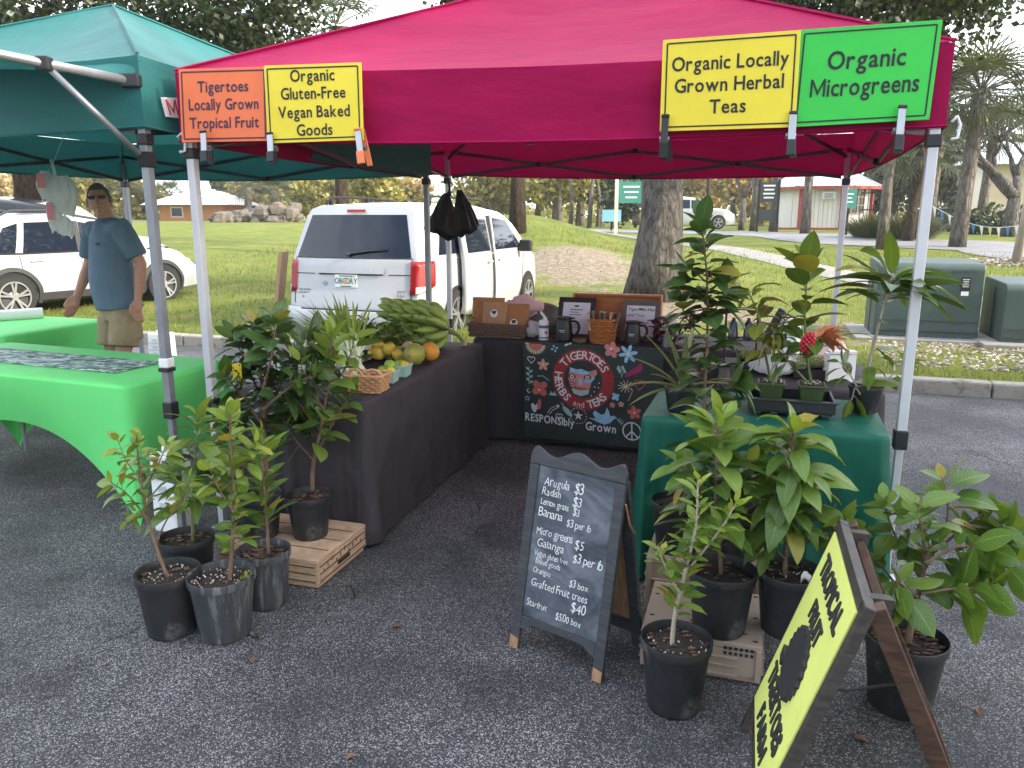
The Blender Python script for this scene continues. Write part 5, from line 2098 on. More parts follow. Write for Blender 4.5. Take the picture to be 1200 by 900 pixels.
clamp('steel clamp with black ends where the yellow and green boards meet', 930, 130, 926, 182, 'steel', 'black_plastic')
clamp('steel clamp with black tip near the right end of the green board', 1058, 123, 1052, 177, 'steel', 'black_plastic')
# small hooks at the white legs' tops
for (i, lb) in ((0, 'white plastic hook at the top of the left white leg'), (1, 'white plastic hook at the top of the right white leg')):
    p = PL[i] + V((.05 if i else -.05, -.03, pink_eave[i] - .01))
    tag(MB().tube([p + V((0, 0, .03)), p + V((.02, 0, .05)), p + V((.035, 0, .02)), p + V((.03, 0, -.03)), p + V((.005, 0, -.035))], .007, 6).build('hook', M['white_plastic'], smooth=True), lb, 'hook')

# ------------------------------------------------------------ draped tables
def drape(name, label, top, z, mat, fold=.02, hang=None, sag=0.0, seed=0, flare=.05, thick=.0, cat='tablecloth'):
    """cloth over a table: top corners anticlockwise from the near left, hanging to the ground with folds"""
    top = [V((p[0], p[1], z)) for p in top]
    ctr = sum(top, V((0, 0, 0))) / 4
    per = []
    NN = [70, 44, 70, 44]
    for i in range(4):
        a, b = top[i], top[(i + 1) % 4]
        for k in range(NN[i]):
            s = k / NN[i]
            # rounded corners
            p = a.lerp(b, s)
            e = min(s, 1 - s) * (b - a).length
            if e < .04:
                p = p + (ctr - p).normalized() * .014 * (1 - e / .04) ** 2
            per.append((p, (b - a).cross(UP).normalized(), s, i))
    m_ = MB()
    n = len(per)
    hz_ = hang or [0.01] * 4
    levels = [0, .02] + [.05 + .95 * k / 26 for k in range(27)]
    rows_ = []
    for q in levels:
        row = []
        for k, (p, nr, s, i) in enumerate(per):
            low = hz_[i]
            drop = (z - low) * q
            ang_ = k / n * 2 * PI
            f = MN.noise(V((math.cos(ang_) * 7, math.sin(ang_) * 7, seed))) + .5 * MN.noise(V((math.cos(ang_) * 17, math.sin(ang_) * 17, seed + 4 + q * .4)))
            e = min(s, 1 - s)
            corner = math.exp(-(e / .05) ** 2)
            wr_ = abs(MN.noise(V((p.x * 3.1 + drop * 2.2, p.y * 3.1 - drop * 1.2, seed)))) + .6 * abs(MN.noise(V((p.x * 6 - drop * 5, p.y * 6, seed + 2))))
            f += 1.1 * (.35 - wr_) * min(1, q * 5)
            o_ = nr * ((.006 if q > 0 else 0) + fold * 1.35 * f * q ** .8 + flare * q * corner + .004)
            row.append(m_.vert(p + o_ + V((0, 0, -drop + (.004 if q == 0 else 0)))))
        rows_.append(row)
    for a, b in zip(rows_[:-1], rows_[1:]):
        for k in range(n):
            m_.face([a[k], a[(k + 1) % n], b[(k + 1) % n], b[k]])
    # the top
    N2 = 12
    inner = [[None] * n for _ in range(3)]
    prev = rows_[0]
    for r_ in range(1, 5):
        row = []
        for k, (p, nr, s, i) in enumerate(per):
            qq = p.lerp(ctr, r_ / 5)
            row.append(m_.vert(qq + V((0, 0, .004 + .003 * MN.noise(V((qq.x * 4, qq.y * 4, seed))) - sag))))
        for k in range(n):
            m_.face([prev[k], row[k], row[(k + 1) % n], prev[(k + 1) % n]])
        prev = row
    c = m_.vert(ctr + V((0, 0, .004)))
    for k in range(n):
        m_.face([prev[k], c, prev[(k + 1) % n]])
    return tag(m_.build(name, M[mat], smooth=True), label, cat)
def table(label, top, z):
    top = [V((p[0], p[1], 0)) for p in top]
    c = sum(top, V((0, 0, 0))) / 4
    t = thing('folding_table', label, 'table', c)
    ins = [p.lerp(c, .03) for p in top]
    m_ = MB()
    m_.prism([p + V((0, 0, z - .045)) for p in ins], (0, 0, .04))
    m_.build('tabletop', M['white_plastic'], t, world=True)
    for p in top:
        q = p.lerp(c, .12)
        m_ = MB()
        m_.tube([q + V((0, 0, 0)), q + V((0, 0, z - .05))], .014, 8)
        m_.build('leg', M['alu_grey'], t, world=True)
TZ = .74
FT = [V((-1.42, 3.79, 0)), V((-.70, 3.57, 0)), V((-.20, 5.28, 0)), V((-.92, 5.50, 0))]
table('folding table under the black cloth of the fruit display', FT, TZ)
drape('tablecloth', 'black cloth over the long fruit and banana table', FT, TZ, 'black_cloth', .022, [.02, .03, .02, .02], seed=3)
BT = [V((-.28, 5.50, 0)), V((1.95, 4.81, 0)), V((2.16, 5.48, 0)), V((-.07, 6.17, 0))]
table('folding table under the black cloth of the tea display', BT, TZ)
drape('tablecloth', 'black cloth over the back table of teas and herbs', BT, TZ, 'black_cloth', .018, [.02] * 4, seed=9)
GT = [V((.57, 3.27, 0)), V((1.50, 2.96, 0)), V((1.70, 3.56, 0)), V((.77, 3.87, 0))]
table('small folding table under the dark green cloth', GT, TZ)
drape('tablecloth', 'dark green cloth over the plant table in front', GT, TZ, 'green_cloth', .028, [.02, .02, .02, .02], seed=5, flare=.08)

ST = [V((1.10, 4.02, 0)), V((1.88, 3.80, 0)), V((2.12, 4.62, 0)), V((1.34, 4.86, 0))]
table('folding table under the black cloth of the microgreens', ST, .72)
drape('tablecloth', 'black cloth over the side table behind the plant table', ST, .72, 'black_cloth', .018, [.02] * 4, seed=13)

# lime spandex covers: pulled in between the feet, arched hem
def spandex(label, P0, dx, dy, ln, dp, z=.745):
    """P0 = near right corner; dx runs left along the front, dy to the back"""
    tp = [P0 + dx * ln, P0, P0 + dy * dp, P0 + dx * ln + dy * dp]
    m_ = MB()
    per = []
    for i, (NN, _) in enumerate(((60, 0), (26, 0), (60, 0), (26, 0))):
        a, b = tp[i], tp[(i + 1) % 4]
        for k in range(NN):
            per.append((k / NN, i, a, b))
    n = len(per)
    ctr = sum(tp, V((0, 0, 0))) / 4
    def rim(s, i, a, b, r=.05):
        p = a.lerp(b, s)
        e = min(s, 1 - s) * (b - a).length
        if e < r:
            p = p + (ctr - p).normalized() * r * .42 * (1 - e / r) ** 2
        return p
    rows_ = []
    for q in (0, .015, .04, .08, .15, .25, .35, .5, .65, .8, .9, 1):
        row = []
        for (s, i, a, b) in per:
            L_ = (b - a).length
            p = rim(s, i, a, b)
            e = min(s, 1 - s) * 2
            arch = (1 - (1 - e) ** 2.2) * (.46 if L_ > 1.2 else .34)
            low = .0 + arch
            nr = (b - a).cross(UP).normalized()
            pin = .065 * math.sin(PI * min(1, q * 1.0)) * 0
            ins = nr * (-.12 * arch * 1.6 * q ** 1.5 - .0)
            foot = (ctr - p)
            foot.z = 0
            z_ = z - (z - low) * q
            p2 = p + ins + foot.normalized() * .055 * (1 - (1 - q) ** 1) * (1 - e) ** 3 * (-.6)
            row.append(m_.vert(V((p2.x, p2.y, z_ - .010 * (1 if q == 0 else 0) + (.010 if q == 0 else 0)))))
        rows_.append(row)
    for a, b in zip(rows_[:-1], rows_[1:]):
        for k in range(n):
            m_.face([a[k], a[(k + 1) % n], b[(k + 1) % n], b[k]])
    prev = rows_[0]
    for r_, dz in ((.03, .010), (.08, .016), (.3, .016), (.6, .016)):
        row = []
        for (s, i, a, b) in per:
            p = rim(s, i, a, b)
            qq = p.lerp(ctr, r_)
            row.append(m_.vert(V((qq.x, qq.y, z + dz))))
        for k in range(n):
            m_.face([prev[k], row[k], row[(k + 1) % n], prev[(k + 1) % n]])
        prev = row
    c = m_.vert(V((ctr.x, ctr.y, z + .016)))
    for k in range(n):
        m_.face([prev[k], c, prev[(k + 1) % n]])
    tag(m_.build('table_cover', M['lime_spandex'], smooth=True), label, 'table cover')
    return tp
LDX, LDY = V((-.932, .362, 0)), V((.362, .932, 0))
L1 = spandex('bright lime stretch cover on the front table with the leaf print runner', V((-1.97, 3.84, 0)), LDX, LDY, 1.95, .80)
table('folding table inside the front lime stretch cover', L1, TZ)
L2 = spandex('bright lime stretch cover on the rear table with the white roll', V((-3.66, 5.50, 0)), -EX, EY, .78, 1.02)
table('folding table inside the rear lime stretch cover', L2, TZ)

# leaf print runner lying on the front lime table
def runner():
    m, t, b, k = nodes('leaf_print')
    co = t.nodes.new('ShaderNodeTexCoord')
    mp_ = t.nodes.new('ShaderNodeMapping')
    mp_.inputs['Rotation'].default_value = (0, 0, .5)
    mp_.inputs['Scale'].default_value = (6, 17, 1)
    wv = t.nodes.new('ShaderNodeTexNoise')
    wv.inputs['Scale'].default_value = 1.6
    wv.inputs['Detail'].default_value = 5
    wv.inputs['Distortion'].default_value = 1.8
    k(co.outputs['Object'], mp_.inputs['Vector'])
    k(mp_.outputs['Vector'], wv.inputs['Vector'])
    r = t.nodes.new('ShaderNodeValToRGB')
    e = r.color_ramp.elements
    e[0].position, e[0].color = .36, (.012, .06, .04, 1)
    e[1].position, e[1].color = .60, (.62, .68, .66, 1)
    for p, c in ((.45, (.04, .15, .10, 1)), (.52, (.25, .36, .33, 1))):
        e.new(p).color = c
    k(wv.outputs['Fac'], r.inputs['Fac'])
    k(r.outputs['Color'], b.inputs['Base Color'])
    b.inputs['Roughness'].default_value = .7
    MATS['leaf_print'] = m
runner()
cz_ = .745 + .016 + .004
rp = [Gz(176, 436, cz_), Gz(196, 424, cz_), Gz(-60, 398, cz_), Gz(-120, 409, cz_)]
rp = [L1[1] + LDX * .30 + LDY * .21, L1[1] + LDX * .30 + LDY * .56, L1[1] + LDX * 1.78 + LDY * .56, L1[1] + LDX * 1.78 + LDY * .21]
m_ = MB()
m_.grid(lambda s, q: lerpq(*rp, q, s) + V((0, 0, cz_ + .002 * MN.noise(V((s * 7, q * 4, 0))))), 24, 8)
tag(m_.build('table_runner', M['leaf_print'], smooth=True, solid=.002), 'white runner printed with dark green leaves on the front lime table', 'runner')
a, b = Gz(-30, 372, .80), Gz(50, 367, .80)
m_ = MB()
m_.tube([a, b], .048, 18)
rl = thing('paper_roll', 'white paper towel roll lying on the rear lime table', 'paper roll', (b.x, b.y, .765))
m_.build('roll', M['white_plastic'], rl, world=True, smooth=True, ang=40)

# ------------------------------------------------------------ chalkboard easel with prices
chalk_board = None
def slate(name, base, streak):
    m, t, b, k = nodes(name)
    co = t.nodes.new('ShaderNodeTexCoord')
    mp_ = t.nodes.new('ShaderNodeMapping')
    mp_.inputs['Scale'].default_value = (3, 3, 5)
    mp_.inputs['Rotation'].default_value = (0, .6, 0)
    k(co.outputs['Object'], mp_.inputs['Vector'])
    n = t.nodes.new('ShaderNodeTexNoise')
    n.inputs['Scale'].default_value = 1.6
    n.inputs['Detail'].default_value = 9
    n.inputs['Roughness'].default_value = .6
    n.inputs['Distortion'].default_value = 1.2
    k(mp_.outputs['Vector'], n.inputs['Vector'])
    r = t.nodes.new('ShaderNodeValToRGB')
    r.color_ramp.elements[0].position = .38
    r.color_ramp.elements[0].color = (*base, 1)
    r.color_ramp.elements[1].position = .74
    r.color_ramp.elements[1].color = (*streak, 1)
    k(n.outputs['Fac'], r.inputs['Fac'])
    k(r.outputs['Color'], b.inputs['Base Color'])
    b.inputs['Roughness'].default_value = .55
    MATS[name] = m
slate('slate', (.028, .036, .052), (.17, .19, .225))
woodm('black_frame', (.022, .024, .028), (.045, .048, .055), (2, 2, 14), .6, ((.40, .30, .19), .70))
woodm('bare_wood', (.20, .11, .055), (.34, .20, .10), (14, 14, 2), .7)
pm('chalk', (.66, .68, .68), .95, 60, .18)
B0, B1 = V((-.012, 2.675, 0)), V((.312, 2.425, 0))
T1, T0 = B1 + V((.091, .125, .785)), B0 + V((.091, .125, .785))
t = thing('chalkboard_easel', 'black framed chalkboard easel with a handwritten price list', 'chalkboard', (.2, 2.7, 0))
CQ = Quad(B0, B1, T1, T0)
if CQ.n.y > 0:
    CQ.n = -CQ.n
fw = .10
def strip(m_, pts, th=.018, off=0.0):
    m_.prism([CQ.pt(s, q, off - th) for s, q in pts], CQ.n * th)
# stiles (legs), wavy head rail, lower rail with cut feet
for (s0, s1) in ((0, fw), (1 - fw, 1)):
    m_ = MB()
    strip(m_, [(s0, 0), (s1, 0), (s1, .885), (s0, .885)])
    m_.build('stile', M['black_frame'], t, world=True, bevel=.003)
    m_ = MB()
    strip(m_, [(s0 + .004, 0.001), (s1 - .004, .001), (s1 - .004, .05), (s0 + .004, .06)], .021, .0015)
    m_.build('bare_foot', M['bare_wood'], t, world=True)
m_ = MB()
wave = []
for i in range(41):
    s = i / 40
    x = abs(s - .5) * 2
    h = .955 + .022 * math.cos(s * 4 * PI) + (0 if x < .88 else -.05 * ((x - .88) / .12) ** 2)
    wave.append((s, h))
strip(m_, [(0, .887)] + [(1, .887)] + wave[::-1], .018, .0)
m_.build('head_rail', M['black_frame'], t, world=True, bevel=.002)
m_ = MB()
strip(m_, [(fw, .165), (fw, .10), (fw + .05, .105), (fw + .13, .135), (1 - fw - .13, .135), (1 - fw - .05, .105), (1 - fw, .10), (1 - fw, .165)], .016, -.001)
m_.build('lower_rail', M['black_frame'], t, world=True, bevel=.002)
m_ = MB()
strip(m_, [(fw, .167), (1 - fw, .167), (1 - fw, .885), (fw, .885)], .008, -.006)
sb = m_.build('slate', M['slate'], t, world=True)
m_ = MB()
def ch(txt, s, q, h, sq=.84, ang=0.0, al='l'):
    CQ.write(m_, txt, s, q, h, -.0045, align=al, jit=.15, shear=.12, ang=ang, squeeze=sq * .93, gap=.06, bold=-.004)
ch('Arugula', .17, .80, .043); ch('$3', .50, .795, .050)
ch('Radish', .16, .752, .040); ch('$3', .50, .735, .046)
ch('Lemon grass', .16, .706, .030, .8); ch('$3', .51, .693, .036)
ch('Banana', .15, .652, .040, .95); ch('$3 per lb', .46, .637, .034, .85)
ch('Micro greens', .15, .565, .038, .80); ch('$5', .57, .548, .048)
ch('Galanga', .17, .510, .040, .95); ch('$3 per lb', .57, .485, .040, .85)
ch('Vegan gluten free', .155, .462, .028, .72); ch('Baked goods', .18, .428, .026, .8)
ch('Oranges', .16, .384, .027, .85); ch('$3 box', .56, .372, .033, .85)
ch('Grafted Fruit trees', .16, .318, .036, .86); ch('$40', .61, .262, .046)
ch('Starfruit', .135, .222, .031, .85); ch('$5.00 box', .46, .203, .033, .8)
m_.build('lettering', M['chalk'], sb, world=True)
# rear frame
back = V((.63, .77, 0)).normalized()
m_ = MB()
Kf = [B0 + back * .30, B1 + back * .30]
KT = [CQ.pt(0, .90, -.03), CQ.pt(1, .90, -.03)]
RQ = Quad(Kf[1], Kf[0], KT[0], KT[1])
for (s0, s1) in ((0, .1), (.9, 1)):
    m_ = MB()
    RQ.slab(m_, .018, s0, s1, 0, 1)
    m_.build('rear_leg', M['black_frame'], t, world=True)
m_ = MB()
RQ.slab(m_, .008, .1, .9, .17, .93)
m_.build('rear_panel', M['bare_wood'], t, world=True)
m_ = MB()
RQ.slab(m_, .016, .1, .9, .10, .17)
m_.build('rear_rail', M['black_frame'], t, world=True)
m_ = MB()
p = CQ.pt(1.01, .80, -.01)
m_.tube([p, p + back * .035 + V((0, 0, -.09)), p + back * .07 + V((0, 0, -.13))], .004, 5)
m_.build('chain', M['bare_wood'], t, world=True)

# ------------------------------------------------------------ yellow easel
woodm('dark_frame', (.018, .015, .014), (.05, .040, .034), (3, 3, 12), .55, ((.26, .22, .18), .72))
woodm('brown_frame', (.035, .018, .012), (.085, .045, .028), (3, 3, 14), .5, ((.30, .22, .15), .74))
pm('board_lime', (.62, .68, .17), .6, 5, .06, dirt=((.50, .52, .14), 9, .62))
pm('black_paint', (.02, .021, .024), .6, 20, .3)
t = thing('yellow_easel', 'wooden easel with a pale yellow board and black raised letters', 'sign', (.9, 1.8, 0))
fT, nT = V((.995, 2.21, .705)), V((.835, 1.675, .70))
dn = V((-.26, -.005, -.705))
fB, nB = fT + dn, nT + dn
YQ = Quad(fB, nB, nT, fT)               # text reads from the far stile to the near one
if YQ.n.x > 0:
    YQ.n = -YQ.n
for s0, s1 in ((0, .06), (.94, 1)):
    m_ = MB(); YQ.slab(m_, .03, s0, s1, 0, 1)
    m_.build('stile', M['dark_frame'], t, world=True, bevel=.003)
for q0, q1 in ((.955, .998), (.12, .165)):
    m_ = MB(); YQ.slab(m_, .028, .06, .94, q0, q1)
    m_.build('rail', M['dark_frame'], t, world=True)
m_ = MB(); YQ.slab(m_, .008, .055, .945, .166, .954)
for v_ in range(len(m_.v)):
    m_.v[v_] = tuple(V(m_.v[v_]) + YQ.n * .004)
pn = m_.build('panel', M['board_lime'], t, world=True)
m_ = MB()
for txt, q, h, k in (('TROPICAL', .81, .085, .66), ('FRUIT', .68, .075, .70), ('TIGERTOES', .315, .085, .62), ('FARM', .20, .075, .8)):
    b0 = len(m_.v)
    nf = len(m_.f)
    YQ.write(m_, txt, .5, q, h, .009, bold=.02, squeeze=k * 1.25, gap=.08)
for f_ in list(m_.f):
    pts = [V(m_.v[i]) for i in f_]
    low = [m_.vert(p_ - YQ.n * .006) for p_ in pts]
    for i in range(len(f_)):
        j = (i + 1) % len(f_)
        m_.face([f_[i], f_[j], low[j], low[i]])
m_.build('lettering', M['black_paint'], pn, world=True)
m_ = MB()
o_ = [(.115 * (1 + .05 * (-1) ** i) * math.cos(2 * PI * i / 44), .095 * (1 + .05 * (-1) ** i) * math.sin(2 * PI * i / 44)) for i in range(44)]
m_.prism([YQ.pt(.5 + x / YQ.w, .545 + y / YQ.h, .004) for x, y in o_], YQ.n * .012)
m_.prism([YQ.pt(.5 + x / YQ.w, .545 + y / YQ.h, .004) for x, y in ((-.10, -.05), (-.16, -.04), (-.15, -.07), (-.11, -.08))], YQ.n * .012)
m_.build('fruit_emblem', M['black_paint'], pn, world=True)
# the matching rear frame
up_ = V((.33, .0, -.705))
fT2, nT2 = fT + V((.045, -.01, 0)), nT + V((.045, -.01, 0))
XQ = Quad(nT2 + up_, fT2 + up_, fT2, nT2)
for s0, s1 in ((0, .075), (.925, 1)):
    m_ = MB(); XQ.slab(m_, .045, s0, s1, 0, 1)
    m_.build('rear_stile', M['brown_frame'], t, world=True, bevel=.003)
for q0, q1 in ((.90, .955), (.40, .445), (.06, .10)):
    m_ = MB(); XQ.slab(m_, .02, .075, .925, q0, q1)
    m_.build('rear_rail', M['brown_frame'], t, world=True)
for s in (.12, .86):
    m_ = MB()
    p = YQ.pt(s, .97, -.01)
    m_.bar(p, p + V((.075, 0, -.01)), .03, .035)
    m_.build('hinge', M['dark_frame'], t, world=True)
m_ = MB()
m_.tube([YQ.pt(.1, .28, -.03), YQ.pt(.1, .28, -.03).lerp(XQ.pt(.9, .28, 0), .5) + V((0, 0, -.03)), XQ.pt(.9, .28, 0)], .005, 5)
m_.build('cord', M['black_plastic'], t, world=True)
# ------------------------------------------------------------ crates
pm('pot_black', (.016, .018, .021), .48, 14, .35, .12, 60, dirt=((.10, .102, .104), 7, .56))
pm('pot_dusty', (.035, .040, .046), .55, 10, .35, .12, 60, stretch=(3, 3, .35), dirt=((.15, .16, .165), 7, .52))
pm('pot_green', (.045, .075, .022), .5, 10, .2)
pm('soil', (.030, .022, .017), .95, 40, .5, .8, 70)
pm('chips', (.5, .5, .5), .85, 40, .3, tint=((.06, .035, .025), (.34, .19, .12), (1.35, 1.33, 1.28)))
pm('crate_tan', (.30, .235, .185), .6, 6, .1, .05, 60)
woodm('crate_wood', (.36, .235, .145), (.52, .37, .25), (3, 3, 22), .65)
pm('crate_line', (.10, .06, .035), .8, 10, .2)
pm('stem_green', (.13, .17, .05), .6, 30, .3)
pm('stem_brown', (.16, .105, .07), .8, 30, .35, .3, 60)
pm('stem_pale', (.38, .33, .26), .75, 20, .25, .3, 50)
leafs('leaf_light', [(.07, .14, .025), (.16, .27, .045), (.36, .42, .07)], rough=.36, old=True)
leafs('leaf_mid', [(.045, .10, .018), (.10, .195, .034), (.25, .35, .055)], rough=.33, old=True)
leafs('leaf_deep', [(.027, .063, .02), (.055, .12, .034), (.13, .21, .04)], rough=.3, old=True)
leafs('leaf_yellow', [(.08, .13, .02), (.22, .26, .04), (.50, .32, .05)], rough=.4)
leafs('leaf_aloe', [(.10, .15, .05), (.17, .22, .085), (.28, .30, .13)], rough=.45, vein=0)
leafs('leaf_purple', [(.03, .008, .03), (.08, .018, .06), (.14, .05, .09)], rough=.5, vein=0)

def crate(label, c, dx, dy, wd, dp, h, mat, slots, name='crate'):
    """c = near right foot; wd to the left (-dx), dp to the back (dy)"""
    rz = math.atan2(dx.y, dx.x)
    t = thing(name, label, 'crate', c, rz)
    m_ = MB()
    m_.box((-wd / 2, dp / 2, h - .012), (wd, dp, .024))
    m_.box((-wd / 2, dp / 2, .012), (wd - .02, dp - .02, .02))
    for x, y, a, b in ((-wd / 2, .008, wd, .016), (-wd / 2, dp - .008, wd, .016), (-.008, dp / 2, .016, dp - .034), (-wd + .008, dp / 2, .016, dp - .034)):
        m_.box((x, y, h / 2), (a, b, h - .05))
    m_.build('body', M[mat], t, bevel=.004)
    m_ = MB()
    if slots == 'wood':
        n = 4
        for k in range(1, n):       # grooves between the boards
            m_.box((-wd / 2, -.0015, h * k / n), (wd - .03, .003, .005))
            m_.box((.0015, dp / 2, h * k / n), (.003, dp - .03, .005))
            m_.box((-wd / 2, dp * k / n, h + .0012), (wd - .02, .004, .0024))
        for k in range(10):
            m_.box((.0015, dp * (.1 + .085 * k), h * (.55 + .18 * ((k * 7) % 3) / 2)), (.003, .003, h * .14))
        m_.build('groove', M['crate_line'], t)
        MB().box((.002, dp * .5, h * .40), (.004, dp * .24, h * .12)).build('hand_hole', M['matt_black'], t)
    else:
        for i in range(11):
            for j in range(9):
                if (i * 5 + j * 3) % 4 == 0:
                    m_.box((-wd * (i + .7) / 11.4, dp * (j + .7) / 9.4, h + .0008), (.017, .007, .002))
        for i in range(6):
            for j in range(2):
                m_.box((-.035 - .018 * i, -.001, h * (.86 - .13 * j)), (.011, .003, .011))
                m_.box((.001, .035 + .018 * i, h * (.86 - .13 * j)), (.003, .011, .011))
                m_.box((-wd - .001, .035 + .018 * i, h * (.86 - .13 * j)), (.003, .011, .011))
        m_.build('slot', M['matt_black'], t)
        m_ = MB()
        for z in (.18, .42, .62):
            m_.box((-wd / 2 - .03, -.004, h * z), (wd - .10, .008, .008))
            m_.box((.004, dp / 2, h * z), (.008, dp - .06, .008))
            m_.box((-wd - .004, dp / 2, h * z), (.008, dp - .06, .008))
        for x in (-.012, -wd + .012):
            m_.box((x, -.004, h / 2), (.02, .010, h - .03))
        m_.build('rib', M[mat], t, bevel=.002)
    return t
CL = V((-.845, 3.12, 0))
crate('wood grained crate carrying two potted trees in front of the fruit table', CL, EX, EY, .52, .44, .138, 'crate_wood', 'wood')
CR = V((.865, 2.41, 0))
crate('tan slotted plastic crate nearest the camera, carrying two potted trees', CR, EX, EY, .42, .40, .15, 'crate_tan', 'holes')
CR2 = CR + EY * .415 - EX * .0
crate('taller tan slotted crate behind, against the green cloth', CR2, EX, EY, .46, .27, .24, 'crate_tan', 'holes')

# ------------------------------------------------------------ potted plants
def catmull(pts, n=8):
    pts = [V(p) for p in pts]
    out = []
    for i in range(len(pts) - 1):
        p0, p1, p2, p3 = pts[max(i - 1, 0)], pts[i], pts[i + 1], pts[min(i + 2, len(pts) - 1)]
        for k in range(n):
            t = k / n
            out.append(.5 * ((2 * p1) + (p2 - p0) * t + (2 * p0 - 5 * p1 + 4 * p2 - p3) * t * t + (3 * p1 - p0 - 3 * p2 + p3) * t ** 3))
    out.append(pts[-1])
    return out
def along(pts, s):
    f = s * (len(pts) - 1)
    i = min(int(f), len(pts) - 2)
    return pts[i].lerp(pts[i + 1], f - i), (pts[i + 1] - pts[i]).normalized()
DENS, WIDE = 1.7, 1.28
def leafy(lf, st, pts, n, ln, wd, start=.3, droop=.5, rise=.35, tint=(.2, .7), tip=1.0, r=.006, fold=.22, wave=.0, tiplight=.25, petiole=.15):
    n = round(n * DENS)
    wd *= WIDE
    c = catmull(pts)
    m = len(c)
    st.tube(c, [r * (1 - .7 * i / (m - 1)) for i in range(m)], 7)
    a0 = rnd.uniform(0, 6.28)
    for k in range(n):
        s = min(.999, max(start * .9, start + (1 - start) * (k + .5 + rnd.uniform(-.8, .8)) / n))
        p, d = along(c, s)
        a = a0 + k * 2.39996 + rnd.uniform(-.7, .7)
        ref = V((1, 0, 0)) if abs(d.x) < .8 else V((0, 1, 0))
        x = (ref - d * ref.dot(d)).normalized()
        y = d.cross(x)
        rad = x * math.cos(a) + y * math.sin(a)
        e = rise + rnd.uniform(-.4, .35) + .75 * max(0, (s - .8) / .2)
        dr_ = (rad * math.cos(e) + d * math.sin(e)).normalized()
        l = ln * rnd.uniform(.5, 1.18) * (1 if s < .85 else 1 - .4 * (s - .85) / .15)
        q = p + dr_ * l * petiole
        st.tube([p, q], [r * .35, r * .25], 4, cap=False)
        ti = .8 * min(1, rnd.uniform(*tint) + tiplight * max(0, (s - .7) / .3))
        if rnd.random() < .035:
            ti = rnd.uniform(.88, 1)
        roll = V((rnd.uniform(-.45, .45), rnd.uniform(-.45, .45), rnd.uniform(-.3, .3)))
        lf.leaf(q, dr_, (d if abs(dr_.dot(d)) < .95 else UP) + roll, l, wd * l / ln * rnd.uniform(.9, 1.1), droop * rnd.uniform(.5, 1.4), fold, min(1, max(0, ti)), 6, tip, wave)
def pot_parts(t, loc, r, h, mat, soil='soil', seed=0, chips=40, perlite=0):
    c = V(loc)
    m_ = MB()
    prof = [(r * .10, .0), (r * .70, 0), (r * .745, .006), (r * .755, h * .06), (r * .93, h * .86), (r * .935, h * .875), (r * .985, h * .88), (r * 1.0, h * .985), (r * .99, h), (r * .965, h), (r * .95, h * .975), (r * .90, h * .82), (r * .1, h * .80)]
    m_.lathe(prof, c, 36)
    m_.build('pot', M[mat], t, smooth=True, ang=35, world=True)
    m_ = MB()
    zz_ = h * .86
    def fn(s, q):
        a = 2 * PI * s
        x, y = math.cos(a) * r * .915 * q, math.sin(a) * r * .915 * q
        return c + V((x, y, zz_ + .010 * MN.noise(V((x * 30, y * 30, seed))) + .012 * (1 - q)))
    m_.grid(fn, 22, 8, closed=True)
    m_.build('soil', M[soil], t, smooth=True, world=True)
    m_ = MB()
    for _ in range(chips):
        a, k = rnd.uniform(0, 6.28), rnd.random() ** .5 * r * .84
        m_.blob(c + V((math.cos(a) * k, math.sin(a) * k, zz_ + .014)), rnd.uniform(.003, .010), 5, 3, .4, rnd.uniform(0, .55), (1.6, .7, .5))
    for _ in range(perlite):
        a, k = rnd.uniform(0, 6.28), rnd.random() ** .5 * r * .86
        m_.blob(c + V((math.cos(a) * k, math.sin(a) * k, zz_ + .014)), rnd.uniform(.0015, .004), 5, 3, .2, rnd.uniform(.75, 1))
    m_.build('mulch', M['chips'], t, world=True)
    return c + V((0, 0, zz_))
def potted(label, loc, r, h, stems, leafmat='leaf_mid', stemmat='stem_brown', pot='pot_black', name='potted_sapling', chips=40, perlite=0, extra=None):
    t = thing(name, label, 'potted plant', loc)
    top = pot_parts(t, loc, r, h, pot, seed=loc[0] * 9, chips=chips, perlite=perlite)
    st, lf = MB(), MB()
    for s in stems:
        pts, kw = s
        leafy(lf, st, pts, **kw)
    if extra:
        extra(lf, st)
    st.build('stem', M[stemmat], t, smooth=True, world=True)
    lf.build('foliage', M[leafmat], t, smooth=True, world=True)
    return t
def W(y, *uv):
    return [Wy(u, v, y) for u, v in uv]

# left group
y = 2.79
p1_ = Gz(203, 738)
y = p1_.y
potted('leaning sapling with small yellowish leaves, leftmost of the black pots', p1_, .124, .255, [
    (W(y, (203, 690), (186, 650), (172, 600), (163, 545), (160, 512)), dict(n=15, ln=.088, wd=.032, start=.45, r=.008, tint=(.35, .8))),
    (W(y + .02, (182, 640), (195, 610), (214, 585), (222, 560)), dict(n=8, ln=.085, wd=.03, start=.35, r=.004, tint=(.3, .75))),
    (W(y - .02, (174, 610), (150, 580), (130, 565)), dict(n=8, ln=.09, wd=.03, start=.3, r=.004, tint=(.3, .75))),
    (W(y + .06, (168, 575), (185, 545), (195, 520)), dict(n=8, ln=.085, wd=.03, start=.3, r=.004, tint=(.3, .8))),
    (W(y - .06, (166, 565), (148, 540), (138, 515)), dict(n=8, ln=.08, wd=.028, start=.3, r=.003, tint=(.3, .8))),
    (W(y - .04, (178, 625), (165, 600), (150, 610)), dict(n=6, ln=.08, wd=.028, start=.3, r=.003, tint=(.2, .6)))],
    'leaf_light', 'stem_brown', 'pot_black', chips=35, perlite=45)
p4_ = Gz(224, 690)
y = p4_.y
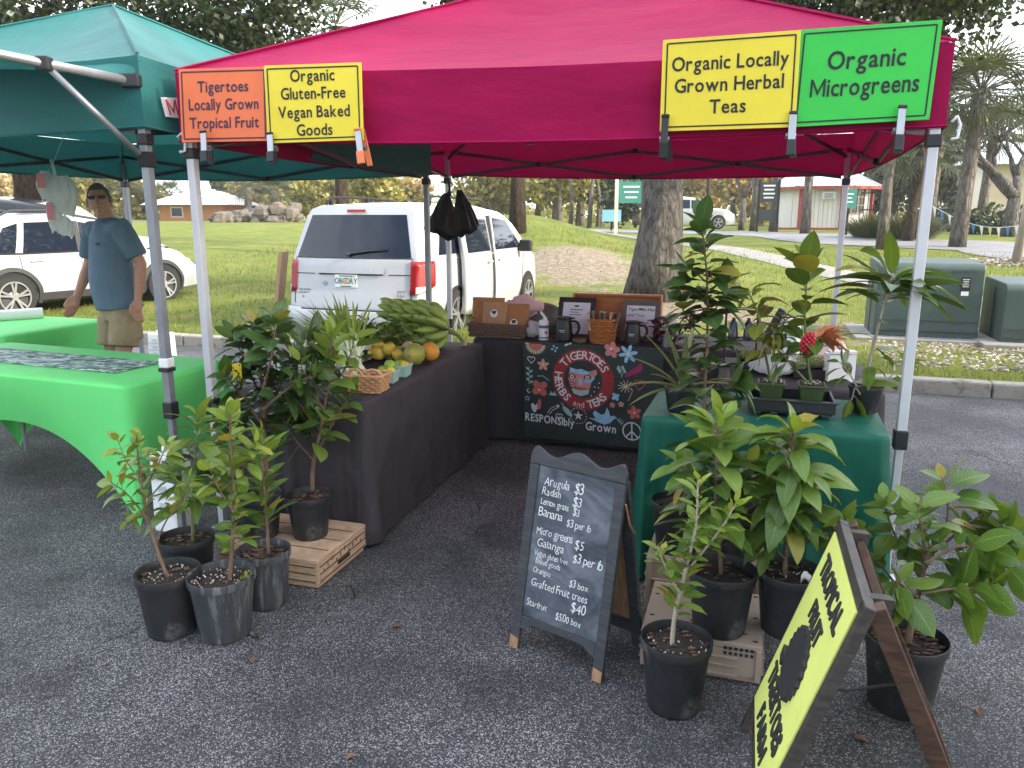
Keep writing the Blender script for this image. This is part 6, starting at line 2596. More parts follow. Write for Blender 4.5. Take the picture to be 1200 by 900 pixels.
potted('mango like sapling with long drooping leaves behind the leaning sapling', p4_, .118, .25, [
    (W(y, (226, 640), (226, 590), (229, 540), (232, 488)), dict(n=30, ln=.19, wd=.045, start=.28, droop=1.3, r=.008, tint=(.25, .6), rise=.35, tiplight=.5)),
    (W(y + .05, (226, 600), (238, 560), (250, 520)), dict(n=10, ln=.17, wd=.042, start=.4, droop=1.3, r=.005, tint=(.2, .5)))],
    'leaf_mid', 'stem_green', 'pot_black', chips=60)
p2_ = Gz(265, 742)
y = p2_.y
potted('straight sapling with small light green leaves in the dusty grey pot in front', p2_, .128, .255, [
    (W(y, (268, 690), (272, 640), (274, 580), (270, 520), (270, 478)), dict(n=34, ln=.095, wd=.042, start=.22, droop=.5, r=.009, tint=(.2, .7), rise=.5)),
    (W(y + .02, (273, 570), (290, 540), (300, 520)), dict(n=8, ln=.085, wd=.038, start=.3, r=.004, tint=(.3, .8))),
    (W(y - .03, (273, 600), (255, 570), (245, 548)), dict(n=8, ln=.085, wd=.038, start=.3, r=.004, tint=(.3, .8))),
    (W(y, (275, 690), (286, 680), (296, 672)), dict(n=6, ln=.035, wd=.015, start=.1, r=.003, tint=(.5, .9)))],
    'leaf_light', 'stem_brown', 'pot_dusty', chips=20, perlite=80)
p3_ = Gz(313, 706)
y = p3_.y
potted('slim sapling with upright green leaves, right of the dusty grey pot', p3_, .113, .245, [
    (W(y, (315, 660), (313, 615), (309, 565), (306, 512)), dict(n=26, ln=.125, wd=.04, start=.3, droop=.35, r=.008, tint=(.3, .7), rise=.6, tiplight=.4))],
    'leaf_mid', 'stem_brown', 'pot_dusty', chips=110)
z5 = .139
p5_ = V((-.945, 3.40, z5))
y = p5_.y
potted('young tree with a forked brown stem on the right of the wood grained crate', p5_, .105, .205, [
    (W(y, (366, 575), (367, 545), (376, 500), (384, 450), (388, 395)), dict(n=22, ln=.15, wd=.058, start=.4, droop=.5, r=.011, tint=(.3, .7), rise=.4, tiplight=.5)),
    (W(y + .04, (372, 530), (392, 492), (406, 470), (412, 455)), dict(n=7, ln=.11, wd=.05, start=.35, droop=.4, r=.006, tint=(.2, .65))),
    (W(y - .04, (368, 540), (350, 520), (335, 500)), dict(n=7, ln=.12, wd=.048, start=.4, r=.004, tint=(.2, .6))),
    (W(y - .05, (380, 480), (360, 450), (352, 425)), dict(n=8, ln=.14, wd=.055, start=.3, r=.005, tint=(.3, .8), tiplight=.5)),
    (W(y + .08, (380, 470), (405, 430), (416, 395)), dict(n=8, ln=.14, wd=.055, start=.35, r=.005, tint=(.3, .7), tiplight=.6))],
    'leaf_mid', 'stem_brown', 'pot_black', chips=60)
p6_ = V((-1.18, 3.40, z5))
y = p6_.y
sts = [(W(y, (312, 585), (311, 530), (308, 470), (305, 425)), dict(n=16, ln=.14, wd=.058, start=.35, droop=.7, r=.018, tint=(.15, .55)))]
for (a, b, c, dy) in (((309, 500), (285, 465), (262, 440), -.05), ((309, 490), (330, 450), (345, 410), .05), ((308, 470), (290, 430), (275, 395), .08), ((307, 460), (320, 410), (322, 375), -.08),
                      ((308, 480), (345, 450), (372, 440), -.1), ((307, 450), (300, 405), (298, 380), .12), ((309, 500), (335, 490), (360, 480), .1), ((309, 510), (280, 500), (262, 490), .06), ((308, 455), (345, 420), (370, 400), .14)):
    sts.append((W(y + dy, a, b, c), dict(n=17, ln=.135, wd=.056, start=.25, droop=.7, r=.007, tint=(.1, .6))))
potted('dense dark leaved bush on the left of the wood grained crate', p6_, .11, .21, sts, 'leaf_deep', 'stem_brown', 'pot_black', chips=30)

# right group
p9_ = Gz(789, 826)
y = p9_.y
potted('small sapling with narrow bright leaves in the big black pot beside the chalkboard', p9_, .118, .25, [
    (W(y, (787, 762), (791, 720), (803, 670), (815, 620), (818, 562)), dict(n=34, ln=.085, wd=.026, start=.25, droop=.35, r=.0085, tint=(.25, .7), rise=.55, wave=.06, tiplight=.45)),
    (W(y + .03, (803, 672), (825, 645), (848, 615), (862, 590)), dict(n=16, ln=.075, wd=.024, start=.35, droop=.3, r=.005, tint=(.4, .8), wave=.06, tiplight=.4)),
    (W(y - .02, (796, 695), (780, 665), (770, 640)), dict(n=8, ln=.075, wd=.024, start=.4, droop=.3, r=.004, tint=(.2, .5), wave=.06))],
    'leaf_light', 'stem_pale', 'pot_black', chips=30, perlite=30)
zc = .151
p8_ = Gz(842, 736, zc)
y = p8_.y
potted('broad leaved sapling tied to a green stake on the left of the front tan crate', p8_, .122, .235, [
    (W(y, (846, 690), (843, 640), (838, 580), (842, 495)), dict(n=42, ln=.18, wd=.062, start=.34, droop=.75, r=.009, tint=(.25, .65), rise=.35, tiplight=.4)),
    (W(y + .03, (842, 620), (860, 580), (880, 545)), dict(n=9, ln=.14, wd=.05, start=.4, droop=.7, r=.005, tint=(.25, .6))),
    (W(y + .05, (841, 600), (815, 570), (798, 545)), dict(n=8, ln=.14, wd=.052, start=.4, droop=.7, r=.005, tint=(.2, .6)))],
    'leaf_mid', 'stem_brown', 'pot_black', chips=30)
p10_ = Gz(921, 738, zc)
y = p10_.y
potted('sapling with a rosette of drooping leaves on the right of the front tan crate', p10_, .118, .235, [
    (W(y, (919, 688), (921, 640), (925, 580), (930, 508)), dict(n=52, ln=.185, wd=.054, start=.42, droop=1.3, r=.010, tint=(.3, .75), rise=.25, fold=.3, wave=.03, tiplight=.35)),
    (W(y - .03, (920, 655), (905, 640), (890, 632)), dict(n=8, ln=.12, wd=.05, start=.5, droop=.9, r=.004, tint=(.4, .9))),
    (W(y + .02, (921, 650), (960, 630), (985, 622)), dict(n=12, ln=.12, wd=.05, start=.3, droop=.6, r=.004, tint=(.2, .6)))],
    'leaf_mid', 'stem_brown', 'pot_black', chips=40, perlite=20)
zr = .241
p12_ = CR2 - EX * .35 + EY * .12 + V((0, 0, zr))
y = p12_.y
g12 = []
base = p12_ + V((0, 0, .19))
potted('tall guava with ribbed dark leaves and a reddish stem on the rear tan crate', p12_, .112, .215, [
    ([base] + W(y - .02, (824, 540), (826, 460), (829, 390), (828, 320), (822, 262)), dict(n=60, ln=.145, wd=.066, start=.10, droop=.6, r=.009, tint=(.2, .6), rise=.25, tiplight=.15)),
    (W(y, (826, 480), (850, 455), (868, 448)), dict(n=8, ln=.13, wd=.06, start=.4, droop=.7, r=.004, tint=(.2, .6))),
    (W(y, (828, 380), (845, 350), (852, 330)), dict(n=10, ln=.12, wd=.055, start=.3, droop=.5, r=.004, tint=(.3, .6))),
    (W(y, (828, 400), (806, 375), (795, 350)), dict(n=10, ln=.12, wd=.055, start=.3, droop=.6, r=.004, tint=(.3, .6))),
    (W(y - .02, (827, 330), (808, 315), (800, 325)), dict(n=5, ln=.11, wd=.05, start=.3, droop=.6, r=.004, tint=(.3, .6)))],
    'leaf_deep', 'stem_brown', 'pot_black', chips=30)
p13_ = CR2 - EX * .10 + EY * .13 + V((0, 0, zr))
y = p13_.y
potted('black pot with a small sprout half hidden behind the avocado like rosette', p13_, .105, .20, [
    ([p13_ + V((0, 0, .18))] + W(y, (903, 575), (908, 525)), dict(n=18, ln=.15, wd=.055, start=.3, droop=.6, r=.005, tint=(.2, .6)))], 'leaf_mid', 'stem_brown', 'pot_black', chips=30)
p11_ = Gz(1053, 825)
y = p11_.y
big = [(W(y, (1062, 760), (1072, 715), (1082, 670), (1090, 640)), dict(n=8, ln=.13, wd=.062, start=.5, droop=.5, r=.013, tint=(.3, .7)))]
for (a, b, c, dy) in (((1072, 715), (1030, 660), (985, 612), .10), ((1080, 680), (1050, 630), (1035, 585), .16), ((1085, 660), (1125, 640), (1165, 650), -.05), ((1082, 670), (1110, 610), (1105, 560), .12),
                      ((1085, 655), (1140, 610), (1165, 598), .15), ((1078, 695), (1120, 690), (1160, 690), -.12), ((1075, 700), (1050, 680), (1060, 700), -.12), ((1085, 660), (1080, 620), (1075, 590), .02), ((1120, 645), (1150, 640), (1190, 675), .04), ((1130, 615), (1165, 620), (1195, 625), .1)):
    big.append((W(y + dy, a, b, c), dict(n=9, ln=.125, wd=.062, start=.35, droop=.55, r=.006, tint=(.2, .7), fold=.18)))
potted('wide spreading sapling with large glossy oval leaves behind the yellow easel', p11_, .130, .255, big, 'leaf_mid', 'stem_brown', 'pot_black', chips=130)

# on the green table
gz = TZ + .012
pa_ = Gz(797, 482, gz)
def aloe(lf, st):
    c = pa_ + V((0, 0, .105))
    y_ = pa_.y
    for (u, v) in ((728, 455), (735, 420), (752, 392), (775, 385), (745, 478), (815, 372), (832, 395), (852, 425), (862, 455), (800, 395), (788, 420), (840, 470), (765, 440), (820, 430), (808, 440)):
        e = Wy(u, v, y_ + rnd.uniform(-.1, .1))
        d = e - c
        lf.leaf(c + V((rnd.uniform(-.02, .02), rnd.uniform(-.02, .02), 0)), d.normalized() + V((0, 0, .35)), UP, d.length * 1.08, .032, .55, .55, rnd.uniform(.2, .9), 8)
potted('aloe with long pointed pale green leaves in a square black pot on the green table', pa_, .075, .115, [], 'leaf_aloe', 'stem_green', 'pot_black', name='aloe_plant', chips=10, extra=aloe)
pp_ = Gz(1012, 482, gz)
y = pp_.y
potted('plumeria with long leathery leaves on a pale stem beside the front tent leg', pp_, .075, .12, [
    (W(y, (1012, 462), (1018, 430), (1030, 380), (1042, 335)), dict(n=4, ln=.18, wd=.045, start=.3, droop=.7, r=.011, tint=(.2, .6))),
    (W(y, (1036, 355), (1042, 335), (1045, 325)), dict(n=18, ln=.29, wd=.064, start=.1, droop=.8, r=.009, tint=(.2, .6), rise=.35, petiole=.1)),
    (W(y + .03, (1020, 465), (1045, 440), (1062, 425)), dict(n=7, ln=.15, wd=.045, start=.3, droop=.7, r=.005, tint=(.4, .9))),
    (W(y - .03, (1010, 468), (1000, 445), (985, 425)), dict(n=6, ln=.13, wd=.035, start=.3, droop=.8, r=.006, tint=(.3, .8))),
    (W(y - .05, (1008, 462), (1002, 455), (998, 470)), dict(n=2, ln=.15, wd=.04, start=.7, droop=1.4, r=.004, tint=(.6, 1)))],
    'leaf_mid', 'stem_pale', 'pot_black', name='plumeria', chips=10)
# tray with two green square pots
ct = Gz(925, 480, gz)
tr_ = thing('nursery_tray', 'black plastic nursery tray holding two green square pots', 'tray', ct, math.atan2(EX.y, EX.x))
m_ = MB()
for x, yy, a, b in ((0, -.13, .36, .01), (0, .13, .36, .01), (-.175, 0, .01, .25), (.175, 0, .01, .25)):
    m_.box((x, yy, .045), (a, b, .05))
m_.box((0, 0, .015), (.34, .25, .01))
m_.box((0, -.135, .07), (.38, .02, .008))
for k in range(5):
    m_.box((-.14 + .07 * k, -.12, .008), (.03, .02, .016))
m_.build('tray', M['black_plastic'], tr_, bevel=.004)
def square_pot(label, c, sts, leafmat, extra=None):
    t = thing('potted_herb', label, 'potted plant', c, 0)
    m_ = MB()
    rz = math.atan2(EX.y, EX.x)
    m_.box(c + V((0, 0, .05)), (.075, .075, .10), rz, top=1.45)
    m_.box(c + V((0, 0, .100)), (.118, .118, .012), rz)
    m_.build('pot', M['pot_green'], t, world=True, bevel=.004)
    m_ = MB()
    m_.box(c + V((0, 0, .105)), (.10, .10, .008), rz)
    m_.build('soil', M['soil'], t, world=True)
    m_ = MB()
    for _ in range(60):
        m_.blob(c + V((rnd.uniform(-.045, .045), rnd.uniform(-.045, .045), .111)), rnd.uniform(.002, .005), 5, 3, .3, rnd.uniform(.3, 1))
    m_.build('perlite', M['chips'], t, world=True)
    st, lf = MB(), MB()
    for pts, kw in sts:
        leafy(lf, st, pts, **kw)
    if extra:
        extra(t)
    st.build('stem', M['stem_green'], t, smooth=True, world=True)
    lf.build('foliage', M[leafmat], t, smooth=True, world=True)
    return t
c1_ = ct + EX * -.085 + V((0, 0, .02))
y = c1_.y
square_pot('ginger like herb with hanging yellow leaves in the left green square pot', c1_, [
    ([c1_ + V((0, 0, .1))] + W(y, (898, 420), (890, 375), (878, 345), (865, 335)), dict(n=15, ln=.13, wd=.05, start=.3, droop=1.0, r=.007, tint=(.2, .6))),
    ([c1_ + V((.01, 0, .1))] + W(y + .03, (915, 400), (920, 370)), dict(n=12, ln=.13, wd=.055, start=.3, droop=.9, r=.006, tint=(.2, .5))),
    (W(y - .03, (905, 385), (908, 392), (906, 400)), dict(n=12, ln=.14, wd=.010, start=.1, droop=3.2, r=.003, tint=(.8, 1)))], 'leaf_yellow')
c2_ = ct + EX * .085 + V((0, 0, .02))
y = c2_.y
pm('bract_red', (.45, .015, .03), .45, 30, .25)
pm('bract_orange', (.52, .20, .09), .6, 20, .35)
def flower(t):
    c = Wy(946, 403, y - .11)
    m_ = MB()
    ax = V((.25, -.1, .95)).normalized()
    for k in range(60):
        s = k / 60
        a = k * 2.39996
        rr = .024 * math.sin(PI * (.15 + .8 * s)) ** .7
        p = c + ax * (s * .085 - .035)
        x = ax.cross(V((0, 1, 0))).normalized()
        z_ = ax.cross(x)
        rad = x * math.cos(a) + z_ * math.sin(a)
        m_.blob(p + rad * rr, .0075, 6, 4, .1)
    m_.blob(c, .024, 8, 6, sq=(.9, .9, 1.3))
    m_.build('red_flower', M['bract_red'], t, world=True, smooth=True)
    m_ = MB()
    for k in range(12):
        d = V((.9 + rnd.uniform(-.4, .3), rnd.uniform(-.4, .4), rnd.uniform(-.35, .8)))
        m_.leaf(Wy(957, 397, y - .08), d, UP, rnd.uniform(.08, .15), .07, .5, .5, rnd.random(), 5, wave=.12)
    m_.build('dry_bracts', M['bract_orange'], t, world=True)
square_pot('red cone flowered spiral ginger in the right green square pot', c2_, [
    ([c2_ + V((0, 0, .1))] + W(y, (946, 420), (943, 370), (945, 330), (944, 305)), dict(n=15, ln=.16, wd=.066, start=.2, droop=.6, r=.007, tint=(.3, .6), tiplight=.5, rise=.6)),
    ([c2_ + V((-.01, 0, .1))] + W(y, (925, 425), (905, 400)), dict(n=8, ln=.12, wd=.055, start=.4, droop=.8, r=.006, tint=(.2, .5)))], 'leaf_mid', flower)
# ------------------------------------------------------------ painted board of the stall
PB0 = BT[0] - EY * .075
bq = [onplane(u, v, PB0, EY) for u, v in ((615, 512), (778, 529), (777, 409), (612, 400))]
BQ = Quad(*bq)
if BQ.n.y > 0:
    BQ.n = -BQ.n
slate('board_black', (.012, .022, .022), (.028, .045, .042))
for nm, c in (('paint_red', (.32, .028, .028)), ('paint_coral', (.55, .13, .10)), ('paint_peach', (.60, .33, .20)), ('paint_blue', (.30, .52, .72)), ('paint_mint', (.33, .52, .47)), ('paint_pink', (.60, .22, .22)), ('paint_magenta', (.38, .03, .12)), ('paint_cream', (.72, .64, .45))):
    pm(nm, c, .75, 40, .18)
t = thing('painted_board', 'black board painted with flowers and a red ring reading Tigertoes Herbs and Teas', 'sign', BQ.pt(.5, 0))
m_ = MB(); BQ.slab(m_, .012)
m_.build('panel', M['board_black'], t, world=True, bevel=.004)
def B(x, y):
    u, v = 600 + x / 6.43, 390 + y / 6.43
    s = (u - 612) / 165.0
    return s, 1 - (v - 400 - 9 * s) / (112 + 8 * s)
KX = .00105                              # metres per unit of the sketch
def Dm(): return MB()
ring, white, coral, peach, blue, mint, pink, mag, cream, black = [MB() for _ in range(10)]
rs, rt = B(545, 350)
BQ.disc(ring, rs, rt, .214, off=.0012, seg=48, r0=.62)
BQ.arc(white, 'TIGERTOES', rs, rt, .173, R(146), R(22), .056, .0030, bold=.012, jit=.06)
BQ.arc(white, 'HERBS', rs, rt, .173, R(166), R(236), .054, .0030, bold=.02, inward=True, jit=.06)
BQ.arc(white, 'and', rs, rt, .176, R(246), R(272), .040, .0030, bold=.0, inward=True, jit=.06)
BQ.arc(white, 'TEAS', rs, rt, .173, R(280), R(327), .053, .0030, bold=.02, inward=True, jit=.06)
s_, t_ = B(85, 660); BQ.write(white, 'RESPONSIbly', s_, t_ + .01, .080, .003, align='l', bold=.025, jit=.07, squeeze=.76, ang=-.045)
s_, t_ = B(555, 730); BQ.write(white, 'Grown', s_, t_ + .005, .088, .003, align='l', bold=.02, jit=.07, squeeze=.80, ang=-.03)
s_, t_ = B(905, 740); BQ.disc(white, s_, t_, .065, off=.002, seg=28, r0=.86)
BQ.line(white, [(s_, t_ + .09), (s_, t_ - .09)], .01, .0024); BQ.line(white, [(s_, t_), (s_ - .045, t_ - .065)], .01, .0024); BQ.line(white, [(s_, t_), (s_ + .045, t_ - .065)], .01, .0024)
def petals(mb, x, y, n, r, pl, pw, off=.0015, a0=.3, half=False):
    s, q = B(x, y)
    r, pl, pw = r * .66, pl * .66, pw * .70
    for i in range(n):
        a = a0 + (PI if half else 2 * PI) * i / n
        BQ.disc(mb, s + r * math.cos(a) / BQ.w, q + r * math.sin(a) / BQ.h, pl, pw, off, 12, a)
def dot(mb, x, y, r, off=.002):
    BQ.disc(mb, *B(x, y), r * .75, off=off, seg=12)
def stroke(mb, pts, wd=.006):
    BQ.line(mb, [B(x, y) for x, y in pts], wd, .0016)
# sun, flowers, leaves and the rest
petals(cream, 182, 82, 14, .092, .024, .006, a0=PI, half=True)
s, q = B(182, 82)
BQ.shape(coral, s, q, [(.046 * math.cos(PI + PI * i / 14), .046 * math.sin(PI + PI * i / 14)) for i in range(15)], 1.0, .002)
petals(peach, 238, 238, 5, .036, .030, .017); dot(cream, 238, 238, .010, .0026)
petals(coral, 207, 412, 4, .052, .046, .036, a0=.7); dot(cream, 203, 425, .011, .0026)
petals(coral, 925, 598, 5, .042, .032, .022, a0=.5); dot(cream, 925, 598, .010, .0026)
petals(blue, 788, 478, 4, .024, .022, .017, a0=.6); dot(cream, 788, 478, .008, .0026)
petals(pink, 762, 540, 5, .018, .013, .010); petals(peach, 828, 535, 5, .018, .014, .010)
petals(pink, 765, 128, 5, .050, .036, .028, a0=.1); dot(cream, 762, 122, .014, .0026)
petals(blue, 885, 158, 6, .055, .045, .018, a0=.2); dot(cream, 885, 158, .014, .0026)
petals(blue, 330, 118, 4, .026, .014, .010); petals(blue, 108, 488, 5, .020, .009, .007)
for i in range(6):
    petals(mint, 128 + (14 if i % 2 else -14), 265 + i * 20, 1, .0, .022, .011, a0=(.7 if i % 2 else 2.4))
stroke(mint, [(128, 250), (122, 380)], .004)
for i in range(4):
    petals(mint, 810 + i * 18 - (8 if i % 2 else 0), 262 + (i % 2) * 22, 1, 0, .026, .012, a0=1.2 + .3 * i)
stroke(mint, [(835, 335), (830, 250)], .004); stroke(mint, [(835, 320), (862, 268)], .004)
stroke(mint, [(190, 322), (235, 320), (280, 355)], .006)
for a in (.2, 1.0, 2.2, 2.9):
    petals(mint, 310, 465, 1, .022, .026, .008, a0=a)
BQ.disc(mint, *B(420, 590), .046, .018, rot=-.8); stroke(mint, [(372, 520), (400, 562)], .005)
stroke(white, [(262, 602), (290, 565), (330, 548)], .004); stroke(white, [(278, 610), (305, 578), (345, 560)], .004)
def star(mb, x, y, r, k=.42, n=5):
    s, q = B(x, y)
    BQ.shape(mb, s, q, [((r if i % 2 == 0 else r * k) * math.sin(PI * i / n), (r if i % 2 == 0 else r * k) * math.cos(PI * i / n)) for i in range(2 * n)], 1.0)
star(white, 347, 548, .016); star(white, 503, 622, .036, .36)
for i in range(18):
    a = 2 * PI * i / 18
    s, q = B(503, 622)
    BQ.disc(white, s + .056 * math.cos(a) / BQ.w, q + .056 * math.sin(a) / BQ.h, .004, seg=6)
def heart(mb, x, y, k):
    pts = [(16 * math.sin(a) ** 3, 13 * math.cos(a) - 5 * math.cos(2 * a) - 2 * math.cos(3 * a) - math.cos(4 * a)) for a in [2 * PI * i / 20 for i in range(21)]]
    s, q = B(x, y)
    BQ.line(mb, [(s + a * k / BQ.w, q + b_ * k / BQ.h) for a, b_ in pts], .005)
heart(white, 146, 198, .0017); heart(white, 354, 625, .0014); heart(coral, 965, 385, .0024)
stroke(white, [(118, 415), (105, 430), (120, 447), (132, 440)], .006)
BQ.disc(white, *B(155, 560), .016, .034, rot=.3); BQ.disc(white, *B(178, 555), .012, .032, rot=-.5); BQ.disc(coral, *B(200, 535), .014, .040, rot=-.1, off=.0022)
# dove
s, q = B(690, 635)
BQ.shape(blue, s, q, [(-.10, -.01), (-.05, -.012), (-.07, .022), (-.055, .045), (-.01, .018), (.015, .03), (.03, .075), (.045, .04), (.05, .012), (.075, .02), (.098, .004), (.072, -.008), (.05, -.035), (.01, -.05), (-.04, -.035)], 1.0)
stroke(mint, [(795, 645), (840, 685)], .004)
for x, y in ((805, 650), (818, 662), (830, 674)):
    stroke(mint, [(x, y), (x + 18, y - 8)], .004); stroke(mint, [(x, y), (x - 2, y + 18)], .004)
for i in range(11):
    a = .2 + i * .55
    stroke(cream, [(865, 400), (865 + 60 * math.cos(a), 400 - 48 * math.sin(a))], .004)
stroke(peach, [(905, 410), (912, 440), (880, 510)], .005)
for i in range(5):
    BQ.disc(mag, *B(885 + i * 22, 310 - i * 12), .014, .030, rot=-.9 + .2 * i)
for x, y in ((430, 88), (452, 82), (418, 92)):
    BQ.disc(white, *B(x, y), .010, .006, rot=.6)
for x, y in ((665, 375), (660, 410), (632, 405), (628, 440), (605, 470)):
    dot(white, x, y, .006)
# the painted face inside the ring
BQ.disc(black, rs, rt, .131, off=.0010, seg=36)
s, q = B(525, 360)
BQ.shape(pink, s, q, [(-.098, .02), (-.085, .082), (-.03, .07), (.05, .072), (.125, .10), (.135, .07), (.09, .01), (.075, -.05), (.03, -.085), (-.04, -.085), (-.085, -.04)], .88, .0018)
BQ.shape(blue, s, q, [(-.085, .105), (-.08, .07), (-.02, .058), (.05, .055), (.075, .075), (.04, .085), (.01, .098), (-.03, .09), (-.06, .10)], .88, .0024)
BQ.shape(blue, s, q, [(.02, .005), (.05, .03), (.10, .045), (.115, .03), (.09, .0), (.055, -.015)], .88, .0024)
BQ.shape(mint, s, q, [(-.075, -.062), (-.03, -.078), (.03, -.075), (.07, -.058), (.06, -.10), (.0, -.12), (-.055, -.105)], .88, .0024)
for dx in (-.058, .05):
    BQ.disc(black, s + dx / BQ.w, q + .028 / BQ.h, .026, .019, .0030, 16)
    BQ.disc(cream, s + dx / BQ.w, q + .027 / BQ.h, .015, off=.0036, seg=12)
    BQ.disc(black, s + dx / BQ.w, q + .027 / BQ.h, .007, off=.0042, seg=8)
BQ.shape(blue, s, q, [(-.012, .02), (.012, .02), (.016, -.02), (.0, -.034), (-.016, -.02)], .88, .0030)
BQ.disc(coral, s, q - .052 / BQ.h, .045, .012, .0030, 14)
BQ.line(black, [(s - .05 / BQ.w, q - .05 / BQ.h), (s + .05 / BQ.w, q - .05 / BQ.h)], .004, .0036)
for k in range(3):
    BQ.line(black, [(s - .09 / BQ.w, q + (-.008 - .018 * k) / BQ.h), (s - .03 / BQ.w, q + (-.018 - .014 * k) / BQ.h)], .005, .0032)
for mb, nm, pn_ in ((ring, 'paint_red', 'painted_ring'), (white, 'chalk', 'lettering'), (coral, 'paint_coral', 'coral_painting'), (peach, 'paint_peach', 'peach_painting'), (blue, 'paint_blue', 'blue_painting'), (mint, 'paint_mint', 'mint_painting'),
                    (pink, 'paint_pink', 'pink_painting'), (mag, 'paint_magenta', 'magenta_painting'), (cream, 'paint_cream', 'cream_painting'), (black, 'board_black', 'black_painting')):
    mb.build(pn_, M[nm], t, world=True)

# ------------------------------------------------------------ goods on the back table
TZ1 = TZ + .006
RZ = math.atan2(EX.y, EX.x)
def onb(u, v_guess, back=.0):
    """point of the back table's top, 'back' metres behind its front edge, in picture column u"""
    p0 = BT[0] + EY * back
    d = ray(u, v_guess)
    s = V((d.x, d.y))
    # intersect the vertical sight plane with the line p0 + k EX
    k = (p0.x * d.y - p0.y * d.x) / (EX.y * d.x - EX.x * d.y)
    p = p0 + EX * k
    p.z = TZ1
    return p
woodm('wicker_dark', (.035, .016, .010), (.24, .15, .11), (30, 30, 60), .6)
woodm('wicker_tan', (.34, .16, .07), (.62, .36, .18), (26, 26, 60), .6)
woodm('wicker_orange', (.28, .085, .022), (.55, .20, .05), (26, 26, 60), .5)
pm('kraft', (.42, .245, .125), .7, 25, .12, .15, 30)
pm('kraft_dark', (.36, .165, .065), .7, 25, .14, .15, 30)
pm('orange_wood', (.42, .13, .03), .5, 8, .2, stretch=(1, 1, 8))
def weave_box(m_, wd, dp, h, flare=1.12, rows=7, cols=16, r=.008, c=V((0, 0, 0)), rz=0.0, round_=False):
    """woven wall: horizontal strands going in and out round upright stakes"""
    per = []
    def pt(s, q):
        k = 1 + (flare - 1) * q
        if round_:
            a = 2 * PI * s
            return V((wd / 2 * k * math.cos(a), dp / 2 * k * math.sin(a), h * q))
        L_ = 2 * (wd + dp)
        d = s * L_
        x, y = wd / 2, dp / 2
        if d < wd: p = (-x + d, -y)
        elif d < wd + dp: p = (x, -y + d - wd)
        elif d < 2 * wd + dp: p = (x - (d - wd - dp), y)
        else: p = (-x, y - (d - 2 * wd - dp))
        return V((p[0] * k, p[1] * k, h * q))
    ca, sa = math.cos(rz), math.sin(rz)
    tr = lambda p: V((p.x * ca - p.y * sa, p.x * sa + p.y * ca, p.z)) + c
    n = cols * 4
    for j in range(rows):
        q = (j + .5) / rows
        pts = []
        for i in range(n * 2 + 1):
            s = (i / (n * 2)) % 1.0
            p = pt(s, q)
            nr = V((p.x, p.y, 0)).normalized()
            pts.append(tr(p + nr * r * .7 * math.cos(i * PI / 2 + (PI if j % 2 else 0)) + V((0, 0, r * .2 * math.sin(i)))))
        m_.tube(pts, h / rows * .48, 5, cap=False)
    for i in range(n):
        s = i / n
        m_.tube([tr(pt(s, 0)), tr(pt(s, 1))], r * .45, 4)
    pts = [tr(pt((i / 48) % 1.0, 1.0) + V((0, 0, .002))) for i in range(49)]
    m_.tube(pts, r * 1.1, 6, cap=False)
    m_.tube([tr(pt((i / 48) % 1.0, 0)) + V((0, 0, r)) for i in range(49)], r, 6, cap=False)
    m_.poly([tr(pt(i / 24, .03)) for i in range(24)])

# dark basket with three paper pouches
c = onb(586, 395, .17)
t = thing('wicker_basket', 'low dark brown woven basket holding brown paper pouches', 'basket', c, RZ)
m_ = MB(); weave_box(m_, .40, .19, .095, 1.06, 5, 12, .007)
m_.build('basket', M['wicker_dark'], t)
m_ = MB()
for sx in (-1, 1):
    m_.tube([V((sx * .21, -.04, .09)), V((sx * .222, -.03, .125)), V((sx * .222, .03, .125)), V((sx * .21, .04, .09))], .006, 6)
m_.build('handle', M['wicker_dark'], t)
def pouch(label, dx, dyy, z0, wd, h, mat, sx, sz):
    p = c + EX * dx + EY * dyy + V((0, 0, z0))
    o = thing('paper_pouch', label, 'pouch', p, RZ)
    m_ = MB()
    def fn(s, q):
        a = 2 * PI * s
        x = wd / 2 * math.copysign(abs(math.cos(a)) ** .35, math.cos(a))
        th = .038 * (1 - q) ** .7 + .004
        y = th * math.sin(a)
        return V((x, y + .05 * q, h * q))
    m_.grid(fn, 28, 8, closed=True)
    m_.build('pouch', M[mat], o, smooth=True, ang=50)
    m_ = MB().box((0, .043, h * .93), (wd * 1.0, .012, .012))
    m_.build('seal', M[mat], o)
    q = Quad((-wd / 2, -.045, 0), (wd / 2, -.045, 0), (wd / 2, .04, h), (-wd / 2, .04, h))
    m_ = MB()
    q.disc(m_, sx, sz, .029, off=.006, seg=24)
    lb = m_.build('sticker', M['paper'], o)
    m_ = MB()
    q.disc(m_, sx, sz + .02, .016, .009, .0075, 14)
    for k in range(3):
        q.disc(m_, sx + (-.05 + .05 * k), sz + .06, .008, off=.0076, seg=10)
    q.line(m_, [(sx - .05, sz - .06), (sx + .05, sz - .06)], .003, .0075)
    m_.build('print', M['sign_dark'], lb)
pouch('brown paper pouch at the back left of the dark basket', -.115, .04, .035, .25, .235, 'kraft_dark', .56, .42)
pouch('paler brown paper pouch in the middle of the dark basket with a dark tree sticker', -.045, -.005, .035, .19, .205, 'kraft', .5, .62)
pouch('orange brown paper pouch at the right of the dark basket', .12, .0, .03, .18, .205, 'kraft_dark', .45, .35)
